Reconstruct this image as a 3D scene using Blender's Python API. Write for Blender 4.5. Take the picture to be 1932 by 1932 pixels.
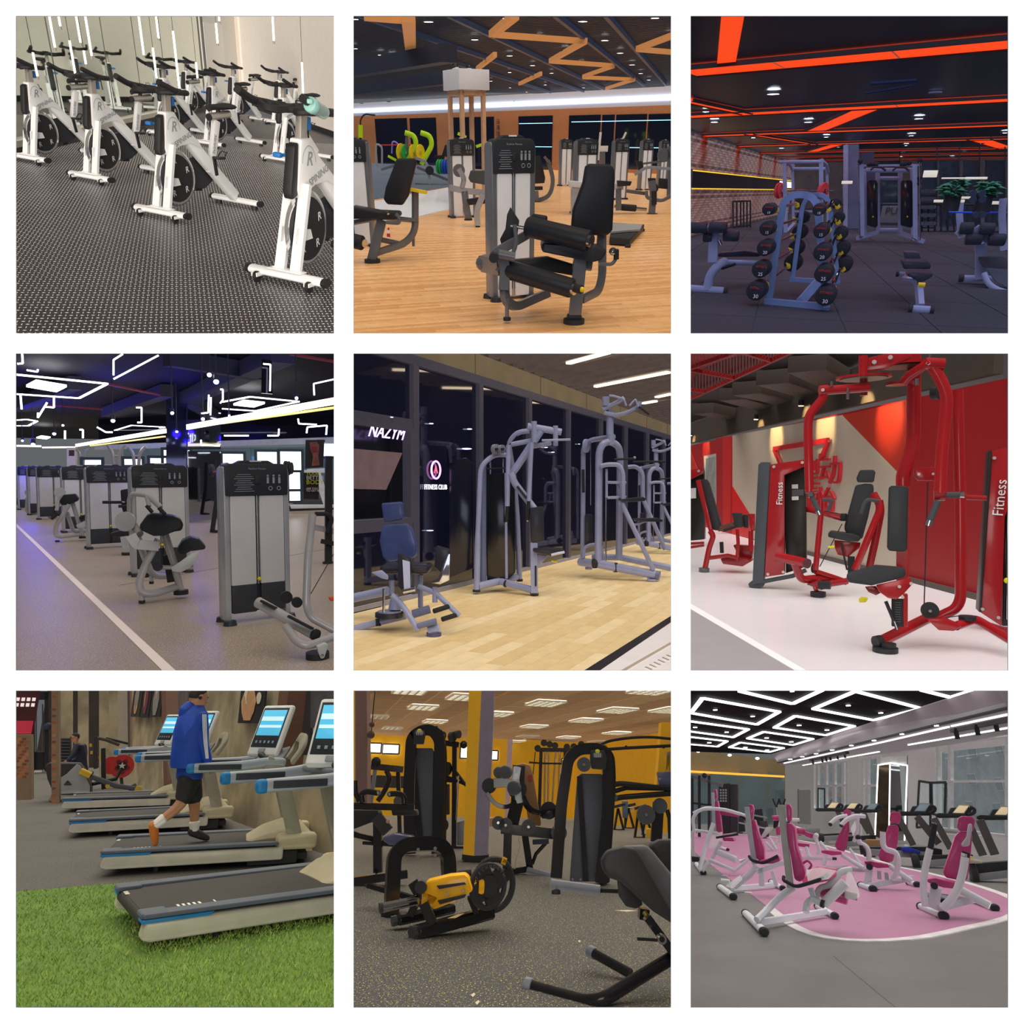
# Nine gym rooms, each a real three-dimensional room standing behind its own square opening
# in a white mount board, all seen by one camera.
import bpy,bmesh,math,random
from math import radians,sin,cos,pi,tan,sqrt,atan2
from mathutils import Vector,Matrix
random.seed(7)
C=bpy.context.scene
for o in list(bpy.data.objects):bpy.data.objects.remove(o)

# ---------------- camera, world, exposure ----------------
T=0.70 # tangent of half the field of view
cam_d=bpy.data.cameras.new('camera');cam=bpy.data.objects.new('camera',cam_d)
C.collection.objects.link(cam);C.camera=cam
cam_d.sensor_width=36;cam_d.lens=18/T;cam_d.clip_end=500;cam_d.clip_start=.05
cam.location=(0,0,0);cam.rotation_euler=(pi/2,0,0)
C.view_settings.view_transform='Standard';C.view_settings.look='None'
C.view_settings.exposure=0;C.view_settings.gamma=1;C.view_settings.use_curve_mapping=False
w=bpy.data.worlds.new('world');C.world=w;w.use_nodes=True
w.node_tree.nodes['Background'].inputs[0].default_value=(.8,.85,.9,1)
w.node_tree.nodes['Background'].inputs[1].default_value=.15
cy=C.cycles
cy.use_denoising=True;cy.max_bounces=5;cy.diffuse_bounces=2;cy.glossy_bounces=3;cy.adaptive_threshold=.04
cy.transmission_bounces=4;cy.transparent_max_bounces=8;cy.caustics_reflective=False
cy.caustics_refractive=False;cy.sample_clamp_indirect=4

# ---------------- colour and materials ----------------
def lin(h):
 if isinstance(h,str):
  h=h.lstrip('#');h=[int(h[i:i+2],16)/255 for i in(0,2,4)]
  return tuple(c/12.92 if c<=.04045 else((c+.055)/1.055)**2.4 for c in h)
 return tuple(h)
MATS={}
def mat(name,col,rough=.5,metal=0,var=.12,scale=6,bump=0,bscale=60,coat=0,spec=None,col2=None,alpha=None,trans=0):
 if name in MATS:return MATS[name]
 m=bpy.data.materials.new(name);m.use_nodes=True;nt=m.node_tree;b=nt.nodes['Principled BSDF']
 c=lin(col);c2=lin(col2)if col2 else tuple(x*(1-var)for x in c)
 tc=nt.nodes.new('ShaderNodeTexCoord');n=nt.nodes.new('ShaderNodeTexNoise')
 n.inputs['Scale'].default_value=scale;n.inputs['Detail'].default_value=4
 nt.links.new(tc.outputs['Object'],n.inputs['Vector'])
 r=nt.nodes.new('ShaderNodeValToRGB');r.color_ramp.elements[0].color=(*c2,1);r.color_ramp.elements[1].color=(*c,1)
 r.color_ramp.elements[0].position=.35;r.color_ramp.elements[1].position=.65
 nt.links.new(n.outputs['Fac'],r.inputs['Fac']);nt.links.new(r.outputs['Color'],b.inputs['Base Color'])
 b.inputs['Roughness'].default_value=rough;b.inputs['Metallic'].default_value=metal
 if coat:b.inputs['Coat Weight'].default_value=coat;b.inputs['Coat Roughness'].default_value=.12
 if spec is not None:b.inputs['Specular IOR Level'].default_value=spec
 if alpha is not None:b.inputs['Alpha'].default_value=alpha
 if trans:b.inputs['Transmission Weight'].default_value=trans
 if bump:
  n2=nt.nodes.new('ShaderNodeTexNoise');n2.inputs['Scale'].default_value=bscale;n2.inputs['Detail'].default_value=3
  nt.links.new(tc.outputs['Object'],n2.inputs['Vector'])
  bp=nt.nodes.new('ShaderNodeBump');bp.inputs['Strength'].default_value=bump;bp.inputs['Distance'].default_value=.01
  nt.links.new(n2.outputs['Fac'],bp.inputs['Height']);nt.links.new(bp.outputs['Normal'],b.inputs['Normal'])
 MATS[name]=m;return m
def emit(name,col,strength=1.0):
 if name in MATS:return MATS[name]
 m=bpy.data.materials.new(name);m.use_nodes=True;nt=m.node_tree;b=nt.nodes['Principled BSDF']
 b.inputs['Base Color'].default_value=(*lin(col),1);b.inputs['Emission Color'].default_value=(*lin(col),1)
 b.inputs['Emission Strength'].default_value=strength;MATS[name]=m;return m
def speckle(name,base,dots,scale,thr=.55,rough=.8,amount=1,dots2=None,var2=.3):
 """rubber flooring with coloured crumbs"""
 if name in MATS:return MATS[name]
 m=mat(name,base,rough,var=var2,scale=1.2,bump=.15,bscale=180);nt=m.node_tree;b=nt.nodes['Principled BSDF']
 src=b.inputs['Base Color'].links[0].from_socket
 tc=nt.nodes.new('ShaderNodeTexCoord')
 def layer(src,col,sc,th):
  v=nt.nodes.new('ShaderNodeTexNoise');v.inputs['Scale'].default_value=sc;v.inputs['Detail'].default_value=1
  nt.links.new(tc.outputs['Object'],v.inputs['Vector'])
  r=nt.nodes.new('ShaderNodeValToRGB');r.color_ramp.elements[0].position=th;r.color_ramp.elements[1].position=th+.03
  nt.links.new(v.outputs['Fac'],r.inputs['Fac'])
  mx=nt.nodes.new('ShaderNodeMix');mx.data_type='RGBA';mu=nt.nodes.new('ShaderNodeMath');mu.operation='MULTIPLY'
  mu.inputs[1].default_value=amount;nt.links.new(r.outputs['Color'],mu.inputs[0])
  nt.links.new(mu.outputs[0],mx.inputs['Factor']);nt.links.new(src,mx.inputs['A']);mx.inputs['B'].default_value=(*lin(col),1)
  return mx.outputs['Result']
 s=layer(src,dots,scale,thr)
 if dots2:s=layer(s,dots2,scale*1.37,thr)
 nt.links.new(s,b.inputs['Base Color']);return m

# ---------------- geometry: (verts, faces) pairs ----------------
V=Vector
def J(*gs):
 vs,fs=[],[]
 for g in gs:
  if g is None:continue
  if isinstance(g,list):g=J(*g)
  n=len(vs);vs+=list(g[0]);fs+=[tuple(i+n for i in f)for f in g[1]]
 return vs,fs
def X(g,M):return[M@V(v)for v in g[0]],g[1]
def mv(g,x,y,z):return[V(v)+V((x,y,z))for v in g[0]],g[1]
def rot(g,ax,deg,c=(0,0,0)):
 R=Matrix.Translation(c)@Matrix.Rotation(radians(deg),4,ax)@Matrix.Translation(-V(c));return X(g,R)
def box(c,s):
 x,y,z=c;a,b,d=s[0]/2,s[1]/2,s[2]/2
 v=[(x+i*a,y+j*b,z+k*d)for k in(-1,1)for j in(-1,1)for i in(-1,1)]
 return v,[(0,2,3,1),(4,5,7,6),(0,1,5,4),(2,6,7,3),(0,4,6,2),(1,3,7,5)]
def rb(c,s,r=.02,seg=2):
 """rounded box"""
 r=min(r,min(s)*.49)
 bm=bmesh.new();bmesh.ops.create_cube(bm,size=1);bmesh.ops.scale(bm,vec=s,verts=bm.verts)
 bmesh.ops.bevel(bm,geom=list(bm.edges),offset=r,segments=seg,affect='EDGES',profile=.5)
 bm.verts.index_update();g=[v.co+V(c)for v in bm.verts],[tuple(v.index for v in f.verts)for f in bm.faces];bm.free();return g
def frame_of(d,up=None):
 d=V(d).normalized();up=V(up)if up else(V((0,0,1))if abs(d.z)<.9 else V((0,1,0)))
 a=d.cross(up).normalized();return d,a,a.cross(d)
def bar(p,q,wx,wz=None,up=None,r=0):
 """rectangular bar from p to q: width wx sideways, wz along up"""
 p,q=V(p),V(q);wz=wz or wx;d,a,u=frame_of(q-p,up);L=(q-p).length
 g=rb((0,0,0),(wx,L,wz),r,2)if r else box((0,0,0),(wx,L,wz))
 M=Matrix(((a.x,d.x,u.x,0),(a.y,d.y,u.y,0),(a.z,d.z,u.z,0),(0,0,0,1)))
 return X(g,Matrix.Translation((p+q)/2)@M)
def bend(pts,rad,n=4):
 pts=[V(p)for p in pts];out=[pts[0]]
 for i in range(1,len(pts)-1):
  a,b,c=pts[i-1],pts[i],pts[i+1];la,lc=(a-b).length,(c-b).length
  t=min(rad,la*.48,lc*.48);s,e=b+(a-b).normalized()*t,b+(c-b).normalized()*t
  for k in range(n+1):
   u=k/n;out.append(s*(1-u)**2+b*2*u*(1-u)+e*u*u)
 out.append(pts[-1]);return out
def tube(pts,r,n=10,rad=0,closed=False,flat=1.0,caps=True):
 """round tube through points; rad rounds the corners; r may be a list; flat squashes one way"""
 pts=[V(p)for p in pts]
 if rad:pts=bend(pts,rad)
 m=len(pts);vs,fs=[],[];prev=None
 for i,p in enumerate(pts):
  if closed:d=pts[(i+1)%m]-pts[i-1]
  else:d=pts[min(i+1,m-1)]-pts[max(i-1,0)]
  if d.length<1e-9:d=V((0,0,1))
  d.normalize()
  if prev is None:_,a,u=frame_of(d)
  else:
   a=(prev-d*prev.dot(d))
   if a.length<1e-6:_,a,u=frame_of(d)
   a.normalize();u=a.cross(d)
  prev=a;rr=r[min(i,len(r)-1)]if isinstance(r,(list,tuple))else r
  for k in range(n):
   t=2*pi*k/n;vs.append(p+a*cos(t)*rr+u*sin(t)*rr*flat)
 for i in range(m if closed else m-1):
  j=(i+1)%m
  for k in range(n):fs.append((i*n+k,i*n+(k+1)%n,j*n+(k+1)%n,j*n+k))
 if not closed and caps:fs.append(tuple(range(n-1,-1,-1)));fs.append(tuple((m-1)*n+k for k in range(n)))
 return vs,fs
def sqtube(pts,wx,wz,rad=0,n=4,up=None):
 """rectangular-section tube with mitred bends; wx across the bend plane's normal"""
 pts=[V(p)for p in pts]
 if rad:pts=bend(pts,rad,n)
 m=len(pts);vs,fs=[],[]
 nrm=V(up)if up else None
 if nrm is None:
  nrm=V((0,1,0))
  for i in range(1,m-1):
   c=(pts[i]-pts[i-1]).cross(pts[i+1]-pts[i])
   if c.length>1e-6:nrm=c.normalized();break
 for i,p in enumerate(pts):
  d=(pts[min(i+1,m-1)]-pts[max(i-1,0)]).normalized();u=nrm.cross(d).normalized();a=d.cross(u)
  for s,t in((-1,-1),(1,-1),(1,1),(-1,1)):vs.append(p+a*s*wx/2+u*t*wz/2)
 for i in range(m-1):
  for k in range(4):fs.append((i*4+k,i*4+(k+1)%4,i*4+4+(k+1)%4,i*4+4+k))
 fs.append((3,2,1,0));fs.append(tuple((m-1)*4+k for k in range(4)));return vs,fs
def cyl(p,q,r,r2=None,n=14):
 return tube([p,q],[r,r if r2 is None else r2],n)
def pad_cyl(p,q,r,n=16,e=.25):
 """roller pad with rounded ends"""
 p,q=V(p),V(q);d=(q-p).normalized();L=(q-p).length;k=min(r*e,L*.2)
 return tube([p,p+d*k*.3,p+d*k,q-d*k,q-d*k*.3,q],[r*.7,r*.9,r,r,r*.9,r*.7],n)
def sph(c,r,n=10,s=(1,1,1)):
 vs,fs=[],[];m=max(5,n//2+1)
 for i in range(m+1):
  a=pi*i/m
  for k in range(n):t=2*pi*k/n;vs.append((c[0]+r*s[0]*sin(a)*cos(t),c[1]+r*s[1]*sin(a)*sin(t),c[2]+r*s[2]*cos(a)))
 for i in range(m):
  for k in range(n):fs.append((i*n+k,(i+1)*n+k,(i+1)*n+(k+1)%n,i*n+(k+1)%n))
 return vs,fs
def prism(poly,d):
 """closed polygon of 3D points pushed along d"""
 poly=[V(p)for p in poly];n=len(poly);d=V(d)
 return poly+[p+d for p in poly],[tuple(range(n-1,-1,-1)),tuple(range(n,2*n))]+[(i,(i+1)%n,n+(i+1)%n,n+i)for i in range(n)]
def xz(poly,y0,y1):
 """outline in the x-z plane, from y0 to y1"""
 return prism([(x,y0,z)for x,z in poly],(0,y1-y0,0))
def ring(c,ax,R,r,n=24,m=6,flat=1.0):
 d,a,u=frame_of(ax);return tube([V(c)+(a*cos(2*pi*k/n)+u*sin(2*pi*k/n))*R for k in range(n)],r,m,closed=True,flat=flat)
def disc(c,ax,r,t,n=20):
 d=V(ax).normalized();return cyl(V(c)-d*t/2,V(c)+d*t/2,r,n=n)
def bev(g,r,seg=2,ang=30):
 bm=bmesh.new();vs=[bm.verts.new(v)for v in g[0]]
 for f in g[1]:
  try:bm.faces.new([vs[i]for i in f])
  except ValueError:pass
 bm.normal_update();es=[e for e in bm.edges if len(e.link_faces)==2 and e.calc_face_angle(0)>radians(ang)]
 bmesh.ops.bevel(bm,geom=es,offset=r,segments=seg,affect='EDGES',profile=.5,clamp_overlap=True)
 bm.verts.index_update();o=[v.co.copy()for v in bm.verts],[tuple(v.index for v in f.verts)for f in bm.faces];bm.free();return o
def text_geom(s,size,M,depth=.002,align='CENTER',shear=0):
 """lettering as a mesh lying in the plane given by M's x and y axes"""
 cu=bpy.data.curves.new('t','FONT');cu.body=s;cu.size=size;cu.extrude=depth;cu.align_x=align;cu.align_y='CENTER';cu.shear=shear
 cu.resolution_u=2
 o=bpy.data.objects.new('t',cu);C.collection.objects.link(o);me=bpy.data.meshes.new_from_object(o)
 g=[M@v.co for v in me.vertices],[tuple(p.vertices)for p in me.polygons]
 bpy.data.objects.remove(o);bpy.data.curves.remove(cu);bpy.data.meshes.remove(me);return g
def basis(o,x,y):
 """matrix with origin o, x axis and y axis (made square)"""
 x=V(x).normalized();y=V(y);z=x.cross(y).normalized();y=z.cross(x)
 return Matrix(((x.x,y.x,z.x,o[0]),(x.y,y.y,z.y,o[1]),(x.z,y.z,z.z,o[2]),(0,0,0,1)))

# ---------------- rooms and things ----------------
MESH={}
def to_mesh(name,g,m,smooth=True,midx=None):
 me=bpy.data.meshes.new(name);me.from_pydata([tuple(v)for v in g[0]],[],g[1])
 for x in(m if isinstance(m,(list,tuple))else[m]):me.materials.append(x)
 if smooth:
  me.polygons.foreach_set('use_smooth',[True]*len(me.polygons));me.set_sharp_from_angle(angle=radians(38))
 if midx:me.polygons.foreach_set('material_index',midx)
 me.update();return me
def col_of(name):
 c=bpy.data.collections.get(name)
 if not c:c=bpy.data.collections.new(name);C.collection.children.link(c)
 return c
EDGE=[(30,630),(667,1266),(1303,1902)]
ROOMS=[]
ZK=620/1932 # survey drawings of rooms 2-9 use a grid of this pitch
class Room:
 def __init__(s,name,ci,ri,hy,H,slope=0,zo=None):
  s.name=name;s.zo=zo;s.H=H;s.x0,s.x1=EDGE[ci];s.y0,s.y1=EDGE[ri];s.ci,s.ri=ci,ri
  cx=(s.x0+s.x1)/2;a,b=s.dir(cx-300,hy-300*slope),s.dir(cx+300,hy+300*slope)
  s.n=b.cross(a).normalized()*-1
  if s.n.z<0:s.n=-s.n
  f=s.dir(cx,hy).normalized();s.Fw=f;s.Rt=f.cross(s.n).normalized()
  o=-s.n*H
  s.M=Matrix(((s.Rt.x,f.x,s.n.x,o.x),(s.Rt.y,f.y,s.n.y,o.y),(s.Rt.z,f.z,s.n.z,o.z),(0,0,0,1)))
  s.fl=col_of(name);s.things=col_of(name+'_contents');s.objs=[]
  ROOMS.append(s)
 def dir(s,px,py):return V(((px-966)/966*T,1,(966-py)/966*T))
 def rd(s,px,py):
  if s.zo:px,py=s.zo[0]+px*ZK,s.zo[1]+py*ZK
  d=s.dir(px,py);return V((d.dot(s.Rt),d.dot(s.Fw),d.dot(s.n)))
 def P(s,px,py,Y):d=s.rd(px,py);return V((0,0,s.H))+d*(Y/d.y)
 def F(s,px,py,z=0):d=s.rd(px,py);return V((0,0,s.H))+d*((z-s.H)/d.z)
 def m(s,px,Y):return px*(ZK if s.zo else 1)/966*T*Y # metres covered by px pixels at depth Y
 def on(s,px,py,p,nrm): # the point seen at px,py on the plane through p
  d=s.rd(px,py);o=V((0,0,s.H));return o+d*((V(p)-o).dot(V(nrm))/d.dot(V(nrm)))
 def zt(s,base,py): # height above base whose picture row is py
  lo,hi=-1,30;py=s.zo[1]+py*ZK if s.zo else py
  for _ in range(40):
   mid=(lo+hi)/2;q=s.M@V((base[0],base[1],mid));y=966-q.z/q.y/T*966
   if y>py:lo=mid
   else:hi=mid
  return lo
 def px(s,p):q=s.M@V(p);return 966+q.x/q.y/T*966,966-q.z/q.y/T*966
 def link(s,o,light_block=True):
  (s.things if light_block else s.fl).objects.link(o);s.objs.append(o)
 def struct(s,name,g,m,parent=None,kind='structure',smooth=False,midx=None,label=None,block=False,me=None):
  """a piece of the setting, in room coordinates"""
  o=bpy.data.objects.new(name,me or to_mesh(name,g,m,smooth,midx));s.link(o,block)
  if parent:o.parent=parent
  else:o.matrix_world=s.M
  if kind:o['kind']=kind
  if label:o['label']=label
  return o
 def sun(s,E,col=(1,1,1),frm=(0,-.3,1),ang=60,extra=None):
  """soft key or fill light added for the room; frm is the direction it comes from, in room coordinates"""
  L=bpy.data.lights.new(s.name+'_light','SUN');L.energy=E;L.color=lin(col)if isinstance(col,str)else col;L.angle=radians(ang)
  o=bpy.data.objects.new(s.name+'_light',L);C.collection.objects.link(o)
  d=(s.M.to_3x3()@V(frm)).normalized();o.rotation_euler=d.to_track_quat('Z','Y').to_euler()
  s.lights=getattr(s,'lights',[])+[o];return o
 def lamp(s,p,W,col=(1,1,1),size=.1,spot=None,to=None):
  L=bpy.data.lights.new(s.name+'_lamp','SPOT' if spot else 'POINT');L.energy=W;L.color=lin(col)if isinstance(col,str)else col
  L.shadow_soft_size=size;o=bpy.data.objects.new(s.name+'_lamp',L);C.collection.objects.link(o);o.location=s.M@V(p)
  if spot:
   L.spot_size=radians(spot);L.spot_blend=.6;d=(s.M.to_3x3()@(V(to)-V(p))).normalized();o.rotation_euler=d.to_track_quat('-Z','Y').to_euler()
  s.lights=getattr(s,'lights',[])+[o];return o
class Thing:
 def __init__(s,R,name,label,cat,base,yaw=0,group=None,scale=1):
  s.R=R;s.name=name;s.meta=(label,cat,group);s.base=V(base);s.root=None;s.scale=scale
  s.L=Matrix.Translation(s.base)@Matrix.Rotation(radians(yaw),4,'Z')@Matrix.Scale(scale,4)
  s.Li=s.L.inverted();s.kids=[]
 def p(s,px,py,dy=0):return s.Li@s.R.P(px,py,s.base.y+dy) # dy: metres further away than the base
 def f(s,px,py,z=0):return s.Li@s.R.F(px,py,z)
 def m(s,px,dy=0):return s.R.m(px,s.base.y+dy)/s.scale
 def c(s,q): # (x, y[, dy | 'f' [, z]]) -> local point
  if isinstance(q,Vector):return q
  if len(q)>2 and q[2]=='f':return s.f(q[0],q[1],q[3]if len(q)>3 else 0)
  return s.p(q[0],q[1],q[2]if len(q)>2 else 0)
 def T(s,name,pts,r,m,rad=0,parent=None,n=10,flat=1,**k):
  u=s.m(1);return s.add(name,tube([s.c(q)for q in pts],[x*u for x in r]if isinstance(r,list)else r*u,n,rad*u,flat=flat),m,parent,**k)
 def S(s,name,pts,w,dm,m,rad=0,parent=None,b=.004,**k):
  g=sqtube([s.c(q)for q in pts],dm,w*s.m(1),rad*s.m(1));return s.add(name,bev(g,b,1,50)if b else g,m,parent,**k)
 def Q(s,name,pts,th,m,b=.02,dy=0,parent=None,seg=2,**k):
  g=prism([s.c((q[0],q[1],(q[2]if len(q)>2 else 0)+dy))for q in pts],(0,th,0));return s.add(name,bev(g,b,seg,40)if b else g,m,parent,**k)
 def C(s,name,a,b,r,m,parent=None,pad=False,n=16,r2=None,**k):
  u=s.m(1);A,B=s.c(a),s.c(b);return s.add(name,pad_cyl(A,B,r*u,n)if pad else cyl(A,B,r*u,r2 and r2*u,n),m,parent,**k)
 def D(s,name,a,r,th,m,ax=(0,1,0),parent=None,n=20,**k):
  return s.add(name,disc(s.c(a),ax,r*s.m(1),th,n),m,parent,**k)
 def B(s,name,a,r,m,parent=None,**k):return s.add(name,sph(s.c(a),r*s.m(1)),m,parent,**k)
 def tag(s,o):
  o['label'],o['category']=s.meta[0],s.meta[1]
  if s.meta[2]:o['group']=s.meta[2]
 def empty(s):
  if not s.root:
   s.root=bpy.data.objects.new(s.name,None);s.root.empty_display_size=.1
   s.R.link(s.root);s.root.matrix_world=s.R.M@s.L;s.tag(s.root)
  return s.root
 def add(s,name,g,m,parent=None,label=None,key=None,smooth=True,kind=None,loc=None):
  if key and key in MESH:me=MESH[key]
  else:
   if callable(g):g=g()
   me=to_mesh(name,g,m,smooth)
   if key:MESH[key]=me
  o=bpy.data.objects.new(name,me);s.R.link(o);o.parent=parent or s.empty()
  if loc is not None:o.location=loc
  if label:o['label']=label
  if kind:o['kind']=kind
  return o
 def solo(s,g,m,key=None,smooth=True,kind=None):
  """a thing that is one mesh"""
  if key and key in MESH:me=MESH[key]
  else:
   if callable(g):g=g()
   me=to_mesh(s.name,g,m,smooth)
   if key:MESH[key]=me
  o=bpy.data.objects.new(s.name,me);s.R.link(o);o.matrix_world=s.R.M@s.L;s.tag(o);s.root=o
  if kind:o['kind']=kind
  return o

# ---------------- shared builders ----------------
def wallseg(R,name,p,q,z0,z1,m,th=.04,parent=None,kind='structure',label=None,off=0):
 """upright slab standing on the floor line p-q (room points), thickness away from the camera"""
 p,q=V(p),V(q);d=(q-p).normalized();n=V((-d.y,d.x,0))
 if n.y<0 or(abs(n.y)<.3 and n.dot((p+q)/2)<0):n=-n
 b=[V((p.x,p.y,z0))+n*off,V((q.x,q.y,z0))+n*off,V((q.x,q.y,z1))+n*off,V((p.x,p.y,z1))+n*off]
 return R.struct(name,prism(b,n*th),m,parent=parent,kind=kind,label=label)
def lerp(a,b,t):return V(a)*(1-t)+V(b)*t
def slab(R,name,pts,z,th,m,parent=None,kind='structure',label=None,up=False):
 """horizontal slab with its face at z; thickness goes down (floor) or up (ceiling)"""
 return R.struct(name,prism([(p[0],p[1],z)for p in pts],(0,0,th if up else-th)),m,parent=parent,kind=kind,label=label)
def floor_rect(R,y1,pad=1.0,x=None):
 w=x or(y1*1.1+3);return[(-w,1),(w,1),(w,y1),(-w,y1)]
def yawd(a,b):return math.degrees(atan2(b[1]-a[1],b[0]-a[0]))

def thing(R,name,label,cat,fx,fy,group=None,dy=0):
 """a thing whose base stands on the floor at survey point fx, fy"""
 b=R.F(fx,fy);b.y+=dy;return Thing(R,name,label,cat,b,group=group)
def downlight(R,x,y,z,r,label,group,em,ringm,th=.03):
 b=R.F(x,y,z);t=Thing(R,'downlight',label,'ceiling light',b,group=group)
 t.add('lens',cyl((0,0,-.012),(0,0,0),r*.8,n=14),em);t.add('trim_ring',ring((0,0,-.006),(0,0,1),r*.92,r*.12,16,5),ringm);return t
def ctube(R,name,pts,z,w,h,m,label,cat,group=None,closed=False):
 """flat bar lying under a ceiling at height z through survey points"""
 P3=[R.F(x,y,z)for x,y in pts];b=P3[0].copy();t=Thing(R,name,label,cat,b,group=group)
 gs=[bar(p-b,q-b,w,h,up=(0,0,1))for p,q in zip(P3,P3[1:]+([P3[0]]if closed else[]))][:len(P3)if closed else len(P3)-1]
 if len(gs)==1:t.solo(gs[0],m,smooth=False);return t
 for g in gs:t.add('light_bar' if cat=='ceiling light' else 'bar',g,m,smooth=False)
 return t
def tower(R,x0,x1,ybase,ytop,label,yaw=0,d=.2,pal='a',group=None,lower=True,dot=True,base=None,logo='Fashion Fitness'):
 """weight-stack housing of a strength machine"""
 b=base or R.F((x0+x1)/2,ybase);h=R.zt(b,ytop);app=R.m(x1-x0,b.y);w=max(.2,(app-d*abs(sin(radians(yaw))))/cos(radians(yaw)))
 t=Thing(R,'weight_stack_tower',label,'gym machine',b,yaw,group)
 F_=mat('tower_frame_'+pal,{'a':'#74777c','b':'#a9acb1'}[pal],.35,.5,coat=.3);K=mat('tower_black','#1d1f24',.45,coat=.2);Wp=mat('tower_white_'+pal,{'a':'#e6e8ee','b':'#c9cacb'}[pal],.3,.15 if pal=='b' else 0,var=.05)
 P=mat('tower_print','#9aa0a8',.5);S=mat('tower_rod','#c4c8cc',.2,.9);Y=mat('tower_pin','#e3d21c',.4);fw=.055
 for s in(-1,1):
  pr=bend([(0,-d/2,.03),(0,-d/2,h-.03),(0,d/2,h-.03),(0,d/2,.03)],.07,4)
  u=t.add('upright',lambda:bev(prism([V((s*(w/2-fw/2)-fw/2,p.y,p.z))for p in pr],(fw,0,0)),.012,2,50),F_)
  t.add('foot',J(tube([(s*(w/2-fw/2),-d/2-.02,0),(s*(w/2-fw/2),-d/2-.02,.045)],[.065,.055],14),tube([(s*(w/2-fw/2),d/2,0),(s*(w/2-fw/2),d/2,.045)],[.06,.05],12)),K,u,kind=None)
 ch=.3*h/1.5;iw=w-2*fw
 cap=bend([(-w/2+.01,0,h-ch),(-w/2+.01,0,h+.0),(w/2-.01,0,h+.0),(w/2-.01,0,h-ch)],.08,5)
 cp=t.add('top_cap',bev(prism([V((p.x*.985 if p.z<h-.09 else p.x,-d/2-.012,p.z))for p in cap],(0,d*.96,0)),.012,2,50),K)
 t.add('hump',bev(prism([(-w*.32,-d*.35,h-.01),(-w*.2,-d*.35,h+.03),(w*.2,-d*.35,h+.03),(w*.32,-d*.35,h-.01)],(0,d*.6,0)),.008),K,cp)
 t.add('badge',rb((0,-d*.36,h+.022),(w*.18,.012,.016),.004),Wp,cp)
 yf=-d/2-.014
 rows=[box((-w*.2,yf,h-ch*(.34+.065*i)),(w*(.2+.05*((i*7)%3)),.002,.005))for i in range(9)]
 for i,k in enumerate((.16,.25,.34)):
  rows+=[sph((w*k,yf,h-ch*.38),.011,6,(1,.1,1)),box((w*k,yf,h-ch*.38-.045),(.022,.002,.06))]
 for k in(.2,.33):rows+=[ring((w*k,yf,h-ch*.78),(0,1,0),.018,.004,10,4)]
 t.add('printed_chart',J(*rows),P,cp,kind='stuff')
 t.add('lettering',text_geom(logo,.028,basis((0,yf,h-ch*.16),(1,0,0),(0,0,1)),.001),P,cp)
 zl=.36*h/1.5 if lower else .04;sw=.035
 for s in(-1,1):
  t.add('shroud',rb((s*(iw/4+sw/4),-d/2+.02,(zl+h-ch)/2),(iw/2-sw/2-.004,.05,h-ch-zl),.012),Wp)
  if lower:t.add('lower_cover',rb((s*(iw/4+sw/4),-d/2+.02,(zl+.1)/2),(iw/2-sw/2-.004,.06,zl-.1),.014),K)
 t.add('slot',box((0,-d/2+.035,h/2-.05),(sw,.02,h-ch*.9-.06)),K)
 t.add('guide_rod',cyl((0,-d/2+.015,zl),(0,-d/2+.015,h-ch*.55),.009),S)
 t.add('cable_port',rb((0,-d/2-.012,h-ch*.52),(.05,.02,.08),.012),K)
 if dot:t.add('selector_pin',sph((.0,-d/2-.01,zl+.05),.02,8),Y)
 t.add('back_panel',box((0,d/2-.02,h/2),(iw,.02,h-.15)),Wp if pal=='a' else K)
 return t
def limb(pts,rr,n=10):
 """tapering limb through joints with rounded ends"""
 pts=[V(p)for p in pts];P,Rr=[],[]
 for i in range(len(pts)-1):
  for k in range(4):
   u=k/4;P.append(pts[i]*(1-u)+pts[i+1]*u);Rr.append(rr[i]*(1-u)+rr[i+1]*u)
 P.append(pts[-1]);Rr.append(rr[-1])
 for _ in range(2):P=[P[0]]+[(P[i-1]+P[i]*2+P[i+1])/4 for i in range(1,len(P)-1)]+[P[-1]]
 d0,d1=(P[0]-P[1]).normalized()*rr[0]*.7,(P[-1]-P[-2]).normalized()*rr[-1]*.7
 return tube([P[0]+d0]+P+[P[-1]+d1],[rr[0]*.5]+Rr+[rr[-1]*.5],n)
def loft(secs,n=16):
 """body surface through elliptical sections (centre, half width vector, half depth vector)"""
 vs,fs=[],[]
 for c,a,b in secs:
  for k in range(n):t=2*pi*k/n;vs.append(V(c)+V(a)*cos(t)+V(b)*sin(t))
 for i in range(len(secs)-1):
  for k in range(n):fs.append((i*n+k,i*n+(k+1)%n,i*n+n+(k+1)%n,i*n+n+k))
 fs.append(tuple(range(n-1,-1,-1)));fs.append(tuple((len(secs)-1)*n+k for k in range(n)));return vs,fs
def fuse(g,vox):
 """fuse overlapping limbs into one continuous skin"""
 me=to_mesh('fuse',g,[],False);o=bpy.data.objects.new('fuse',me);C.collection.objects.link(o)
 m=o.modifiers.new('r','REMESH');m.mode='VOXEL';m.voxel_size=vox;s=o.modifiers.new('s','SMOOTH');s.factor=.5;s.iterations=4
 dg=bpy.context.evaluated_depsgraph_get();e=o.evaluated_get(dg);m2=e.to_mesh();out=[v.co.copy()for v in m2.vertices],[tuple(p.vertices)for p in m2.polygons]
 e.to_mesh_clear();bpy.data.objects.remove(o);bpy.data.meshes.remove(me);return out
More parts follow.
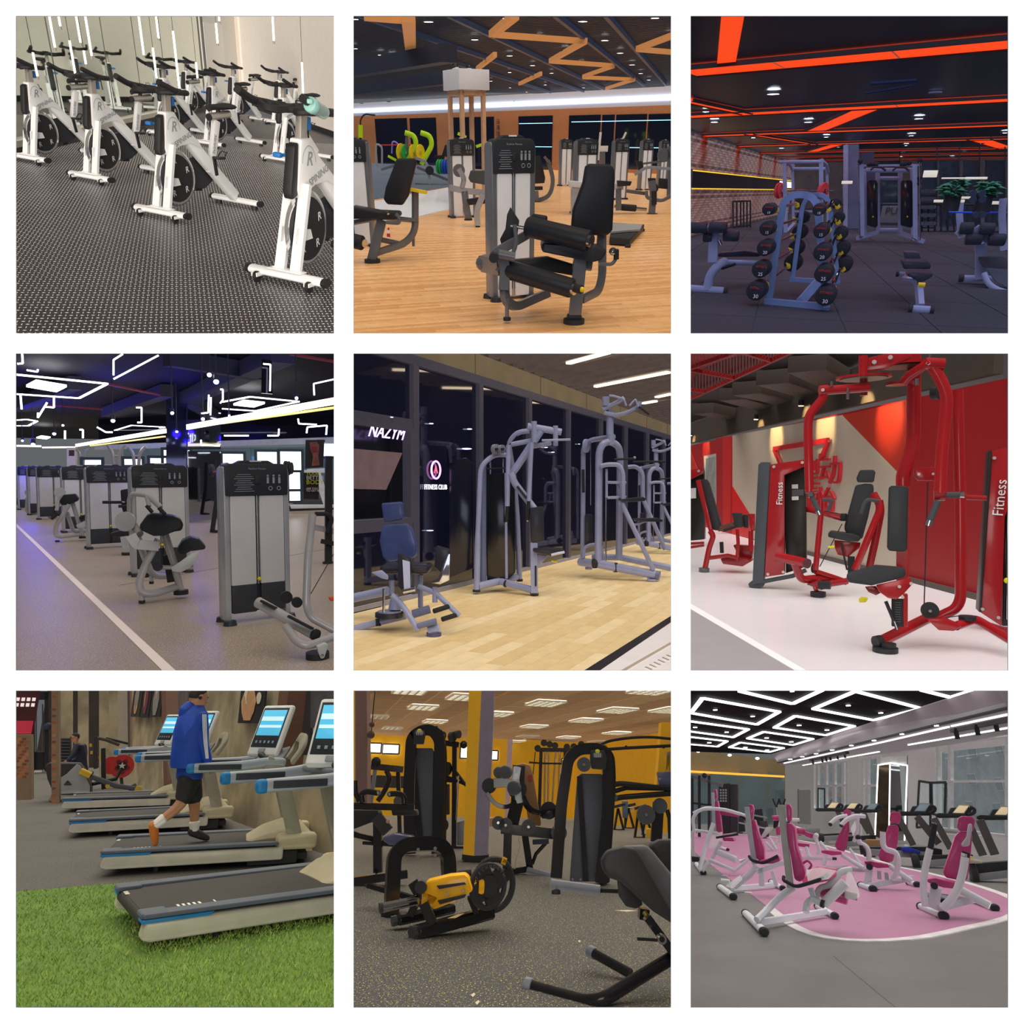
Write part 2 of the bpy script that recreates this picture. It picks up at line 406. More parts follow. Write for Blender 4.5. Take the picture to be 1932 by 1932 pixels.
def person(t,J_,skin,top,bottom,hair,shoe,sleeves='long',shorts=True,hd=2.0,face=(1,0,0),vox=None,socks=None,stripe=None,depth=None,shoes=None):
 """a figure posed through survey joints; one continuous body, clothes as children"""
 c={k:t.c(v)for k,v in J_.items()};u=(c['hd']-c['pel']).length*hd # u: standing height
 dp=V((0,1,0));sw=max((c['sl']-c['sr']).length,u*.12)
 if depth:
  for k in depth:c[k]=c[k]+V((0,depth[k]*u,0))
 fx=V(face).normalized();sd=fx.cross(V((0,0,1))).normalized();hr=u*.058
 H=c['hd'];parts=[loft([(H+V((0,0,-hr*1.15)),fx*hr*.45,sd*hr*.4),(H+V((0,0,-hr*.95))+fx*hr*.15,fx*hr*.75,sd*hr*.62),(H+V((0,0,-hr*.4)),fx*hr*.98,sd*hr*.82),(H,fx*hr*1.05,sd*hr*.88),(H+V((0,0,hr*.5)),fx*hr*1.0,sd*hr*.86),(H+V((0,0,hr*.95)),fx*hr*.75,sd*hr*.62),(H+V((0,0,hr*1.2)),fx*hr*.3,sd*hr*.25)])]
 parts.append(limb([c['nk']+V((0,0,-u*.01)),H-V((0,0,hr*.5))],[u*.036,u*.034]))
 parts.append(prism([H+fx*hr*.95+V((0,0,hr*.12))+sd*hr*.06,H+fx*hr*1.3+V((0,0,-hr*.18)),H+fx*hr*.95+V((0,0,-hr*.3))+sd*hr*.1],-sd*hr*.2))
 for s in(-1,1):parts.append(sph(H+sd*s*hr*.88-fx*hr*.1,hr*.26,8,(1,1,1.25)))
 tor=loft([(c['pel']-V((0,0,u*.05)),fx*u*.05,sd*u*.07),(c['pel'],fx*u*.065,sd*u*.092),(c['pel']*.5+c['che']*.5,fx*u*.06,sd*u*.08),(c['che'],fx*u*.07,sd*u*.1),((c['sl']+c['sr'])/2+V((0,0,u*.005)),fx*u*.05,sd*u*.095),(c['nk'],fx*u*.032,sd*u*.035)])
 parts.append(tor);A,L={},{}
 for s in 'lr':
  A[s]=([c['s'+s],c['e'+s],c['w'+s]],[u*.034,u*.026,u*.018]);parts.append(limb(*A[s]));L[s]=([c['h'+s],c['k'+s],c['a'+s]],[u*.056,u*.036,u*.023]);parts.append(limb(*L[s]))
  w=c['w'+s];d=(w-c['e'+s]).normalized();g,side,nn=frame_of(d,fx);pc=w+d*u*.025
  parts.append(limb([w,w+d*u*.045],[u*.016,u*.021]));
  for i in range(4):
   b0=w+d*u*.045+nn*u*(.013*(i-1.5));q=(.03,.036,.033,.026)[i]*u;parts.append(limb([b0,b0+d*q*.55+side*q*.1,b0+d*q*.9+side*q*.45],[u*.0062,u*.0058,u*.005],6))
  parts.append(limb([w+d*u*.015+nn*u*.014,w+d*u*.035+nn*u*.03,w+d*u*.055+nn*u*.034],[u*.0078,u*.0066,u*.0056],6))
  a,tt=c['a'+s],c['tl' if s=='l' else 'tr_'];parts.append(limb([a,a+(tt-a)*.9],[u*.022,u*.018]))
 body=t.add('body',fuse(J(*parts),vox or u*.0075),skin)
 def grow(g,k):return g
 tp=[loft([(c['pel']-V((0,0,u*.015)),fx*u*.078,sd*u*.105),(c['pel']*.5+c['che']*.5,fx*u*.074,sd*u*.1),(c['che'],fx*u*.082,sd*u*.115),((c['sl']+c['sr'])/2+V((0,0,u*.01)),fx*u*.06,sd*u*.108),(c['nk']+V((0,0,u*.004)),fx*u*.04,sd*u*.044)])]
 for s in 'lr':
  p,r=A[s];q=p if sleeves=='long' else[p[0],p[0]*.45+p[1]*.55];
  tp.append(limb(q,[u*.044,u*.037,u*.028]if sleeves=='long' else[u*.044,u*.038]))
 t.add('shirt',fuse(J(*tp),u*.009),top)
 bt=[loft([(c['pel']-V((0,0,u*.06)),fx*u*.06,sd*u*.085),(c['pel'],fx*u*.075,sd*u*.1),(c['pel']+V((0,0,u*.03)),fx*u*.07,sd*u*.092)])]
 for s in 'lr':
  p,r=L[s];q=[p[0],p[0]*.25+p[1]*.75]if shorts else p;bt.append(limb(q,[u*.066,u*.056]if shorts else[u*.066,u*.045,u*.03]))
 t.add('shorts' if shorts else 'trousers',fuse(J(*bt),u*.009),bottom)
 t.add('hair',fuse(J(loft([(H+V((0,0,-hr*.1))-fx*hr*.45,fx*hr*.62,sd*hr*.9),(H+V((0,0,hr*.45))-fx*hr*.12,fx*hr*1.0,sd*hr*.94),(H+V((0,0,hr*.9)),fx*hr*.95,sd*hr*.75),(H+V((0,0,hr*1.32)),fx*hr*.4,sd*hr*.3)])),u*.007),hair)
 t.add('eyes',J(*[sph(H+fx*hr*.95+sd*s*hr*.33+V((0,0,hr*.05)),hr*.09,6)for s in(-1,1)]),mat('eye_dark','#1a1210',.3));t.add('mouth',tube([H+fx*hr*.97+sd*hr*.22-V((0,0,hr*.55)),H+fx*hr*1.03-V((0,0,hr*.56)),H+fx*hr*.97-sd*hr*.22-V((0,0,hr*.55))],hr*.05,6),mat('lip','#8d4a40',.5))
 for s in 'lr':
  a,tt=c['a'+s],c['tl' if s=='l' else 'tr_'];d=tt-a;f=(d-V((0,0,0))).normalized();k=a-f*u*.02
  e=t.add('shoe',fuse(J(limb([k+V((0,0,-u*.008)),a+d*.5+V((0,0,-u*.004)),a+d*1.15-V((0,0,u*.004))],[u*.03,u*.028,u*.02])),u*.008),(shoes or{}).get(s,shoe))
  if socks:t.add('sock',limb([a+(c['k'+s]-a)*.02,a+(c['k'+s]-a)*.34],[u*.028,u*.034]),socks)
 return c,u,sd,fx
def planks(R,pw,pl,y0,y1,xw,ang,mats,name='plank',th=.012,near=300,gap=.002,maxn=4000,clipf=None):
 """boards laid in staggered rows at an angle; the nearest are single pieces, the rest one joined piece"""
 fl=R.struct('floor',prism([(-xw-4,1,-th*1.2),(xw+4,1,-th*1.2),(xw+4,y1+6,-th*1.2),(-xw-4,y1+6,-th*1.2)],(0,0,-.05)),mats[0])
 ca,sa=cos(radians(ang)),sin(radians(ang));L=(y1+xw)*1.3;out=[];rows=int(L/pw)
 for j in range(-rows,rows):
  off=(j*.618%1)*pl
  for i in range(int(-L/pl),int(L/pl)):
   cx,cyy=i*pl+off,j*pw;x,y=ca*cx-sa*cyy,sa*cx+ca*cyy
   if y<y0 or y>y1 or abs(x)>(.40 if R.ci==1 else .42)*y+1.2*pl:continue
   out.append((y*y+x*x,x,y))
 out.sort();me=[to_mesh(name,mv(rot(box((0,0,-th/2),(pl-gap,pw-gap,th)),'Z',ang),0,0,0),m_,False)for m_ in mats]
 for k,(_,x,y)in enumerate(out[:near]):
  o=R.struct(name,None,None,parent=fl,kind=None,me=me[(k*7+int(x*31))%len(mats)]);o.location=(x,y,0)
 vs,fs,mi=[],[],[];g0=rot(box((0,0,-th/2),(pl-gap,pw-gap,th)),'Z',ang)
 for k,(_,x,y)in enumerate(out[near:near+maxn]):
  n=len(vs);vs+=[(v[0]+x,v[1]+y,v[2])for v in g0[0]];fs+=[tuple(i+n for i in f)for f in g0[1][1:]];mi+=[(k*5+int(x*31))%len(mats)]*5
 if vs:R.struct('far_planks',(vs,fs),mats,parent=fl,kind='stuff',midx=mi)
 return fl
def brick_run(R,wall,p,q,z0,z1,bl,bh,mats,near=300,proud=.018,skip=None,lean=0):
 p,q=V(p),V(q);L=(q-p).length;d=(q-p)/L;n=V((-d.y,d.x,0));n=n if n.dot((p+q)/2)<0 else-n
 M=Matrix(((d.x,n.x,0,0),(d.y,n.y,0,0),(0,0,1,0),(0,0,0,1)));it=[]
 for j in range(int((z1-z0)/bh)):
  for i in range(int(L/bl)+1):
   s=i*bl+(bl/2 if j%2 else 0);z=z0+j*bh+bh/2
   if s+bl>L or(skip and skip(s,z)):continue
   c=p+d*(s+bl/2);it.append((c.length,c.x+lean*z,c.y,z))
 it.sort();g=X(box((0,0,0),(bl-.02,proud*2,bh-.014)),M);me=[to_mesh('brick',g,m,False)for m in mats]
 for k,(_,x,y,z)in enumerate(it[:near]):
  o=R.struct('brick',None,None,parent=wall,kind=None,me=me[(k*13+int(z*97))%len(mats)]);o.location=V((x,y,z))+n*(random.random()*.01)
 vs,fs,mi=[],[],[]
 for k,(_,x,y,z)in enumerate(it[near:]):
  m=len(vs);vs+=[(v[0]+x,v[1]+y,v[2]+z)for v in g[0]];fs+=[tuple(i+m for i in f)for f in g[1]];mi+=[(k*11+int(z*97))%len(mats)]*6
 if vs:R.struct('far_bricks',(vs,fs),mats,parent=wall,kind='stuff',midx=mi)
def leafy(t,c,r,h,m,n=160,lw=.06,ll=.16,seed=1):
 rr=random.Random(seed);vs,fs=[],[]
 for i in range(n):
  a=rr.random()*6.283;u=rr.random();q=(r*(1-.55*u)*(.35+.65*rr.random()));p=V((c[0]+q*cos(a),c[1]+q*sin(a),c[2]+h*u))
  d=V((cos(a),sin(a),.35+rr.random()*.5)).normalized();s=V((-sin(a),cos(a),rr.random()*.5-.25)).normalized();k=len(vs);l=ll*(.6+rr.random()*.7);w=lw*(.6+rr.random()*.7)
  vs+=[p,p+d*l*.4+s*w,p+d*l-V((0,0,l*.3)),p+d*l*.4-s*w,p+d*l*.45+V((0,0,w*.4))];fs+=[(k,k+1,k+4),(k+1,k+2,k+4),(k+2,k+3,k+4),(k+3,k,k+4)]
 return t.add('foliage',(vs,fs),m,kind='stuff',smooth=False)
def tiles(R,fl,sx,sy,ang,x_off,y0,y1,m,near=300,gap=.012,th=.01,name='tile'):
 me=[to_mesh(name,rot(box((0,0,-th/2),(sx-gap,sy-gap,th)),'Z',ang),x,False)for x in m];ca,sa=cos(radians(ang)),sin(radians(ang));it=[]
 for i in range(-40,41):
  for j in range(-10,60):
   a,b=i*sx+x_off,j*sy;x,y=ca*a-sa*b,sa*a+ca*b
   if y0<y<y1 and abs(x)<abs(.46*y)+1.5 and-2<(x*0):it.append((y,x,y,i,j))
 it.sort()
 for _,x,y,i,j in it[:near]:o=R.struct(name,None,None,parent=fl,kind=None,me=me[(i*3+j*5)%len(me)]);o.location=(x,y,0)
 if len(it)>near:
  vs,fs,mi=[],[],[];g=rot(box((0,0,-th/2),(sx-gap,sy-gap,th)),'Z',ang)
  for _,x,y,i,j in it[near:]:k=len(vs);vs+=[(v[0]+x,v[1]+y,v[2])for v in g[0]];fs+=[tuple(a+k for a in f)for f in g[1]];mi+=[(i*3+j*5)%len(me)]*6
  R.struct('far_'+name+'s',(vs,fs),m,parent=fl,kind='stuff',midx=mi)

# ================= room 1: spinning studio =================
R1=Room('spinning_studio',0,0,62,1.72,.12);R1.shell='#b5b0a6';R1.far=30
def bike(R,a,b,label,knob=True,sc=1.0,yw=None):
 """white indoor cycle; a, b: floor pixels under the front and rear foot"""
 A,B=R.F(*a),R.F(*b);d=V((-.66,-.75,0))if yw is None else V((cos(radians(yw)),sin(radians(yw)),0));yw=yawd((0,0),d);L=1.16*sc
 base=A-d*L*.48
 t=Thing(R,'spin_bike',label,'exercise bike',(base.x,base.y,0),yw,'white spin bikes in the studio',sc)
 W=mat('bike_white','#e2e4e4',.28,var=.03,coat=.3);K=mat('bike_black','#17171a',.55,var=.3);KG=mat('bike_guard','#202127',.6)
 S=mat('bike_steel','#c9c4bc',.25,.8);CH=mat('bike_chrome','#d6d7d8',.12,.95,var=.02);BL=mat('bike_blue','#2470b8',.4);G=mat('bike_grey_print','#8d9195',.5)
 BW=mat('bike_badge','#dfe2e4',.5);bk=lambda k:'bike_'+k
 o=-.58
 for nm,x in(('front_foot',1.1+o),('rear_foot',.04+o)):
  f=t.add(nm,lambda:bev(tube([(x,-.28,.065),(x,.28,.065)],.046,12,flat=.62),.004),W,key=bk(nm))
  for s in(-1,1):t.add('end_cap',lambda:tube([(x,s*.279,.065),(x,s*.306,.065)],.047,12,flat=.64),K,f,key=bk(nm+'cap%d'%s))
  for s in(-1,1):
   if x>0:
    c=t.add('caster',lambda:J(disc((x+.055,s*.2,.034),(0,1,0),.034,.022,14)),K,f,key=bk('cast%d'%s))
   else:t.add('foot_pad',lambda:cyl((x,s*.22,0),(x,s*.22,.04),.03),K,f,key=bk('pad%d'%s))
  if x>0:t.add('caster_bracket',lambda:J(*[box((x+.05,s*.2+e*.018,.05),(.07,.006,.025))for s in(-1,1)for e in(-1,1)]),W,f,key=bk('castb'))
 t.add('foot_plate',lambda:J(rb((1.1+o,0,.098),(.075,.26,.008),.003),disc((1.1+o,.1,.104),(0,0,1),.012,.008,8),disc((1.1+o,-.1,.104),(0,0,1),.012,.008,8)),W,key=bk('plate'))
 for s in(-1,1):t.add('fork',lambda:sqtube([(1.09+o,s*.06,.09),(.93+o,s*.055,.62)],.075,.03),W,key=bk('fork%d'%s))
 t.add('dropout_arm',lambda:J(*[xz([(1.06+o,.36),(.9+o,.34),(.88+o,.28),(1.08+o,.27)],s*.05,s*.062)for s in(-1,1)]),W,key=bk('drop'))
 fw=t.add('flywheel',lambda:disc((.86+o,0,.33),(0,1,0),.205,.03,32),K,key=bk('fly'))
 t.add('rim',lambda:J(ring((.86+o,0,.33),(0,1,0),.208,.02,36,8,flat=.55),tube([(.86+o+.222*cos(a),0,.33+.222*sin(a))for a in[2*pi*i/36 for i in range(36)]],.024,4,closed=True,flat=.4)),CH,fw,key=bk('rim'))
 t.add('badge',lambda:J(*[text_geom('R',.075,basis((.86+o+.145*cos(a),.017,.33+.145*sin(a)),(-1,0,.35),(.35,0,1)),.001,shear=.3)for a in[radians(q)for q in(10,82,154,226,298)]]),BW,fw,key=bk('badge'))
 body=t.add('head_body',lambda:bev(xz([(.94+o,.88),(.83+o,.88),(.79+o,.81),(.56+o,.64),(.50+o,.55),(.66+o,.615),(.80+o,.60),(.97+o,.53),(1.0+o,.58)],-.047,.047),.015),W,key=bk('body'))
 t.add('lettering',lambda:text_geom('SPINING',.064,basis((.765+o,.049,.66),(-.93,0,.36),(.36,0,.93)),.001),G,body,key=bk('txt'))
 t.add('emblem',lambda:J(text_geom('R',.12,basis((.87+o,.049,.76),(-1,0,0),(0,0,1)),.001,shear=.3),tube([(.87+o+.075*cos(radians(a)),.048,.74+.10*sin(radians(a)))for a in range(0,181,20)],.0022,4)),G,body,key=bk('emb'))
 t.add('main_beam',lambda:bev(sqtube([(.66+o,0,.645),(.06+o,0,.10)],.075,.105),.012),W,key=bk('beam'))
 t.add('front_fender',lambda:bev(xz([(1.0+o,.84),(.955+o,.86),(.985+o,.55),(1.045+o,.53),(1.06+o,.58)],-.035,.035),.012),K,key=bk('fend'))
 t.add('chain_guard',lambda:bev(xz([(.80+o,.43),(.45+o,.50),(.28+o,.38),(.30+o,.26),(.42+o,.20),(.82+o,.22)],-.10,-.045),.02),KG,key=bk('guard'))
 t.add('guard_ring',lambda:ring((.40+o,-.105,.35),(0,1,0),.055,.006,20,5),CH,key=bk('gring'))
 sp=t.add('seat_post',lambda:bev(sqtube([(.40+o,0,.34),(.24+o,0,.80)],.05,.075),.01),W,key=bk('spost'))
 t.add('lettering',lambda:text_geom('SPINNER',.045,basis((.325+o,.027,.60),(-.30,0,.95),(-.95,0,-.30)),.001),G,sp,key=bk('stxt'))
 sl=t.add('seat_slider',lambda:tube([(.33+o,0,.83),(.05+o,0,.855)],.034,14),S,key=bk('slide'))
 t.add('end_cap',lambda:J(cyl((.332+o,0,.83),(.345+o,0,.829),.032),cyl((.20+o,0,.85),(.20+o,0,.90),.02)),K,sl,key=bk('slcap'))
 def saddle():
  n=14;out=[];prof=[(.33,.022,.90),(.31,.035,.912),(.24,.04,.915),(.17,.06,.915),(.11,.105,.92),(.06,.115,.925),(.03,.08,.92)]
  vs,fs=[],[]
  for x,wd,z in prof:
   for k in range(10):a=2*pi*k/10;vs.append((x+o,wd*cos(a),z+.026*sin(a)))
  for i in range(len(prof)-1):
   for k in range(10):fs.append((i*10+k,i*10+(k+1)%10,i*10+10+(k+1)%10,i*10+10+k))
  fs.append(tuple(range(10)));fs.append(tuple(range(len(vs)-1,len(vs)-11,-1)));return vs,fs
 t.add('saddle',saddle,K,key=bk('saddle'))
 t.add('handlebar_post',lambda:bev(sqtube([(.885+o,0,.84),(.86+o,0,1.03)],.045,.07),.006),S,key=bk('hpost'))
 def hbar():
  g=[]
  for s in(-1,1):
   g.append(tube([(.86+o,0,1.05),(.93+o,s*.08,1.03),(.90+o,s*.20,1.05),(1.02+o,s*.24,1.06),(1.18+o,s*.22,1.12)],.024,8,rad=.06))
   g.append(tube([(.86+o,s*.03,1.05),(1.02+o,s*.06,1.03),(1.07+o,s*.12,1.04),(1.0+o,s*.2,1.05)],.023,8,rad=.05))
   g.append(tube([(.80+o,s*.16,1.04),(.88+o,s*.25,1.045),(1.0+o,s*.24,1.05)],.023,8,rad=.05))
  g.append(tube([(.80+o,-.16,1.04),(.80+o,.16,1.04)],.018,8));g.append(rb((.885+o,0,1.035),(.16,.12,.035),.015));return J(*g)
 t.add('handlebar',hbar,K,key=bk('hbar'))
 t.add('post_clamp',lambda:J(rb((.80+o,0,.96),(.03,.035,.075),.006)),BL,key=bk('clamp'))
 if knob:t.add('resistance_knob',lambda:J(rb((1.035+o,-.07,.78),(.04,.06,.03),.012),cyl((.97+o,-.03,.78),(1.03+o,-.06,.78),.01)),BL,key=bk('knob'))
 for s in(-1,1):
  cr=t.add('crank',lambda:bev(sqtube([(.44+o,s*.115,.34),(.44+o+s*.03,s*.125,.34+s*.165)],.018,.035),.004),K,key=bk('crank%d'%s))
  px,pz=.44+o+s*.03,.34+s*.165
  t.add('pedal',lambda:J(rb((px,s*.18,pz),(.09,.085,.022),.006),tube([(px-.03,s*.14,pz),(px-.09,s*.15,pz+.06),(px-.12,s*.18,pz+.03),(px-.09,s*.21,pz+.06),(px-.03,s*.22,pz)],.005,6,rad=.03),cyl((px,s*.12,pz),(px,s*.2,pz),.01)),K,cr,key=bk('ped%d'%s))
 return t
def room1():
 R=R1
 fl=slab(R,'floor',floor_rect(R,24),0,.05,mat('checker_rubber','#2b292c',.42,var=.35,scale=.8,spec=.4))
 # raised lozenge treads of the rubber sheet
 vs,fs=[],[];px_,py_=.033,.062;y=4.0;j=0
 while y<18:
  x0=-.62*y/2-.3;n=int((y*.56+.8)/px_);i0=int(x0/px_)
  for i in range(i0,i0+n):
   a,b=((.0135,.0065)if(i+j)%2 else(.0036,.026));x=i*px_;k=len(vs)
   vs+=[(x-a,y,0),(x,y-b,0),(x+a,y,0),(x,y+b,0),(x,y,.003)];fs+=[(k,k+1,k+4),(k+1,k+2,k+4),(k+2,k+3,k+4),(k+3,k,k+4)]
  y+=py_;j+=1
 R.struct('raised_treads',(vs,fs),mat('tread_rubber','#dedad6',.3,var=.15,scale=1),parent=fl,kind='stuff')
 a,b=R.F(25,296),R.F(393,206);c,d=R.F(456,197),R.F(640,262)
 ll=wallseg(R,'wall_left',a,b,-.01,6,mat('studio_wall_grey','#a8aaa3',.7),th=.1,off=.05)
 wallseg(R,'trim_6',a,b,.12,.2,mat('ledge_cream','#cfc8ba',.5),th=.12,off=-.07,label='cream ledge under the mirrors')
 wallseg(R,'baseboard_left',a,b,0,.12,mat('base_black','#151416',.5),th=.1,off=-.05)
 mir=mat('mirror_glass','#d5dfd4',.02,1,var=.03,scale=1)
 xs=[.0,.17,.37,.52,.68,1.0]
 for i in range(5):wallseg(R,'mirror_panel',lerp(a,b,xs[i]+.002),lerp(a,b,xs[i+1]-.002),.2,5.5,mir,th=.02,parent=ll,kind=None,off=.02)
 b2=b+(c-b)*.55
 dw=mat('door_panel_grey','#bcbcb4',.35,var=.04)
 wallseg(R,'wall_back',b,c,0,6,dw,th=.1)
 dr=wallseg(R,'door_1',lerp(b,c,.05),lerp(b,c,.55),.02,R.zt(lerp(b,c,.3),44),mat('door_light','#c6c7c0',.3,var=.03),th=.03,off=-.03)
 wallseg(R,'trim_7',lerp(b,c,.0),lerp(b,c,.03),0,6,mat('dark_joint','#4b4743',.5),th=.04,off=-.04,label='dark upright joint beside the door')
 wallseg(R,'wall_right',c,d,-.01,6,mat('studio_wall','#d3cec6',.7,var=.04),th=.1)
 wallseg(R,'trim_8',lerp(c,d,0),lerp(c,d,.05),0,6,mat('pillar_cream','#dcd0c4',.7,var=.03),th=.05,off=-.05,label='cream corner pilaster')
 wallseg(R,'baseboard_right',c,d,0,.12,mat('base_black','#151416',.5),th=.03,off=-.03)
 wallseg(R,'trim_9',R.F(233,240),R.F(262,236),.2,6,mat('pillar_grey','#b5b3ab',.7,var=.03),th=.04,off=-.03,label='grey panel between the mirrors')
 # hanging light tubes; most are mirror reflections built as solid lamps
 EL=emit('tube_white','#fff8ee',3.0)
 for i,(x0,y0,x1,y1,Y)in enumerate([(96,20,105,96,10),(115,20,115,56,10),(147,20,153,86,11),(166,20,174,111,10.5),(136,78,144,151,11.5),(160,96,163,126,12),(268,20,272,109,12),
   (297,20,300,77,13),(291,91,296,152,13.5),(334,60,339,171,13),(371,118,373,151,15),(411,44,411,86,15),(414,15,414,44,15),(518,20,517,83,10),(575,118,572,180,13.0),(60,100,72,150,10)]):
  q=R.P(x1,y1,Y);p=R.P(x1,y0,Y);p.x=q.x;t=Thing(R,'light_tube','slim white light tube, mostly standing for mirror reflections','lamp',q,group='light tubes of the spinning studio, mostly solid reflections')
  L=p.z-q.z;t.add('glow_tube',cyl((0,0,.03),(0,0,L),.010*Y/10,n=8),EL);t.add('end_cap',J(cyl((0,0,0),(0,0,.03),.012*Y/10,n=8)),mat('bike_steel','#c9c4bc',.25,.8))
  t.add('hanging_wire',cyl((0,0,L),(0,0,6-q.z),.003,n=4),mat('bike_black','#17171a',.55,var=.3))
 B=[((537,540),(640,440),'white spin bike with a pale green bottle, nearest at the right edge of the studio'),
  ((301,414),(432,350),'white spin bike front and centre in the studio, large and whole'),
  ((168,345),(300,288),'white spin bike second from the left in the near row'),
  ((53,308),(175,262),'white spin bike cut by the left edge beside the mirror ledge'),
  ((522,308),(618,264),'white spin bike with a double handlebar behind the bottle bike'),
  ((518,236),(590,208),'white spin bike farthest right against the beige wall'),
  ((392,278),(466,258),'white spin bike behind the central bike, its seat over the aisle'),
  ((302,259),(375,238),'white spin bike in the middle of the back row near the mirror ledge'),
  ((432,232),(483,211),'white spin bike standing before the beige corner'),
  ((345,222),(398,205),'white spin bike beside the grey door panel')]
 for i,(a_,b_,l_)in enumerate(B):bike(R,a_,b_,l_,knob=a_[0]>240,sc=(1.26,1.16,1.12,1.1)[i]if i<4 else 1.12)
 # drinking bottle lying on the nearest handlebar
 t=Thing(R,'water_bottle','pale green lidded bottle lying on the nearest handlebar','bottle',R.P(592,200,R.F(537,540).y-.1))
 o1,o2=t.p(583,196,-.1),t.p(612,213,.05);u=t.m(1);d=(o2-o1)
 t.add('lid',J(pad_cyl(o1,o1+d*.35,u*12,14),rb(o1+V((0,-u*8,u*4)),(u*9,u*8,u*7),u*2)),mat('bottle_lid','#8fc0b9',.35,var=.05))
 t.add('bottle_body',cyl(o1+d*.35,o2,u*11,u*10),mat('bottle_clear','#8fa39c',.1,alpha=.6))
 R.sun(4.4,'#fff4ea',(.2,-.4,1),100);R.sun(3.6,'#f4f4ff',(-.2,-1,.8),170);R.sun(5.2,'#fff4ea',(-.5,-1,.05),60)  # the last is an added frontal fill to brighten the walls
room1()

# ================= room 2: machine hall with a plank floor =================
R2=Room('plank_hall',1,0,262,1.55,0,(655,20));R2.shell='#3a3a44';R2.far=60
def room2():
 R=R2;N=mat('steel_grey','#6a6c70',.35,.6,coat=.3);K=mat('vinyl_black','#15161b',.38,var=.2,bump=.1,bscale=200);KB=mat('plastic_black','#131418',.5);CR=mat('chrome','#dfe2e6',.1,1,var=.02)
 GR=mat('lime_paint','#b4e01c',.35,coat=.3);YL=mat('plate_yellow','#e8c81a',.5);BLp=mat('plate_blue','#1f50b4',.5);GN=mat('plate_green','#1f9a4b',.5)
 wood=[mat('oak_%d'%i,c,.38,var=.18,scale=9,coat=.15)for i,c in enumerate(('#cf9f6c','#c69561','#d6aa78','#be8d5c','#d0a472'))]
 fl=planks(R,.075,1.1,5.6,40,6,18,wood,maxn=6000)
 # grey weights area and its white edging
 pts=[R.F(x,y)for x,y in((20,1135),(612,1035),(612,885),(20,885))];slab(R,'trim_10',pts,.012,.01,mat('rubber_slate','#4c5a70',.6),label='slate grey mat of the free weights area')
 pts=[R.F(x,y)for x,y in((20,1310),(612,1168),(612,1040),(20,1150))];slab(R,'trim_11',pts,.016,.012,mat('marble_white','#d5d8e2',.2,var=.1),label='pale polished strip beside the mat')
 cz=3.75;dk=mat('ceiling_navy','#12141f',.5,var=.3);slab(R,'ceiling',floor_rect(R,52),cz,.1,dk,up=True)
 # ceiling slats, long bars, orange trims
 sl=mat('slat_black','#1b1d29',.4);gs=[]
 for i in range(150):
  y=12+i*.2;gs.append(bar((-7,y,cz-.03),(7,y+5,cz-.03),.05,.05,up=(0,0,1)))
 R.struct('ceiling_slats',J(*gs),sl,kind='stuff')
 bl=mat('bar_blue','#31405f',.4,.3)
 for a in(((590,20),(1510,462)),((1220,20),(1748,442)),((1520,20),(1872,432)),((60,20),(1390,475)),((400,235),(1195,480))):
  ctube(R,'ceiling_rail',a,cz-.12,.09,.1,bl,'long dark blue rail of the plank hall ceiling','rail','diagonal rails of the plank hall ceiling')
 OR=emit('orange_trim_glow','#c98a52',.3)  # faint glow put into the trim colour; the trims are no lamps
 for i,(a,w_)in enumerate(((((360,45),(372,222)),.26),(((985,30),(855,138)),.17),(((1400,178),(1195,296)),.10),(((870,258),(765,342)),.10),(((1140,370),(1012,430)),.08),(((1930,140),(1705,225)),.08),(((100,38),(345,58)),.035),(((855,140),(1400,180)),.04),
   (((1195,297),(1570,324)),.035),(((1570,324),(1385,388)),.04),(((1385,392),(1690,405)),.035),(((1690,405),(1520,458)),.04),(((1705,227),(1930,246)),.03))):
  ctube(R,'ceiling_trim',a,cz-.2,w_,.12,OR,'orange trim bar of the plank hall ceiling','trim','orange trims of the plank hall ceiling')
 EW=emit('led_white','#fff6ea',7);RK=mat('ring_black','#20222a',.4)
 for x,y,r in((478,62,26),(372,146,26),(198,258,18),(266,268,20),(750,168,20),(955,263,17),(812,296,18),(455,322,13),(485,325,13),(845,413,10),(1090,320,15),(1080,390,14),(1202,366,12),(1385,60,24),(1515,172,21),(1605,247,18),(1675,316,18),(1726,367,14),
   (1774,406,14),(1283,235,22),(1132,165,17),(1890,148,18),(1810,40,22),(940,40,24),(1390,452,12),(957,452,9),(1055,478,8),(1378,313,12),(1520,405,10),(1165,435,9),(625,247,14),(955,362,10),(245,535,10),(85,545,9),(50,222,10),(50,48,14)):
  p=R.F(x,y,cz-.14);downlight(R,x,y,cz-.14,R.m(r,p.y)*1.15,'white downlight of the plank hall ceiling','downlights of the plank hall',EW,RK)
 for a in(((20,350),(600,250)),((20,470),(600,395))):
  ctube(R,'air_duct',a,cz-.5,.4,.35,mat('duct_navy','#232635',.5),('upper' if a[0][1]<400 else 'lower')+' of the two dark ducts left of the white column head','duct')
 # far wall
 wl,wr=R.F(20,893),R.F(1960,965);at=lambda x:R.on(x,900,wl,(wr-wl).cross(V((0,0,1))))
 tan_=mat('tan_wall','#b5794f',.6,var=.08);wall=wallseg(R,'wall_back',wl,wr,0,3.75,tan_,th=.15)
 def seg(name,x0,x1,y0,y1,m,off,th=.04,**k):
  a,b=at(x0),at(x1);a.z=b.z=0;return wallseg(R,name,a,b,R.zt(a,y1),R.zt(a,y0),m,th=th,off=off,**k)
 a,b=at(20),at(1950);a.z=b.z=0
 gl=mat('night_glass','#0b0e18',.06,0,spec=.9)
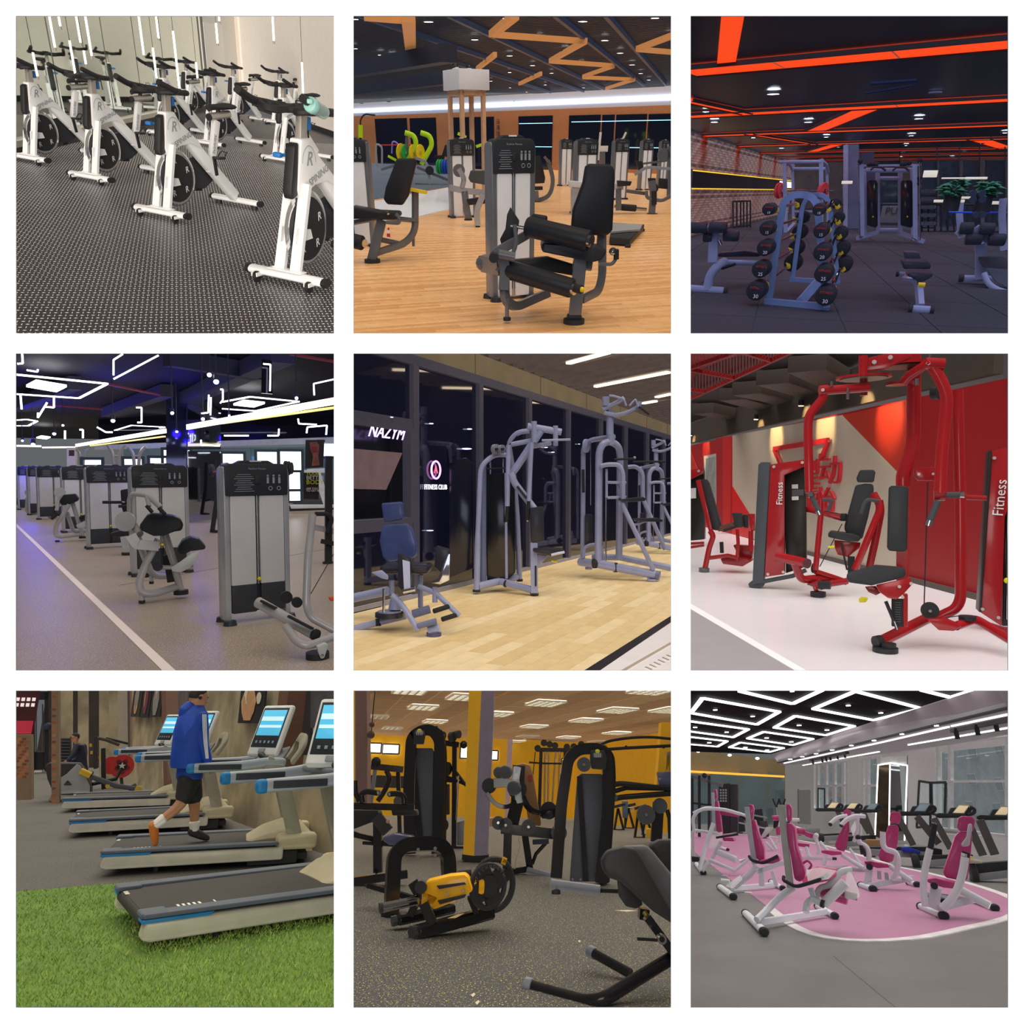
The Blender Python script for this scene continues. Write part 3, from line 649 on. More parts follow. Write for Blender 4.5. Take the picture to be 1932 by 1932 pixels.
 for i,(x0,x1)in enumerate(((185,368),(385,535),(635,735),(745,868),(1010,1205),(1300,1480),(1490,1560),(1570,1745),(1755,1925))):
  seg('window_%d'%(i+1),x0,x1,640-x0*.018,930,gl,-.06)
 zf0,zf1=R.zt(at(960),590),R.zt(at(960),505)
 wallseg(R,'trim_12',a,b,2.95,3.72,mat('fascia_white','#dfe3ee',.5,var=.02),th=.3,off=-.9,label='white fascia over the far wall')
 t=Thing(R,'cove_light','long glowing light strip along the white fascia of the plank hall','lamp',a);wv=b-a
 t.solo(bar(V((0,-1.36,3.25)),V((wv.x,wv.y-1.36,3.25)),.05,.2,up=(0,0,1)),emit('cove_cool','#dfeaff',2.4),smooth=False)
 for i,(x0,x1,y)in enumerate(((1010,1200,665),(1310,1900,655),(1100,1200,800),(1640,1900,805))):  # glowing bars stand in for light reflected in the dark glass
  p,q=at(x0),at(x1);p.z=q.z=0;z=R.zt(p,y);t=Thing(R,'window_light','thin cool glowing bar standing for a reflection in the far window','lamp',p,group='reflection lines at the far windows')
  t.solo(bar(V((0,-.12,z)),V(q)-V(p)+V((0,-.12,z)),.02,.03,up=(0,0,1)),emit('line_cyan','#9fe0ff',1.5),smooth=False)
 t=Thing(R,'exit_sign','small green exit sign hanging before the white fascia','sign',R.P(993,540,at(993).y-1.2));t.add('panel',box((0,0,0),(.3,.03,.14)),emit('exit_green','#2fae6b',1));t.add('arrow',J(box((0,-.02,0),(.14,.01,.03)),sph((-.05,-.02,.03),.02,6)),mat('sign_white','#f2f2f2',.5));t.add('hanger',cyl((0,0,.07),(0,0,.4),.006),RK)
 t=Thing(R,'wall_lettering','upright dark characters on the tan wall beside the column','sign',R.P(888,705,at(888).y-.1));t.solo(J(*[text_geom(c,.28,basis((0,0,.45-i*.32),(1,0,0),(0,0,1)),.01)for i,c in enumerate('云海健')]),mat('ink_dark','#2a1c18',.6))
 # white-headed column with open lit frame
 c=R.F(706,905);c.y=22;c=R.P(706,700,22);c.z=0;t=Thing(R,'display_column','square column with a white box head and slim beige posts','column',c,32)
 zc=R.zt(c,470);zt_=R.zt(c,350);s_=R.m(190,22)/1.4;BG=mat('beige_frame','#d3ac8b',.45)
 t.add('head',rb((0,0,(zc+zt_)/2),(s_*1.28,s_*1.28,zt_-zc),.01),mat('head_white','#e9ecf6',.5,var=.02))
 for i in(-1,1):
  for j in(-1,1):t.add('post',box((i*s_*.46,j*s_*.46,zc/2),(.1,.1,zc)),BG)
 for z in(zc-.07,.06):t.add('rail',J(box((0,-s_*.46,z),(s_*.92,.1,.1)),box((0,s_*.46,z),(s_*.92,.1,.1)),box((-s_*.46,0,z),(.1,s_*.92,.1)),box((s_*.46,0,z),(.1,s_*.92,.1))),BG)
 t.add('cap_lamps',J(sph((-.3,0,zt_+.06),.1,8),sph((.1,0,zt_+.05),.08,8)),CR)
 # towers
 for x0,x1,yb,yt,yw,lb in((820,1095,1690,752,24,'nearest grey and white weight tower behind the leg extension seat'),(-60,172,1380,757,-8,'weight tower cut by the left edge of the plank hall'),(605,752,1215,757,22,'weight tower beneath the white-headed column'),
   (1242,1316,1030,758,20,'weight tower left of the far pair on the right'),(1320,1456,1190,758,24,'weight tower behind the black backrest'),(1540,1637,1110,758,24,'weight tower right of the black backrest'),(1704,1780,1055,760,24,'weight tower in the far right row'),(1815,1872,1040,764,20,'farthest right weight tower of the plank hall')):
  tower(R,x0,x1,yb,yt,lb,yw,group='weight towers of the plank hall',lower=False,dot=False)
 # leg extension in front
 t=thing(R,'leg_extension','seated leg extension with two thick black rollers in the middle of the plank floor','gym machine',1200,1838)
 t.S('front_post',[(1335,1825),(1372,1440)],72,.07,N);t.D('foot',(1333,1828,.0),62,.05,KB,(0,0,1));t.add('foot_collar',rb(t.c((1335,1800)),(t.m(85),.09,.05),.015),KB)
 t.S('seat_frame',[(1378,1700,.05),(1478,1650,.35),(1500,1560,.4),(1500,1300,.4)],40,.06,N,90);t.S('seat_bracket',[(1380,1520),(1390,1440,.05)],110,.05,N)
 t.S('base_tube',[(925,1590,.05),(925,1700,.0),(985,1745,.1),(1180,1660,.6)],48,.06,N,60);t.T('levelling_leg',[(938,1690),(940,1800)],12,N);t.D('foot',(940,1812),22,.03,KB,(0,0,1))
 t.S('lever_post',[(905,1440),(930,1500),(920,1640)],60,.06,N,30);t.S('tower_stub',[(800,1485,.5),(905,1505,.1)],95,.08,N);t.B('stub_end',(800,1485,.5),46,N)
 t.S('link_bar',[(860,1430,.0),(1060,1315,.25)],50,.05,N);t.D('pivot',(862,1450,-.05),26,.12,KB);t.T('cross_rod',[(890,1430,-.05),(985,1450,-.05)],26,N)
 t.Q('cam_plate',[(960,1155),(1012,1235),(1000,1330),(905,1372),(898,1345),(930,1285),(940,1200)],.02,KB,.004,.15)
 t.T('lever_rod',[(960,1265,.1),(1050,1280,.1)],10,CR);t.T('side_arm',[(985,1260,.0),(1000,1400,.0),(880,1530,.0)],11,N,60)
 for nm,a,b,r in(('upper_roller',(1055,1268,.15),(1425,1355,-.1),56),('lower_roller',(940,1520,.05),(1330,1635,-.2),54)):
  rr=t.C(nm,a,b,r,K,pad=True,n=20);t.C('chrome_cap',(b[0]-8,b[1]-3,b[2]-.02),(b[0]+12,b[1]+3,b[2]-.04),34,CR,rr)
 t.C('thigh_roller',(1088,1218,.4),(1172,1232,.35),24,K,pad=True);t.T('adjust_knob',[(1340,1632,-.22),(1378,1640,-.26)],24,KB);t.B('knob_tip',(1380,1640,-.27),15,YL)
 bk_=t.Q('backrest',[(1418,900),(1545,905),(1572,925),(1577,980),(1562,1290),(1535,1325),(1340,1322),(1316,1290),(1325,1175),(1385,1010),(1400,920)],.09,K,.03,.3,seg=3)
 t.Q('seat',[(1145,1362,.1),(1440,1392,-.05),(1500,1395,0),(1532,1412,0),(1500,1470,-.05),(1440,1482,-.08),(1140,1418,.0)],.32,K,.025,-.02,seg=3)
 t.T('grab_handle',[(1480,1490,-.05),(1560,1492,-.05),(1582,1455,-.05),(1582,1400,-.05)],10,N,20);t.B('handle_ball',(1562,1416,-.06),22,CR);t.T('handle_grip',[(1582,1462,-.05),(1582,1405,-.05)],15,KB)
 t.S('back_post',[(1480,1420,.42),(1500,1200,.42)],38,.05,N);t.Q('linkage_cover',[(960,1470,.3),(1180,1450,.3),(1340,1500,.1),(1330,1560,.1),(1100,1520,.3)],.1,KB,.01)
 # leg curl chair at the left
 t=thing(R,'leg_curl_chair','tilted black backrest on a bent grey frame at the left edge','gym machine',250,1482)
 t.Q('backrest',[(290,870),(395,868),(408,890),(360,1090),(325,1145),(235,1140),(212,1110),(225,1040)],.1,K,.03,.3,seg=3)
 t.S('rear_post',[(400,1060,.4),(400,1300,.4),(340,1370,.25),(150,1430,0)],34,.06,N,70);t.S('front_leg',[(205,1230,.05),(145,1465,0)],52,.07,N);t.D('foot',(148,1472,0),44,.05,KB,(0,0,1))
 t.Q('seat',[(20,1150),(180,1180),(300,1185),(310,1210),(280,1230),(20,1225)],.3,K,.025,-.05,seg=3);t.S('seat_beam',[(20,1250,.05),(210,1215,.05),(405,1235,.4)],26,.05,N)
 t.T('grab_handle',[(285,1195,-.05),(305,1215,-.05),(308,1250,-.05),(230,1245,-.05)],10,N,14);t.C('roller',(20,1350,-.05),(95,1368,-.1),40,K,pad=True);t.C('roller_cap',(92,1366,-.12),(104,1369,-.14),22,CR)
 t.S('brace',[(190,1345,.2),(340,1378,.25)],26,.05,N);t.S('yellow_latch',[(365,1050,.35),(470,1070,.35)],18,.04,YL);t.B('handle_ball',(240,1190,-.08),12,CR);t.T('levelling_leg',[(390,1330,.4),(390,1385,.4)],8,N)
 # bicep seat before the middle tower
 t=thing(R,'arm_curl_machine','grey curl machine with a slanted grey pad under the white-headed column','gym machine',740,1270)
 t.Q('arm_pad',[(725,940),(812,940),(812,1025),(725,1010),(712,985)],.2,mat('vinyl_grey','#3c4348',.4),.02,0,seg=3);t.S('rear_leg',[(690,1060),(700,1150),(715,1230)],36,.05,N,30);t.S('front_leg',[(800,1080,-.1),(760,1180,-.1),(768,1260,-.1)],32,.05,mat('steel_light','#a8abb0',.3,.7),30)
 t.S('crossbar',[(600,1040),(690,1060),(815,1070)],30,.05,mat('steel_light','#a8abb0',.3,.7),20);t.T('lever',[(655,930),(690,990),(675,1040)],14,mat('steel_light','#a8abb0',.3,.7),20);t.D('cam',(657,940),32,.03,N);t.Q('seat',[(700,1110,-.1),(810,1095,-.1),(812,1135,-.1),(715,1145,-.1)],.15,K,.012);t.D('foot',(768,1270,-.1),13,.03,KB,(0,0,1));t.D('foot',(712,1228,0),22,.03,KB,(0,0,1))
 # seat behind the near tower
 t=thing(R,'back_extension_machine','black backrest on a grey frame just right of the near tower','gym machine',1150,1125)
 t.Q('backrest',[(1098,860),(1135,852),(1165,985),(1160,1015),(1100,1018)],.08,K,.02,0,seg=2);t.S('frame',[(1195,900,.2),(1160,860,.1)],14,.05,N);t.S('frame_leg',[(1180,880,.2),(1215,1000,.2),(1190,1095,.2),(1105,1120,0)],22,.05,N,40);t.S('front_leg',[(1110,1060),(1115,1125)],26,.05,N);t.Q('seat',[(1095,1035),(1150,1035),(1150,1055),(1095,1058)],.2,K,.01)
 t.D('foot',(1115,1125),24,.03,KB,(0,0,1))
 # low footplate machine
 t=thing(R,'hip_platform','low grey ribbed platform behind the black backrest','gym machine',1640,1370)
 t.add('platform',prism([t.f(1545,1300,.16),t.f(1720,1285,.16),t.f(1735,1255,.16),t.f(1560,1250,.16)],(0,0,-.03)),mat('ribbed_grey','#8e9296',.4,.4));t.add('frame',bev(prism([t.f(1540,1372,.02),t.f(1660,1380,.02),t.f(1745,1290,.02),t.f(1560,1280,.02)],(0,0,.1)),.01),KB)
 for a in((1735,1290),(1650,1385)):t.D('foot',(*a,'f',.02),16,.04,KB,(0,0,1))
 # far right machines
 t=thing(R,'leg_press','grey machine with horizontal roller far right on the plank floor','gym machine',1800,1195)
 t.S('post',[(1790,1195),(1800,1080),(1790,1000)],36,.06,N,20);t.D('foot',(1792,1198),30,.04,KB,(0,0,1));t.C('roller',(1600,1155),(1700,1162),17,KB,pad=True);t.T('shaft',[(1570,1150),(1760,1170)],9,CR);t.S('arm',[(1690,965),(1760,920),(1900,930)],15,.04,mat('steel_light','#a8abb0',.3,.7),20);t.Q('pad',[(1770,985),(1815,985),(1815,1045),(1775,1045)],.1,K,.012);t.Q('pad',[(1835,985),(1885,990),(1885,1050),(1830,1045)],.1,K,.012);t.T('curved_arm',[(1760,1060),(1760,1100),(1850,1120),(1905,1090)],9,N,20);t.D('weight_disc',(1803,1045),24,.05,KB);t.T('spindle',[(1803,1060),(1803,1140)],16,KB)
 t.Q('backrest',[(1700,885,.5),(1738,885,.5),(1745,935,.5),(1712,940,.5)],.06,K,.01);t.S('rail',[(1640,1060,.3),(1750,1075,.3)],18,.05,N)
 t=thing(R,'white_bench','white flat pad behind the black backrest of the plank hall','gym machine',1340,1200)
 t.Q('pad',[(1305,1003),(1625,1018),(1625,1055),(1305,1040)],.3,mat('pad_pale','#c9ccd2',.4),.015);t.Q('seat',[(1590,1000,-.1),(1675,1005,-.1),(1665,1030,-.1),(1590,1035,-.1)],.2,K,.012);t.S('post',[(1335,1045),(1335,1230)],38,.06,mat('steel_light','#a8abb0',.3,.7));t.S('post',[(1595,1050),(1595,1175)],30,.06,N)
 t=thing(R,'plate_machine','grey machine with a disc head at the far right edge','gym machine',1880,1090)
 t.D('disc_head',(1862,850),34,.06,N);t.S('post',[(1895,800),(1890,1090)],22,.06,N);t.S('arm',[(1740,900),(1895,880)],10,.04,N)
 t=thing(R,'white_treadmill','pale treadmill console standing among the far towers','treadmill',1505,1010)
 t.S('rail',[(1490,715),(1475,880)],12,.04,mat('treadmill_white','#dcdfe2',.4));t.S('rail',[(1640,715),(1600,800)],10,.04,mat('treadmill_white','#dcdfe2',.4));t.Q('console',[(1480,795),(1535,795),(1532,830),(1478,830)],.1,mat('treadmill_white','#dcdfe2',.4),.01);t.S('post',[(1500,830),(1500,1000)],30,.05,N)
 t=thing(R,'wall_bin','small black waste bin at the foot of the tan pillar','bin',1224,925);t.add('body',rb(t.c((1224,880)),(t.m(30),.3,t.m(70)),.02),KB);t.add('lid',rb(t.c((1224,848)),(t.m(34),.32,t.m(8)),.01),K)
 # lime weights-area machines
 t=thing(R,'lime_plate_press','lime green plate press with coloured discs far left','gym machine',380,965)
 for dx in(0,92):t.T('arm',[(340+dx,718,.2*(dx>0)),(395+dx,735,.2*(dx>0)),(408+dx,790,.2*(dx>0)),(345+dx,905,.2*(dx>0))],13,GR,40)
 for x,r,m_ in((318,44,YL),(345,40,GN),(390,40,YL),(430,40,YL)):pl=t.D('plate',(x,835,0),r,.05,m_,(1,-.5,0));t.add('hub',disc(t.c((x,835,-.04)),(1,-.5,0),t.m(8),.08),CR,pl)
 t.S('base',[(200,935,-.1),(300,905),(400,960)],12,.06,N,10);t.S('base_green',[(240,855),(305,890)],12,.05,GR);t.S('post',[(350,740),(345,930)],14,.05,N)
 t=thing(R,'leg_press_sled','grey plate-loaded sled with blue and green discs left of the column','gym machine',540,1025)
 for x,m_ in((540,GN),(555,GN),(570,BLp),(585,BLp),(600,BLp)):t.D('plate',(x,918),36,.05,m_,(1,-.35,0))
 t.S('sled_rail',[(410,920),(600,1000)],14,.06,N);t.S('base_rail',[(400,1020),(605,1035)],14,.06,N);t.S('arch',[(400,865),(470,890),(490,1030)],14,.06,mat('steel_light','#a8abb0',.3,.7),30);t.Q('backrest',[(575,790,.3),(605,790,.3),(590,860,.3),(555,855,.3)],.08,K,.01);t.Q('seat',[(510,850,.3),(575,850,.3),(570,880,.3),(510,872,.3)],.1,K,.01);t.D('disc',(485,940,-.1),22,.06,KB)
 t=thing(R,'lime_cable_post','slim black cable arm with a lime green sleeve at the left edge','gym machine',80,960);t.T('arm',[(165,615),(100,608),(78,640),(78,760)],4,KB,20);t.T('sleeve',[(79,672),(79,748)],12,GR);t.S('post',[(79,748),(79,955)],14,.05,N)
 t=thing(R,'arched_rack','pale arched rack beside the lime press','rack',205,920);t.T('arch',[(170,915),(170,780),(205,800),(205,915)],5,mat('steel_light','#a8abb0',.3,.7),25);t.T('arch',[(262,840,.5),(265,765,.5),(300,780,.5),(305,860,.5)],4,mat('lilac_paint','#8d7fe0',.4),20);t.T('barbell',[(180,792,.3),(380,788,.3)],3,mat('red_bar','#c22e2c',.4))
 t=thing(R,'lime_sled','lime green bar behind the column posts','gym machine',760,960);t.S('bar',[(650,722),(700,745)],14,.06,GR);t.S('bar',[(758,800),(860,765)],14,.06,GR);t.S('post',[(808,790),(808,930)],18,.05,mat('lime_yellow','#d8dc20',.4))
 t=thing(R,'drink_bottle','small clear bottle with red label on the floor left of the near tower','bottle',243,1345);t.add('body',cyl(t.c((243,1345)),t.c((243,1290)),t.m(9)),mat('bottle_pale','#cfd6dc',.1,alpha=.5));t.add('label_band',cyl(t.c((243,1330)),t.c((243,1310)),t.m(9.6)),mat('label_red','#c8292c',.5));t.add('cap',cyl(t.c((243,1290)),t.c((243,1276)),t.m(5)),mat('label_red','#c8292c',.5))
 R.sun(5.9,'#fff0dc',(.1,-.2,1),90);R.sun(4.6,'#eef2ff',(-.5,-1,.5),150)
room2()

# ================= room 3: dark hall with orange ceiling strips =================
R3=Room('orange_strip_hall',2,0,360,1.45,0,(1290,20));R3.shell='#2c2c34';R3.far=90
def room3():
 R=R3;N=mat('lilac_steel','#8d92ad',.35,.35,coat=.3);N2=mat('blue_steel','#6c7fa3',.35,.35,coat=.3);K=mat('vinyl_night','#1a1b23',.35,coat=.2);KB=mat('plastic_night','#101116',.5);CR=mat('chrome','#dfe2e6',.1,1,var=.02);Y=mat('hook_yellow','#d9b51c',.4);RD=mat('print_red','#b3352c',.5);RP=mat('plate_red','#c23a3c',.45);WP=mat('print_white','#d9dade',.5)
 fl=R.struct('floor',prism([(-30,1,-.02),(30,1,-.02),(30,60,-.02),(-30,60,-.02)],(0,0,-.05)),mat('floor_joint','#0b0b0e',.8))
 tl=[speckle('rubber_dark_%d'%i,c,'#6a6a78',90,.66,.62,.7)for i,c in enumerate(('#131317','#16161a','#111115'))]
 tiles(R,fl,1.0,2.2,4,.35,5.6,46,tl,gap=.018)
 cz=3.15;slab(R,'ceiling',floor_rect(R,60),cz,.1,mat('ceiling_black','#0a0a10',.35,var=.4),up=True)
 a,b=R.F(20,1340),R.F(960,1112);b=a+(b-a)*((59-a.y)/(b.y-a.y))
 wl=wallseg(R,'wall_left',a-(b-a)*.1,b,0,cz,mat('mortar_dark','#4a423c',.9),th=.1)
 bm_=[mat('brick_%d'%i,c,.85)for i,c in enumerate(('#b08468','#c09478','#8a6852','#cca488','#6f5748','#dcbc9c'))]
 brick_run(R,wl,a-(b-a)*.05,b,.05,cz,.42,.078,bm_,skip=lambda s,z:1.5<z<2.06)
 wallseg(R,'trim_14',a,b,1.55,2.02,mat('band_gloss','#0c0d13',.12,spec=.8),th=.04,off=-.02,label='glossy black band along the brick wall')
 for z,nm in((2.05,'upper'),(1.515,'lower')):
  t=Thing(R,'led_strip',nm+' yellow glowing strip edging the black band on the brick wall','lamp',a);t.solo(bar((0,-.06,z),b-a+V((0,-.06,z)),.05,.03,up=(0,0,1)),emit('led_yellow','#d8ad20',1.6),smooth=False)
 nrm=(b-a).cross(V((0,0,1)));p0,p1=R.on(562,1020,a,nrm),R.on(800,1020,a,nrm);p0.z=p1.z=0
 t=Thing(R,'wall_sign','white sign with black capitals reading personal training at the end of the band','sign',p0);dv=p1-p0
 t.add('panel',bar(V((0,-.12,1.8)),dv+V((0,-.12,1.8)),.05,.36,up=(0,0,1)),emit('sign_lit','#f0f4ff',.9),smooth=False)
 t.add('lettering',text_geom('PERSONAL TRAINING',.24*dv.length/2.9,basis(dv*.55+V((0,-.16,1.8)),dv,(0,0,1)),.005),mat('ink_black','#101014',.6))
 # far wall: wood, glass, black posts
 wb=wallseg(R,'wall_back',(-22,59,0),(34,52,0),0,cz,mat('walnut_far','#40322a',.6,var=.4,scale=2),th=.2)
 for i,(x0,x1)in enumerate(((935,1040),(1140,1270),(1400,1490),(1500,1620),(1640,1740),(1770,1890))):
  q=R.F(x1,1252+i*8);R.struct('window_%d'%(20+i),prism([R.P(x,y,q.y+.1)for x,y in((x0,880),(x1,880),(x1,1270),(x0,1270))],(0,.03,0)),mat('far_glass','#5d6670',.05,.9,var=.3))
  t=Thing(R,'glazing_post','slim black upright of the glazed screen, number %s from the grey pillar'%('one','two','three','four','five','six')[i],'post',q);t.Q('bar',[(x1-3,800),(x1+3,800),(x1+3,1250),(x1-3,1250)],.07,KB,0,-.05)
 for i,(x,y,z,w_,h_)in enumerate(((1560,1120,0,130,12),(1660,1100,0,90,10),(1450,960,0,60,30),(960,1010,0,50,14),(1720,985,0,90,10),(1600,985,0,120,6),(1800,1130,0,100,14))):
  p=R.P(x,y,24);t=Thing(R,'far_light','pale lit panel behind the glazed screen','lamp',p,group='lit panels behind the glazed screen');t.solo(rb((0,0,0),(R.m(w_,24),.05,R.m(h_,24)),.01),emit('far_glow','#c9c2ae',.7))
 t=Thing(R,'railing_gate','low black railing before the glazed screen','railing',R.F(1500,1300));
 for y in(1140,1300):t.T('rail',[(930,y,1.2),(1230,y,1),(1620,y,0),(1900,y,0)],5,KB)
 for x in range(1400,1900,38):t.T('baluster',[(x,1140,.0),(x,1300,.0)],3.5,KB)
 t=Thing(R,'floor_lettering','dark capitals on the pale panel behind the cable machine','sign',R.F(1240,1262));t.add('panel',rb(t.c((1240,1190)),(t.m(120),.04,t.m(90)),.01),mat('panel_pale','#5d5a58',.5));t.add('lettering',text_geom('PUR',t.m(46),basis(t.c((1240,1180,-.05)),(1,0,0),(0,0,1)),.004),mat('ink_black','#101014',.6))
 # orange strips
 OS=emit('strip_orange','#ff4a14',.85);SE=mat('strip_edge','#1a0c08',.5);JT=mat('strip_joint','#ffd9b8',.5)
 def strip(a,wz,lb):
  P3=[R.F(x,y,cz-.03)for x,y in a];w_=R.m(wz,1)*((P3[0].y+P3[1].y)/2)**2/(cz-R.H)/1;t=Thing(R,'ceiling_strip',lb,'ceiling light',P3[0])
  e=P3[1]-P3[0];w_=min(w_*abs(e.x)/e.length,.8);t.add('diffuser',bar((0,0,0),e,w_,.04,up=(0,0,1)),OS,smooth=False);dd,aa,uu=frame_of(e,(0,0,1))
  for s in(-1,1):t.add('edge',bar(aa*s*w_*.53+V((0,0,-.01)),e+aa*s*w_*.53+V((0,0,-.01)),.05,.06,up=(0,0,1)),SE,smooth=False)
  for k in(.32,.68):t.add('joint',bar(e*k-aa*w_/2-V((0,0,.021)),e*(k+.005)+aa*w_/2-V((0,0,.021)),.02,.004,up=(0,0,1)),JT,smooth=False)
 for a_,w_,l_ in((((20,357),(1960,180)),50,'widest orange glowing strip crossing nearest overhead'),(((20,618),(1960,514)),25,'second long orange strip across the dark ceiling'),(((20,736),(1960,666)),14,'third long orange strip across the dark ceiling'),(((270,796),(1960,748)),9,'fourth long orange strip across the dark ceiling'),
     (((430,836),(1960,806)),5,'fifth long orange strip, thin and far'),(((540,862),(1960,838)),4,'sixth long orange strip, thin and far'),(((560,884),(1960,866)),3,'seventh long orange strip, faint at the far end'),(((20,526),(372,602)),22,'slanting orange strip at the upper left of the brick wall'),
     (((1062,578),(772,704)),38,'slanting orange strip between the second and third long strips'),(((385,722),(765,782)),9,'slanting orange strip between the third and fourth long strips'),(((905,782),(748,828)),14,'short slanting orange strip above the power rack'),(((1735,752),(1905,808)),14,'slanting orange strip at the far right')):
  strip(a_,w_,l_)
 P3=[R.F(x,y,cz-.03)for x,y in((292,20),(245,310))];t=Thing(R,'ceiling_strip','broad short orange strip running toward the viewer at the upper left','ceiling light',P3[1]);t.add('diffuser',prism([R.F(x,y,cz-.03)-P3[1]for x,y in((222,20),(358,20),(306,302),(196,312))],(0,0,.04)),OS,smooth=False)
 EW=emit('led_cool','#e8f2ff',22);RK=mat('ring_black','#20222a',.4)
 for x,y,r in((527,486,30),(180,652,22),(733,652,22),(1383,632,22),(1338,733,18),(838,741,17),(408,745,16),(1890,716,17),(1743,780,14),(573,818,13),(908,800,12),(1307,791,12),(1290,832,10),(1650,828,11),(1275,864,9),(1578,860,9),(1525,883,8),(1735,900,7),(1808,881,7),(865,922,6),(892,935,6),(1457,918,6),(130,592,16)):
  p=R.F(x,y,cz-.05);downlight(R,x,y,cz-.05,R.m(r,p.y)*1.25,'round white downlight between the orange ceiling strips','downlights of the orange strip hall',EW,RK)
 p=R.F(1480,478,cz-.03);t=Thing(R,'ceiling_speaker','round unlit grey speaker in the black ceiling','speaker',p);t.solo(cyl((0,0,-.02),(0,0,0),R.m(28,p.y)),mat('speaker_grey','#77778c',.6))
 for i,(a_,w_)in enumerate((((1050,480),(1370,400)),)*1+(((1560,430),(1850,425)),((1150,740),(1210,735)))):pass
 t=Thing(R,'ceiling_duct','thin pipe glinting under the black ceiling','pipe',R.F(1080,485,cz-.2));t.solo(J(tube([R.F(1070,488,cz-.2)-t.base,R.F(1360,440,cz-.2)-t.base],.02,6),tube([R.F(1100,432,cz-.2)-t.base,R.F(1370,412,cz-.2)-t.base],.03,6)),mat('pipe_blue','#2c3350',.25,.7))
 # pillar
 t=Thing(R,'square_pillar','grey steel-clad pillar beside the cable machine','pillar',R.F(985,1285));zt_=cz
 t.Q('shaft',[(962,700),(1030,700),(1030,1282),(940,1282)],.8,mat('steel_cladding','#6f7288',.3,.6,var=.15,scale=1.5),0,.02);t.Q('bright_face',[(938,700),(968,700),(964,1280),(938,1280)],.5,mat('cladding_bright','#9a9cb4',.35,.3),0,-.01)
 t=Thing(R,'square_pillar','darker far pillar just right of the grey pillar','pillar',R.F(1075,1250));t.Q('shaft',[(1032,700),(1120,700),(1120,1248),(1032,1248)],.6,mat('pillar_dusk','#33303f',.5),0)
 # barbell rack
 t=thing(R,'barbell_rack','blue-grey arched rack holding ten fixed barbells','rack',665,1752);rk=t
 t.S('front_frame',[(500,1722,.3),(583,1130,.3),(640,1082,.3),(735,1082,.3),(785,1130,.2),(840,1748,0)],34,.07,N2,45);t.S('rear_frame',[(640,1588,1.6),(698,1150,1.6),(735,1085,1.6),(820,1082,1.6),(860,1130,1.6),(908,1605,1.5)],26,.07,N2,40)
 t.S('front_base',[(478,1712,.3),(852,1745,.0)],40,.07,N2);t.S('rear_base',[(622,1580,1.6),(918,1598,1.5)],26,.07,N2);t.S('spine',[(688,1712,.15),(790,1592,1.55)],48,.06,N2);t.S('top_rail',[(650,1080,.3),(780,1082,1.6)],20,.06,N2)
 for i,(lx,ly,fx,fy)in enumerate(((545,1168,665,1140),(535,1278,650,1228),(518,1385,635,1325),(505,1498,625,1410),(487,1608,612,1500))):
  for(x,y,dy)in((lx,ly,.25),(fx,fy,1.5)):t.add('hook',bev(prism([t.c((x-12,y-18,dy)),t.c((x+14,y-8,dy)),t.c((x+16,y+14,dy)),t.c((x,y+22,dy)),t.c((x-18,y+10,dy)),t.c((x-4,y+4,dy))],(0,.05,0)),.004),Y)
 for x,y,dy in((850,1168,.15),(855,1288,.15),(862,1400,.1),(875,1512,.1),(885,1632,.05),(905,1150,1.4),(908,1242,1.4),(914,1328,1.4),(922,1422,1.4),(936,1520,1.4)):
  t.add('hook',bev(prism([t.c((x-18,y-8,dy)),t.c((x-4,y+2,dy)),t.c((x+10,y-14,dy)),t.c((x+18,y+6,dy)),t.c((x,y+20,dy)),t.c((x-14,y+16,dy))],(0,.05,0)),.004),Y)
 nm=('top','second','third','fourth','lowest')
 for i,(a_,r,b_,r2,w_)in enumerate((((507,1165),30,(690,1130),18,'10'),((497,1278),35,(700,1215),20,'15'),((487,1390),41,(685,1300),24,'20'),((460,1515),44,(665,1392),26,'25'),((433,1640),51,(645,1480),30,'30'))):
  h=Thing(R,'fixed_barbell',nm[i]+' straight barbell on the left side of the blue-grey rack','barbell',R.P(a_[0],a_[1],rk.base.y+.1));A,B=h.c(a_),h.c((*b_,1.7))
  hd=h.add('head',pad_cyl(A-(B-A).normalized()*.12,A+(B-A).normalized()*.12,h.m(r),20),KB);h.add('head',pad_cyl(B-(B-A).normalized()*.1,B+(B-A).normalized()*.1,h.m(r),16),KB);h.add('bar',cyl(A,B,h.m(7)),CR)
  h.add('weight_mark',text_geom(w_,h.m(r*.55),basis(A+V((0,-.13,-h.m(r*.6))),(1,0,0),(0,0,1)),.003),WP,hd);h.add('red_lettering',text_geom('FITNESS',h.m(r*.36),basis(A+V((0,-.13,h.m(r*.25))),(1,0,0),(0,0,1)),.003),RD,hd)
 for i,(a_,r,b_,r2,w_)in enumerate((((800,1167),30,(897,1132),20,'10'),((812,1290),36,(912,1218),25,'15'),((820,1415),43,(925,1308),26,'20'),((828,1540),46,(936,1395),27,'25'),((838,1668),51,(946,1488),31,'30'))):
  h=Thing(R,'curl_barbell',nm[i]+' zigzag curl barbell on the right side of the blue-grey rack','barbell',R.P(a_[0],a_[1],rk.base.y-.1));A,B=h.c(a_),h.c((*b_,1.7));d=(B-A).normalized();up=V((0,0,1))
  hd=h.add('head',pad_cyl(A-d*.12,A+d*.12,h.m(r),20),KB);h.add('head',pad_cyl(B-d*.1,B+d*.1,h.m(r)*.9,16),KB);L=(B-A).length;h.add('bar',tube([A,A+d*L*.22,A+d*L*.35+up*.05,A+d*L*.5-up*.05,A+d*L*.65+up*.05,A+d*L*.78,B],h.m(7),8),CR)
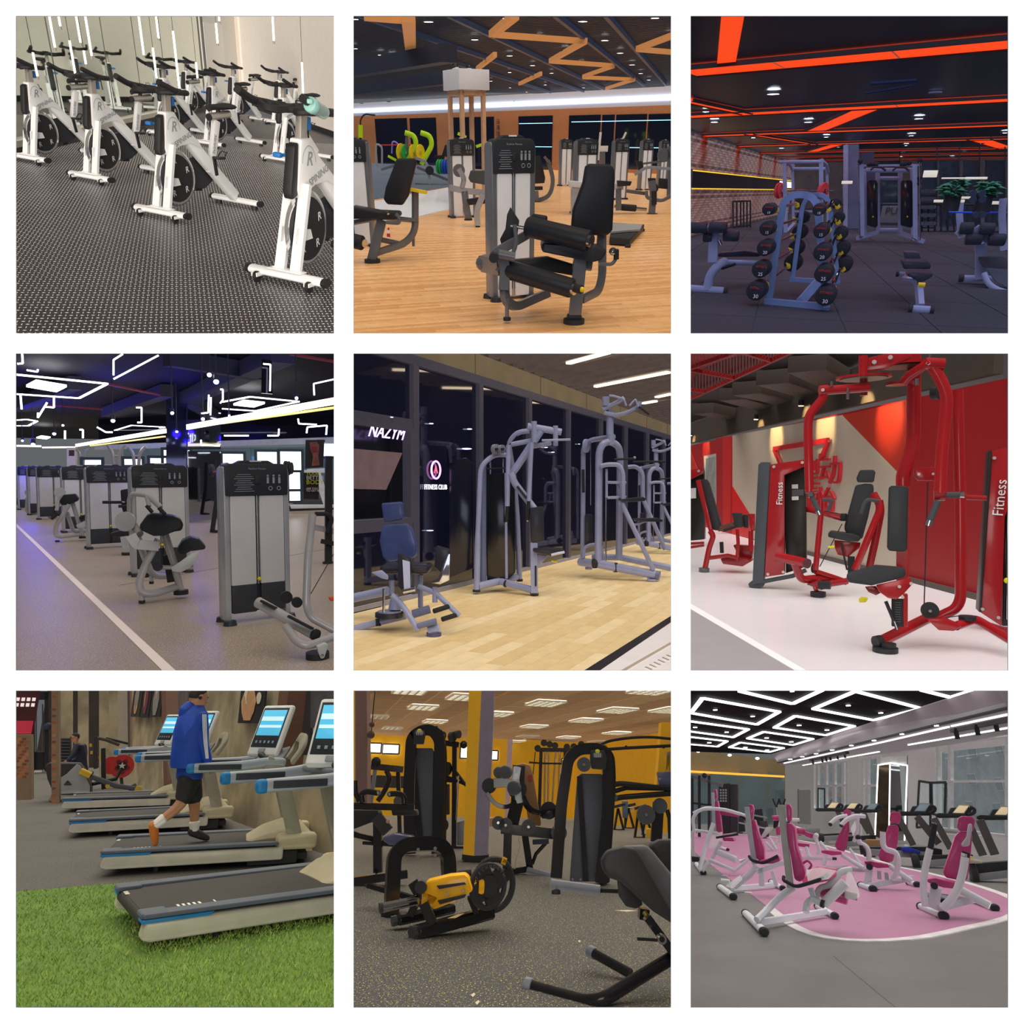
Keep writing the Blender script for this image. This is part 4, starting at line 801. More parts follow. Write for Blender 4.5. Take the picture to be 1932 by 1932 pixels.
  h.add('weight_mark',text_geom(w_,h.m(r*.55),basis(A+V((0,-.13,-h.m(r*.6))),(1,0,0),(0,0,1)),.003),WP,hd);h.add('red_lettering',text_geom('FITNESS',h.m(r*.36),basis(A+V((0,-.13,h.m(r*.25))),(1,0,0),(0,0,1)),.003),RD,hd)
 # left sit-up bench
 t=thing(R,'sit_up_bench','sit-up bench with four black rollers at the left edge','bench',150,1655)
 t.C('foot_tube',(20,1632),(235,1648),20,N);t.C('end_cap',(235,1648),(255,1650),21,KB);t.T('leg',[(140,1640),(150,1560),(205,1490),(240,1478,.2)],24,N,60);t.S('upright',[(170,1480),(178,1300)],50,.07,N)
 for a_,b_ in(((20,1277,-.1),(140,1277,-.1)),((148,1275,-.1),(256,1275,-.1)),((115,1330),(168,1330)),((232,1325),(326,1325))):t.C('roller',a_,b_,28,K,pad=True)
 t.T('axle',[(140,1277,-.1),(150,1277,-.1)],14,N);t.T('axle',[(168,1328),(232,1326)],12,N);t.T('frame_tube',[(210,1480,.3),(470,1485,1.4)],16,N);t.Q('bench_pad',[(200,1425,.5),(360,1412,.9),(470,1430,1.2),(440,1448,1.2),(200,1448,.5)],.35,K,.02);t.T('pin',[(205,1350,-.05),(218,1378,-.05)],9,CR);t.T('strut',[(225,1515,.4),(300,1490,.6)],9,KB)
 # power rack
 t=thing(R,'power_rack','tall grey power rack with a red-plated barbell by the brick wall','rack',600,1308)
 for a_,b_,dy,w_ in(((592,878),(600,1305),0,20),((808,872),(808,1290),0,20),((640,905),(645,1250),1.2,14),((842,915),(848,1240),1.2,14)):t.S('upright',[(*a_,dy),(*b_,dy)],w_,.08,N)
 t.T('top_bar',[(565,890),(808,888)],8,N);t.T('top_bar',[(640,930,1.2),(842,930,1.2)],8,N);t.T('top_bar',[(592,885),(620,900,.5),(640,940,1.2)],8,N,20);t.T('top_bar',[(808,880),(838,905,.5),(848,950,1.2)],8,N,20);t.S('base',[(600,1300),(650,1250,1.2)],14,.08,N);t.S('crossbar',[(645,1180,1.2),(848,1180,1.2)],10,.06,N)
 h=thing(R,'loaded_barbell','barbell with red plates resting on the power rack','barbell',700,1310);h.T('bar',[(555,1058),(885,1058)],4,CR)
 for x,r in((560,38),(575,34),(812,34),(825,38)):p_=h.D('plate',(x,1058),r,.06,RP,(1,-.55,0));h.add('hub',disc(h.c((x,1058,-.04)),(1,-.55,0),h.m(8),.09),CR,p_)
 h=thing(R,'press_bench','small bench with an orange pad inside the power rack','bench',720,1245);h.Q('pad',[(658,1052),(725,1052),(728,1064),(658,1066)],.3,mat('pad_orange','#d84a2c',.5),.01);h.Q('seat',[(690,1160),(770,1160),(770,1185),(690,1185)],.3,K,.01);h.S('leg',[(730,1185),(730,1240)],14,.06,KB)
 # cable crossover
 t=thing(R,'cable_crossover','tall double cable machine with two black stack covers','gym machine',1215,1368)
 for a_,b_,w_,dy in(((1045,905),(1050,1325),20,.2),((1140,950),(1142,1305),20,.9),((1272,950),(1272,1305),20,.9),((1358,905),(1362,1350),20,.1),((1066,930),(1070,1310),12,.5),((1340,930),(1345,1320),12,.4)):t.S('post',[(*a_,dy),(*b_,dy)],w_,.08,N)
 t.C('top_beam',(1070,938,.5),(1352,938,.5),11,N);t.C('mid_beam',(1150,986,.9),(1272,986,.9),9,N);t.S('top_rail',[(1020,912,.2),(1395,908,.1)],9,.06,N);t.C('low_beam',(1150,1290,.9),(1265,1290,.9),9,N)
 t.S('foot',[(1020,1338,.2),(1152,1300,1)],20,.1,N);t.S('foot',[(1265,1305,1),(1408,1358,0)],20,.1,N)
 for x0,x1 in((1078,1140),(1276,1346)):t.Q('stack_cover',[(x0+8,998),(x1-8,998),(x1,1015),(x1,1265),(x1-12,1278),(x0,1262),(x0,1012)],.25,mat('cover_gloss','#08090c',.15,spec=.8),.015,.3);t.B('yellow_mark',((x0+x1)/2+4,1212,.28),4,Y)
 for x,y in((1038,884),(1090,902),(1112,900),(1130,904),(1285,903),(1302,899),(1326,896),(1388,881),(1384,985),(1384,1014)):t.B('pulley',(x,y,.1),12,KB)
 t.T('guide_rod',[(1026,900,.1),(1036,1325,.1)],3,CR);t.T('guide_rod',[(1388,890,0),(1390,1350,0)],3,CR);t.T('pull_bar',[(1098,938,-.1),(1120,920,-.1),(1165,922,-.1),(1188,942,-.1)],5,KB);t.T('pull_bar',[(1228,942,-.1),(1250,922,-.1),(1300,922,-.1),(1325,942,-.1)],5,KB);t.T('step_loop',[(1335,1345,-.05),(1345,1335,-.05),(1365,1348,-.05),(1358,1362,-.05),(1335,1345,-.05)],3,CR)
 # shelf of dumbbells
 s_=thing(R,'dumbbell_shelf','dark shelf stacked with dumbbells beside the cable machine','rack',1435,1300)
 for y in(1085,1130,1178,1226,1275):s_.Q('shelf_board',[(1392,y),(1482,y),(1482,y+6),(1392,y+6)],.4,KB,0)
 for x in(1394,1480):s_.S('post',[(x,1040),(x,1298)],5,.1,KB)
 for j,y in enumerate((1062,1108,1155,1203,1251)):
  for i,x in enumerate((1405,1422,1439,1456,1472)):
   h=Thing(R,'dumbbell','round grey dumbbell on the dark shelf','dumbbell',R.P(x,y,s_.base.y-.05),group='dumbbells on the dark shelf');h.add('head',disc((0,0,0),(0,1,0),h.m(9),.08,12),mat('dumbbell_grey','#4a4b55',.5));h.add('head',disc((0,.3,0),(0,1,0),h.m(9),.08,12),KB);h.add('handle',cyl((0,0,0),(0,.3,0),.02),CR)
 # centre bench
 t=thing(R,'flat_bench','narrow adjustable bench standing alone on the dark tiles','bench',1395,1775)
 t.C('foot_tube',(1322,1752),(1470,1760),18,N);t.C('end_cap',(1322,1750,-.01),(1345,1752,-.01),20,KB);t.C('end_cap',(1448,1758,-.01),(1472,1760,-.01),20,KB);t.S('leg',[(1392,1745,.05),(1380,1600,.4),(1365,1570,.6)],52,.07,N,30);t.S('beam',[(1370,1580,.5),(1300,1570,1.4)],26,.07,N);t.C('rear_foot',(1250,1548,1.6),(1320,1552,1.6),14,N);t.C('end_cap',(1248,1548,1.58),(1264,1549,1.58),15,KB)
 t.Q('seat_pad',[(1312,1545),(1350,1535),(1460,1542),(1467,1560),(1415,1592),(1375,1592),(1345,1572),(1315,1562)],.35,K,.02,.2,seg=3);t.Q('back_pad',[(1285,1472),(1440,1474),(1454,1500),(1450,1520),(1295,1520),(1287,1500)],.5,K,.02,1.0,seg=3);t.Q('head_pad',[(1298,1420),(1382,1422),(1400,1462),(1306,1464)],.4,mat('pad_ribbed','#2a2c38',.4),.015,1.6);t.C('yellow_pin',(1378,1612,-.02),(1418,1614,-.02),12,Y)
 # right bench
 t=thing(R,'roller_bench','bench with four black rollers and a wide pad cut by the right edge','bench',1760,1620)
 t.C('foot_tube',(1640,1575,.3),(1830,1580,.3),17,N);t.C('end_cap',(1618,1574,.29),(1645,1575,.29),18,KB);t.S('post',[(1742,1580,.2),(1748,1440,.2),(1742,1370,.2)],44,.07,N,30);t.S('head_beam',[(1790,1352,.1),(1715,1275,.1)],34,.07,N)
 for a_,b_ in(((1622,1280),(1705,1280)),((1738,1282),(1828,1285)),((1655,1342),(1755,1342)),((1790,1346),(1893,1348))):t.C('roller',(*a_,0),(*b_,0),28,K,pad=True)
 t.Q('seat_pad',[(1732,1448,.1),(1880,1446,.1),(1905,1470,.1),(1940,1520,0),(1760,1512,0)],.1,K,.02);t.Q('back_pad',[(1780,1520,-.1),(1940,1530,-.1),(1940,1650,-.4),(1830,1590,-.3)],.08,mat('pad_ribbed','#2a2c38',.4),.02);t.T('side_tube',[(1765,1545,-.2),(1790,1610,-.3),(1860,1650,-.35),(1940,1660,-.35)],13,N,60);t.T('side_tube',[(1860,1660,-.35),(1895,1700,-.4),(1910,1780,-.4)],12,N,30)
 # squat stands and blue bar, far right
 t=thing(R,'squat_stand','pair of pale stands carrying a blue bar at the far right','rack',1760,1412)
 for x,y1,dy in((1628,1335,1.2),(1878,1410,.2)):t.S('stand',[(x,1105,dy),(x-8,1200,dy),(x+4,y1,dy)],30,.08,N,20)
 t.T('blue_bar',[(1560,1185,1.1),(1930,1190,.2)],4.5,mat('bar_bright_blue','#2b55c8',.4));t.S('base',[(1600,1300,1.2),(1640,1330,1.2)],18,.08,N)
 # plant, folded stand
 t=thing(R,'potted_plant','bushy green plant standing before the brick wall','plant',180,1275);t.add('stem',cyl((0,0,.1),(0,0,t.m(170)),.03),mat('stem_brown','#5a4630',.8));t.add('pot',tube([(0,0,0),(0,0,.3)],[.2,.26],16),KB);leafy(t,(0,0,.25),t.m(62),t.m(165),mat('leaf_green','#3f7a34',.5,var=.35,scale=20),230,.07,.2)
 t=thing(R,'folding_stand','black slatted metal stand beside the plant','stand',340,1282)
 for x,dy in((290,0),(312,.1),(335,.2),(352,.3),(372,.4),(392,.5)):t.S('bar',[(x,1122,dy),(x,1275,dy)],8,.05,KB)
 t.S('top_bar',[(288,1122),(394,1120,.5)],8,.05,KB);t.S('base_bar',[(288,1275),(394,1262,.5)],8,.05,KB)
 for i,(x,y,r)in enumerate(((1580,1065,40),(1765,1075,36))):
  t=Thing(R,'potted_plant',('left' if i==0 else 'right')+' green plant far off behind the glazed screen','plant',R.P(x,y+r,23.5));t.add('pot',cyl((0,0,-.3),(0,0,.1),.2),KB);leafy(t,(0,0,0),t.m(r),t.m(r*1.6),mat('leaf_far','#2c6a4a',.5,var=.35),60,.1,.3,seed=i+3)
 # second squat machine in the distance and exercise bikes
 for i,x in enumerate((1530,1570)):
  t=thing(R,'exercise_machine',('first' if i==0 else 'second')+' dark angled machine standing behind the black railing','gym machine',x,1300);t.S('frame',[(x-20,1300),(x,1160),(x+22,1300)],8,.06,mat('steel_dusk','#3a3b48',.4));t.S('frame',[(x-15,1180),(x+25,1270)],8,.06,mat('steel_dusk','#3a3b48',.4));t.Q('pad',[(x-18,1200),(x+15,1215),(x+12,1228),(x-20,1212)],.2,K,.01)
 for i,(x,y)in enumerate(((1700,1075),(1755,1075),(1700,1112),(1755,1112),(1720,1200),(1755,1200))):
  t=Thing(R,'exercise_ball','dark round weight on the stand behind the blue bar','weight',R.P(x,y,22),group='round weights on the far stand');t.solo(disc((0,0,0),(0,1,0),t.m(15),.15,14),mat('weight_navy','#1d2638',.5))
 R.sun(7.0,'#cfd6ff',(.1,-.2,1),90);R.sun(6.4,'#d6daff',(-.4,-1,.6),150)
room3()

# ================= room 4: row of silver towers under blue light =================
R4=Room('blue_light_gym',0,1,884,1.5,0,(20,655));R4.shell='#4a4a55';R4.far=70
def room4():
 R=R4;S=mat('silver_paint','#b3b2b3',.3,.45,coat=.3);K=mat('vinyl_black','#15161b',.38,var=.2,bump=.1,bscale=200);KB=mat('plastic_black','#131418',.5);CR=mat('chrome','#dfe2e6',.1,1,var=.02);W=mat('plate_silver','#bfc4c6',.35,.3);Y=mat('tower_pin','#e3d21c',.4)
 fl=R.struct('floor',prism([(-30,1,0),(30,1,0),(30,60,0),(-30,60,0)],(0,0,-.05)),speckle('lino_speckle','#877c71','#d6cec2',70,.60,.32,.55,dots2='#554c44',var2=.12))
 R.struct('floor_seam',bar(R.F(640,1400,.002),R.F(1900,1180,.002),.02,.002),mat('seam_dark','#6b6258',.7),parent=fl,kind=None)
 a,b=R.F(20,1025,.003),R.F(960,1915,.003);t=Thing(R,'floor_line','long white line painted across the grey speckled floor','marking',a)
 v=b-a;w_=.085;p=V((-v.y,v.x,0)).normalized();c,d=R.F(20,1045,.003),R.F(905,1915,.003)
 t.solo(prism([R.F(20,1025,.003)-a,R.F(20,1042,.003)-a,R.F(905,1915,.003)-a,R.F(985,1915,.003)-a],(0,0,.002)),mat('line_white','#f0e4e0',.5,var=.04),smooth=False)
 cz=3.6;BK=mat('ceiling_blueblack','#07071a',.7,var=.3,spec=.2);slab(R,'ceiling',floor_rect(R,60),cz,.1,BK,up=True)
 # mirror-clad wall on the right, windows below
 a,b=R.F(1960,1010),R.F(360,925);nrm=(b-a).cross(V((0,0,1)));at=lambda x:(lambda q:V((q.x,q.y,0)))(R.on(x,900,a,nrm))
 wr=wallseg(R,'wall_right',a,b,2.45,cz,mat('mirror_dark','#30303f',.04,.9,var=.2,scale=1),th=.1,off=1.2)
 fwall=wallseg(R,'wall_back',R.F(20,940),R.F(1960,965),0,2.45,mat('teal_grey_wall','#6f8790',.6),th=.2,off=6)
 wallseg(R,'trim_15',a,b,2.3,2.5,mat('cornice_pale','#c9d2d8',.5),th=.2,off=1.0,label='pale cornice beneath the dark mirrored wall')
 # lit windows
 lit=emit('window_glow','#eef6ff',1.3);fr=mat('frame_slate','#33434b',.5)
 for i,(x0,x1,y0,y1)in enumerate(((915,1040,610,690),(1255,1360,630,690),(1455,1560,618,690),(1590,1705,618,830),(1820,1900,560,640),(830,905,655,690),(680,760,660,690),(1640,1700,740,900),(1150,1230,700,760),(440,520,665,690))):
  Y_=24;q=R.P((x0+x1)/2,(y0+y1)/2,Y_);w_,h_=R.m(x1-x0,Y_),R.m(y1-y0,Y_)
  wd=R.struct('window_%d'%(40+i),mv(J(box((0,0,h_/2+.04),(w_+.16,.1,.08)),box((0,0,-h_/2-.04),(w_+.16,.1,.08)),box((-w_/2-.04,0,0),(.08,.1,h_)),box((w_/2+.04,0,0),(.08,.1,h_))),*q),fr)
  R.struct('pane',mv(box((0,.02,0),(w_,.02,h_)),*q),lit,parent=wd,kind=None)
 for i,(x0,x1,y0,y1)in enumerate(((1040,1240,600,690),(1420,1590,590,640),(1700,1740,600,720))):
  R.struct('trim_%d'%(50+i),mv(rb((0,0,0),(R.m(x1-x0,24.5),.1,R.m(y1-y0,24.5)),.01),*R.P((x0+x1)/2,(y0+y1)/2,24.5)),mat('teal_panel','#4c6672',.5),label='blue-grey wall panel between the far windows')
 # mirrored pillar
 t=thing(R,'mirrored_pillar','square pillar clad in mirror panels in the middle of the blue gym','pillar',975,1035);M=mat('mirror_clear','#a9adba',.03,1,var=.02)
 t.Q('left_face',[(915,40),(1037,40),(1037,1035),(915,1000)],.05,mat('mirror_tinted','#54587a',.05,.95,var=.1),0);
 for(y0,y1)in((262,600),(606,1030)):t.Q('mirror_panel',[(1042,y0+4),(1236,y0+6),(1236,y1-(20 if y1>900 else 0)),(1042,y1)],.03,M,0,-.02)
 t.Q('front_face',[(1038,40),(1240,40),(1240,262),(1038,262)],.04,mat('pillar_blueblack','#14143a',.5),0);t.Q('edge_strip',[(1032,262),(1040,262),(1042,1036),(1036,1036)],.04,KB,0,-.03)
 # long bright coves
 for i,(p,q,w_,c_)in enumerate((((1040,470),(1930,312),.16,'#fff3e2'),((385,578),(910,492),.16,'#fff3e2'),((1240,448),(1930,352),.05,'#f4e27a'),((470,580),(905,525),.05,'#f4e27a'),((20,580),(180,582),.12,'#ffffff'),((186,590),(380,588),.1,'#fff3e2'))):
  Y0,Y1=(16,11)if i in(0,2)else(30,19)if i in(1,3)else(38,38);P0,P1=R.P(*p,Y0),R.P(*q,Y1);t=Thing(R,'cove_light',('brightest near cove light right of the mirrored pillar','long cove light left of the mirrored pillar','thin yellow line under the near cove light','thin yellow line under the left cove light','white light at the far left end','short far light beside the left end')[i],'lamp',P0)
  t.solo(bar(V((0,0,0)),P1-P0,.05,w_*.62,up=(0,0,1)),emit('cove_'+c_[1:],c_,2.2 if w_>.1 else 1.1),smooth=False)
 # ceiling beams and pipes
 bmz=mat('beam_navy','#121330',.6);
 for i,(p,q,w_)in enumerate((((560,385),(920,255),.3),((1040,300),(1600,40),.4),((380,210),(60,330),.25),((920,60),(1460,150),.2))):
  ctube(R,'ceiling_beam',(p,q),cz-.18,w_,.3,bmz,('beam running up to the mirrored pillar','wide beam over the right towers','beam over the left light frames','beam at the top centre')[i]+' under the blue-black ceiling','beam')
 for i,(p,q)in enumerate((((560,215),(915,290)),((1640,40),(1900,85)),((210,340),(540,365)))):
  ctube(R,'ceiling_pipe',(p,q),cz-.3,.04,.04,mat('pipe_red','#7a2338',.5),('left of the pillar','at the upper right','over the far light frames')[i]+', thin dark red pipe','pipe')
 # light frames
 E=emit('frame_white','#ffffff',3.2)
 def frame(pts,z,w_,lb,hang=False,closed=True):ctube(R,'angular_lamp',pts,z,w_*.6,.03,E,lb,'ceiling light',closed=closed)
 frame(((20,160),(568,215),(402,300),(20,275)),3.1,.07,'largest angular light frame at the upper left',closed=False)
 frame(((1245,322),(1408,292),(1695,320),(1440,375),(1245,362)),3.1,.06,'diamond-shaped light frame right of the pillar',closed=False)
 frame(((20,462),(105,462),(155,435),(95,425),(20,430)),3.1,.12,'small light frame at the far left',closed=False)
 frame(((610,490),(710,460),(905,470),(800,490),(610,488)),3.1,.1,'flat light frame left of the pillar',closed=False)
 for i,(x0,y0,x1,y1,x2,y2,x3,y3,z)in enumerate(((92,235,150,205,330,235,270,265,3.2),(1310,342,1370,320,1495,333,1430,355,3.2),(700,475,740,468,820,475,780,482,3.2),(152,535,180,525,235,532,210,542,3.0))):
  P=[R.F(x,y,z)for x,y in((x0,y0),(x1,y1),(x2,y2),(x3,y3))];t=Thing(R,'panel_light',('large bright flat panel at the upper left','bright flat panel inside the diamond frame','small flat panel left of the pillar','far flat panel at the left')[i],'ceiling light',P[0]);t.solo(prism([p-P[0]for p in P],(0,0,.05)),emit('panel_white','#ffffff',5),smooth=False)
 for i,(pts,Y_)in enumerate(((((605,165),(605,75),(660,40)),9),(((605,188),(870,48)),9),(((1485,98),(1528,102),(1525,258)),11),(((1785,283),(1782,215),(1905,188)),10),(((738,355),(770,355),(770,443),(745,443)),20),(((162,385),(160,415),(215,325)),14),(((255,290),(255,355),(200,350)),14),
        (((68,40),(72,95),(40,98)),10),(((1232,248),(1248,248),(1248,310),(1232,330)),13),(((1165,280),(1162,385),(1120,390)),14),(((1178,295),(1175,400)),14.5),(((405,485),(425,485),(425,535)),24),(((1740,505),(1745,470),(1860,460),(1855,515)),13),(((1690,420),(1695,450),(1800,455)),13.5),(((508,470),(560,500),(600,500)),24),(((320,490),(320,540)),24),
        (((1510,520),(1575,520),(1578,480)),14.2),(((58,280),(65,365)),12),(((160,130),(158,145),(95,135)),10),(((1120,545),(1120,575),(1230,580)),14),(((1255,520),(1400,520)),14))):
  P=[R.P(x,y,Y_)for x,y in pts];t=Thing(R,'light_line','x','ceiling light',P[0],group='angular light lines')
  t.meta=('angular white light line under the blue-black ceiling','ceiling light','angular light lines')
  g=[bar(p-P[0],q-P[0],.02*Y_/11,.02*Y_/11)for p,q in zip(P,P[1:])]
  if len(g)==1:t.solo(g[0],E,smooth=False)
  else:
   for q in g:t.add('light_bar',q,E,smooth=False)
 t=Thing(R,'light_box','black rectangular frame of the upright light at the upper right','frame',R.P(1505,180,11.2));t.Q('plate',[(1478,70),(1535,80),(1540,275),(1475,270)],.04,mat('mirror_dark','#30303f',.04,.9,var=.2,scale=1),0)
 # blue spotlights
 EB=emit('spot_blue','#1a1aff',12);RK=mat('ring_black','#20222a',.4)
 for i,(x,y,r,Y_)in enumerate(((1208,200,15,12),(1168,160,12,12),(602,430,11,20),(1680,297,10,12),(257,507,9,26),(133,568,10,30),(1130,420,10,14),(977,495,7,20),(70,548,6,30),(308,458,6,24),(950,385,9,14),(1285,400,6,14))):
  q=R.P(x,y,Y_);t=Thing(R,'spotlight','small spotlight under the blue-black ceiling','ceiling light',q,group='spotlights of the blue gym');u=R.m(r,Y_)
  t.add('shade',tube([(0,0,u*2.4),(0,0,0)],[u,u*1.1],12),RK);t.add('lens',sph((0,-.02,-.01),u*.95,10),emit('spot_white','#ffffff',8)if i in(1,9,10,11)else emit('spot_bluewhite','#b0b8ff',7));t.add('stem',cyl((0,0,u*2.4),(0,0,max(u*2.5,cz-q.z)),.012),RK)
  if i not in(1,9,10,11):R.lamp(q+V((0,.35,.1)),16*(Y_/14)**2,'#1808ff',.1)
 # towers
 for x0,x1,yb,yt,lb in((1252,1632,1600,685,'nearest silver tower of the row, standing right of the curl bench'),(738,1030,1330,695,'silver tower second in the row, behind the arm curl bench'),(476,694,1178,700,'silver tower third in the row, left of the curl bench'),(330,500,1085,702,'silver tower fourth in the row'),
       (184,330,1010,702,'silver tower fifth in the row'),(118,205,985,703,'silver tower sixth in the row'),(58,140,955,703,'silver tower seventh in the row'),(20,72,940,705,'farthest silver tower at the left edge')):
  tower(R,x0,x1,yb,yt,lb,14,d=.22,pal='b',group='silver towers in a row')
 # preacher curl in front
 t=thing(R,'arm_curl_bench','silver arm curl bench with a sloped black pad in the middle','gym machine',830,1505)
 t.Q('arm_pad',[(752,1055,.1),(800,990,.1),(830,980,.1),(950,990,0),(1000,1010,0),(1015,1045,0),(1008,1080,0),(965,1085,-.02),(900,1110,-.05),(840,1112,0),(770,1080,.05)],.3,K,.03,-.1,seg=3)
 t.T('rear_leg',[(870,1130),(790,1280),(752,1390),(775,1450),(840,1450),(990,1405,.2),(1000,1400,.2)],20,S,50);t.T('front_leg',[(900,1080,.1),(960,1270,.15),(1000,1430,.2)],20,S,30);t.T('side_leg',[(720,1040,.3),(790,1240,.5),(835,1350,.5),(940,1345,.6)],18,S,50)
 t.T('levelling_leg',[(770,1440),(772,1492)],13,S);t.D('foot',(772,1496),16,.03,KB,(0,0,1));t.D('foot',(1002,1440,.2),38,.05,KB,(0,0,1));t.T('levelling_leg',[(825,1345,.5),(828,1380,.5)],10,S);t.D('foot',(828,1384,.5),12,.03,KB,(0,0,1));t.D('foot',(793,1340,.7),24,.05,KB,(0,0,1))
 t.T('grip_arm',[(700,1000,.2),(700,890,.15),(720,862,.1),(805,870,0),(880,940,-.05)],14,S,30);t.T('grip_arm',[(800,875,.0),(815,935,-.05)],11,S);t.T('grip',[(800,932,-.05),(832,970,-.08)],10,KB);t.T('grip',[(872,945,-.05),(908,982,-.08)],10,KB);t.T('grip_post',[(700,990,.2),(730,1060,.2),(760,1100,.1)],20,S)
 t.D('cam_disc',(675,1025,.15),52,.03,W,(0.3,1,0));t.S('adjust_box',[(705,1105,-.02),(740,1160,-.02),(870,1170,0)],50,.1,S,10);t.C('pivot',(865,1290,-.02),(865,1290,.1),25,KB)
 t.Q('seat',[(980,1190,.1),(1010,1140,.1),(1060,1118,.1),(1110,1130,.05),(1150,1175,0),(1140,1190,0),(1060,1200,0),(1020,1220,0),(990,1215,.05)],.3,K,.03,-.1,seg=3)
 t.Q('seat_plate',[(945,1295),(1000,1260),(1060,1215),(1110,1200),(1095,1255),(1050,1300),(1000,1325),(950,1318)],.02,W,.004,-.12);t.S('weight_post',[(920,1220,.2),(945,1380,.2)],40,.06,KB);t.T('crossbar',[(860,1295,.1),(1075,1295,.1)],12,S)
 # chair between
 t=thing(R,'row_machine','upright black seat back on a silver post beside the curl bench','gym machine',690,1222)
 t.Q('backrest',[(645,840),(690,832),(705,850),(705,970),(665,985),(652,940)],.1,K,.02,0,seg=2);t.Q('seat',[(585,1095,0),(640,1080,0),(705,1085,0),(700,1115,0),(590,1112,0)],.2,K,.02,seg=2);t.S('post',[(665,1112),(685,1210)],34,.06,S);t.D('foot',(685,1213),26,.04,KB,(0,0,1));t.T('arm',[(655,912,-.05),(540,912,-.1)],8,KB);t.T('arm',[(700,935,-.05),(635,935,-.1)],8,KB);t.T('arm_tube',[(700,910,.05),(610,912,-.05)],6,S);t.S('base',[(685,1195,.1),(755,1175,.3)],20,.05,S)
 # second curl bench
 t=thing(R,'arm_curl_bench','smaller silver arm curl bench farther left with a sloped black pad','gym machine',330,1145)
 t.Q('arm_pad',[(285,905),(310,868),(380,862),(400,890),(392,905),(340,928),(300,930)],.2,K,.02,0,seg=2);t.T('leg',[(345,925),(265,1050),(265,1105),(290,1115),(425,1100,.2)],10,S,30);t.T('leg',[(360,900,.1),(425,1110,.2)],10,S);t.T('leg',[(330,970,.3),(370,1085,.3),(490,1080,.4)],10,S,20);t.D('cam_disc',(290,855,.1),26,.03,W);t.T('arm',[(290,880,.1),(270,960,0)],9,S);t.Q('side_plate',[(385,1045),(480,1000),(485,1020),(430,1065),(390,1062)],.03,W,.004,-.1);t.Q('seat',[(400,1000),(490,960),(490,990),(410,1020)],.2,K,.015);t.D('foot',(275,1140),10,.03,KB,(0,0,1));t.D('foot',(425,1118,.2),18,.04,KB,(0,0,1));t.T('grip',[(240,1010,-.05),(280,975,-.05)],8,KB)
 # machines at the far left
 for i,(x,y,w_)in enumerate(((60,950,50),(140,985,70),(250,1010,40))):
  t=thing(R,'leg_machine',('first','second','third')[i]+' small dark-padded machine at the far left of the tower row','gym machine',x,y);t.Q('pad',[(x-w_*.5,y-110),(x+w_*.5,y-125),(x+w_*.6,y-85),(x-w_*.4,y-70)],.2,K,.015);t.T('leg',[(x-w_*.6,y-100),(x-w_*.7,y-20),(x-w_*.3,y-5),(x+w_*.6,y-15)],7,S,20);t.D('disc',(x-w_*.5,y-130),16,.03,W)
 # chest press cut by right edge
 t=thing(R,'chest_press','silver floor-mounted arm machine cut by the right edge','gym machine',1800,1838)
 t.C('foot_beam',(1455,1500,.6),(1790,1690,.1),34,S);t.C('beam_cap',(1786,1688,.1),(1798,1694,.08),35,KB);t.S('grip_strip',[(1475,1492,.5),(1560,1535,.4)],14,.05,KB);t.S('grip_strip',[(1635,1582,.2),(1775,1655,.05)],16,.05,KB);t.T('upright',[(1775,985,.6),(1748,1240,.5),(1738,1520,.4),(1765,1590,.4),(1905,1665,.3),(1960,1690,.3)],24,S,60)
 t.T('lower_tube',[(1620,1640,.2),(1680,1730,.05),(1740,1760,0),(1960,1680,.1)],24,S,60);t.Q('joint_plate',[(1800,1760),(1850,1740),(1870,1750),(1845,1830),(1825,1835),(1810,1800)],.05,W,.01,-.05);t.B('bolt',(1832,1812,-.08),9,CR);t.D('foot',(1805,1818,.05),68,.07,KB,(0,0,1));t.D('pulley',(1683,1500,.45),32,.04,KB);t.D('pulley',(1620,1470,.6),38,.04,KB);t.T('cable',[(1765,1450,.4),(1900,1215,.4)],2.5,KB)
 t.Q('orange_tip',[(1872,1470),(1930,1465),(1930,1495),(1880,1492)],.04,mat('orange_tip','#e0512a',.5),.004,.4)
 # black rack with plates at the right
 t=thing(R,'black_squat_rack','black upright rack at the right edge behind the silver arm machine','rack',1870,1272);t.S('upright',[(1870,640),(1868,1265)],38,.1,KB);t.D('foot',(1865,1268),30,.04,KB,(0,0,1));t.T('hook',[(1790,980,-.1),(1870,980,-.1),(1890,1010,-.1),(1862,1090,-.1)],13,KB,20);t.S('arm',[(1825,1140,-.05),(1900,1155,-.05)],26,.06,KB);t.S('silver_arm',[(1750,1050,0),(1935,1090,0)],34,.08,S)
 # rack in front of pillar with plates
 t=thing(R,'plate_stand','black stand holding a barbell with pale plates before the mirrored pillar','rack',1210,1092);t.S('post',[(1222,665),(1215,880),(1185,1085)],24,.08,KB);t.S('base',[(1172,1080),(1250,1088)],16,.08,KB);t.S('crossbar',[(1195,975,.3),(1250,960,.3)],14,.06,KB)
 for x,r in((1240,34),(1255,46),(1270,48)):p_=t.D('plate',(x,730,-.1),r,.05,mat('plate_beige','#8e8a76',.5),(1,-.45,0));t.add('hub',disc(t.c((x,730,-.14)),(1,-.45,0),t.m(14),.06),KB,p_)
 t.T('barbell',[(1190,735,-.1),(1290,725,-.1)],6,mat('bar_red_grey','#8c4a55',.4))
 t=thing(R,'plate_stand','black stand seen at the mirrored pillar edge, holding dark plates','rack',1110,992);t.S('post',[(1095,672),(1100,800),(1130,985)],16,.08,KB);t.S('base',[(1050,960),(1140,990)],12,.08,KB)
 for x in(1068,1078):t.D('plate',(x,710),30,.05,KB,(1,-.45,0))
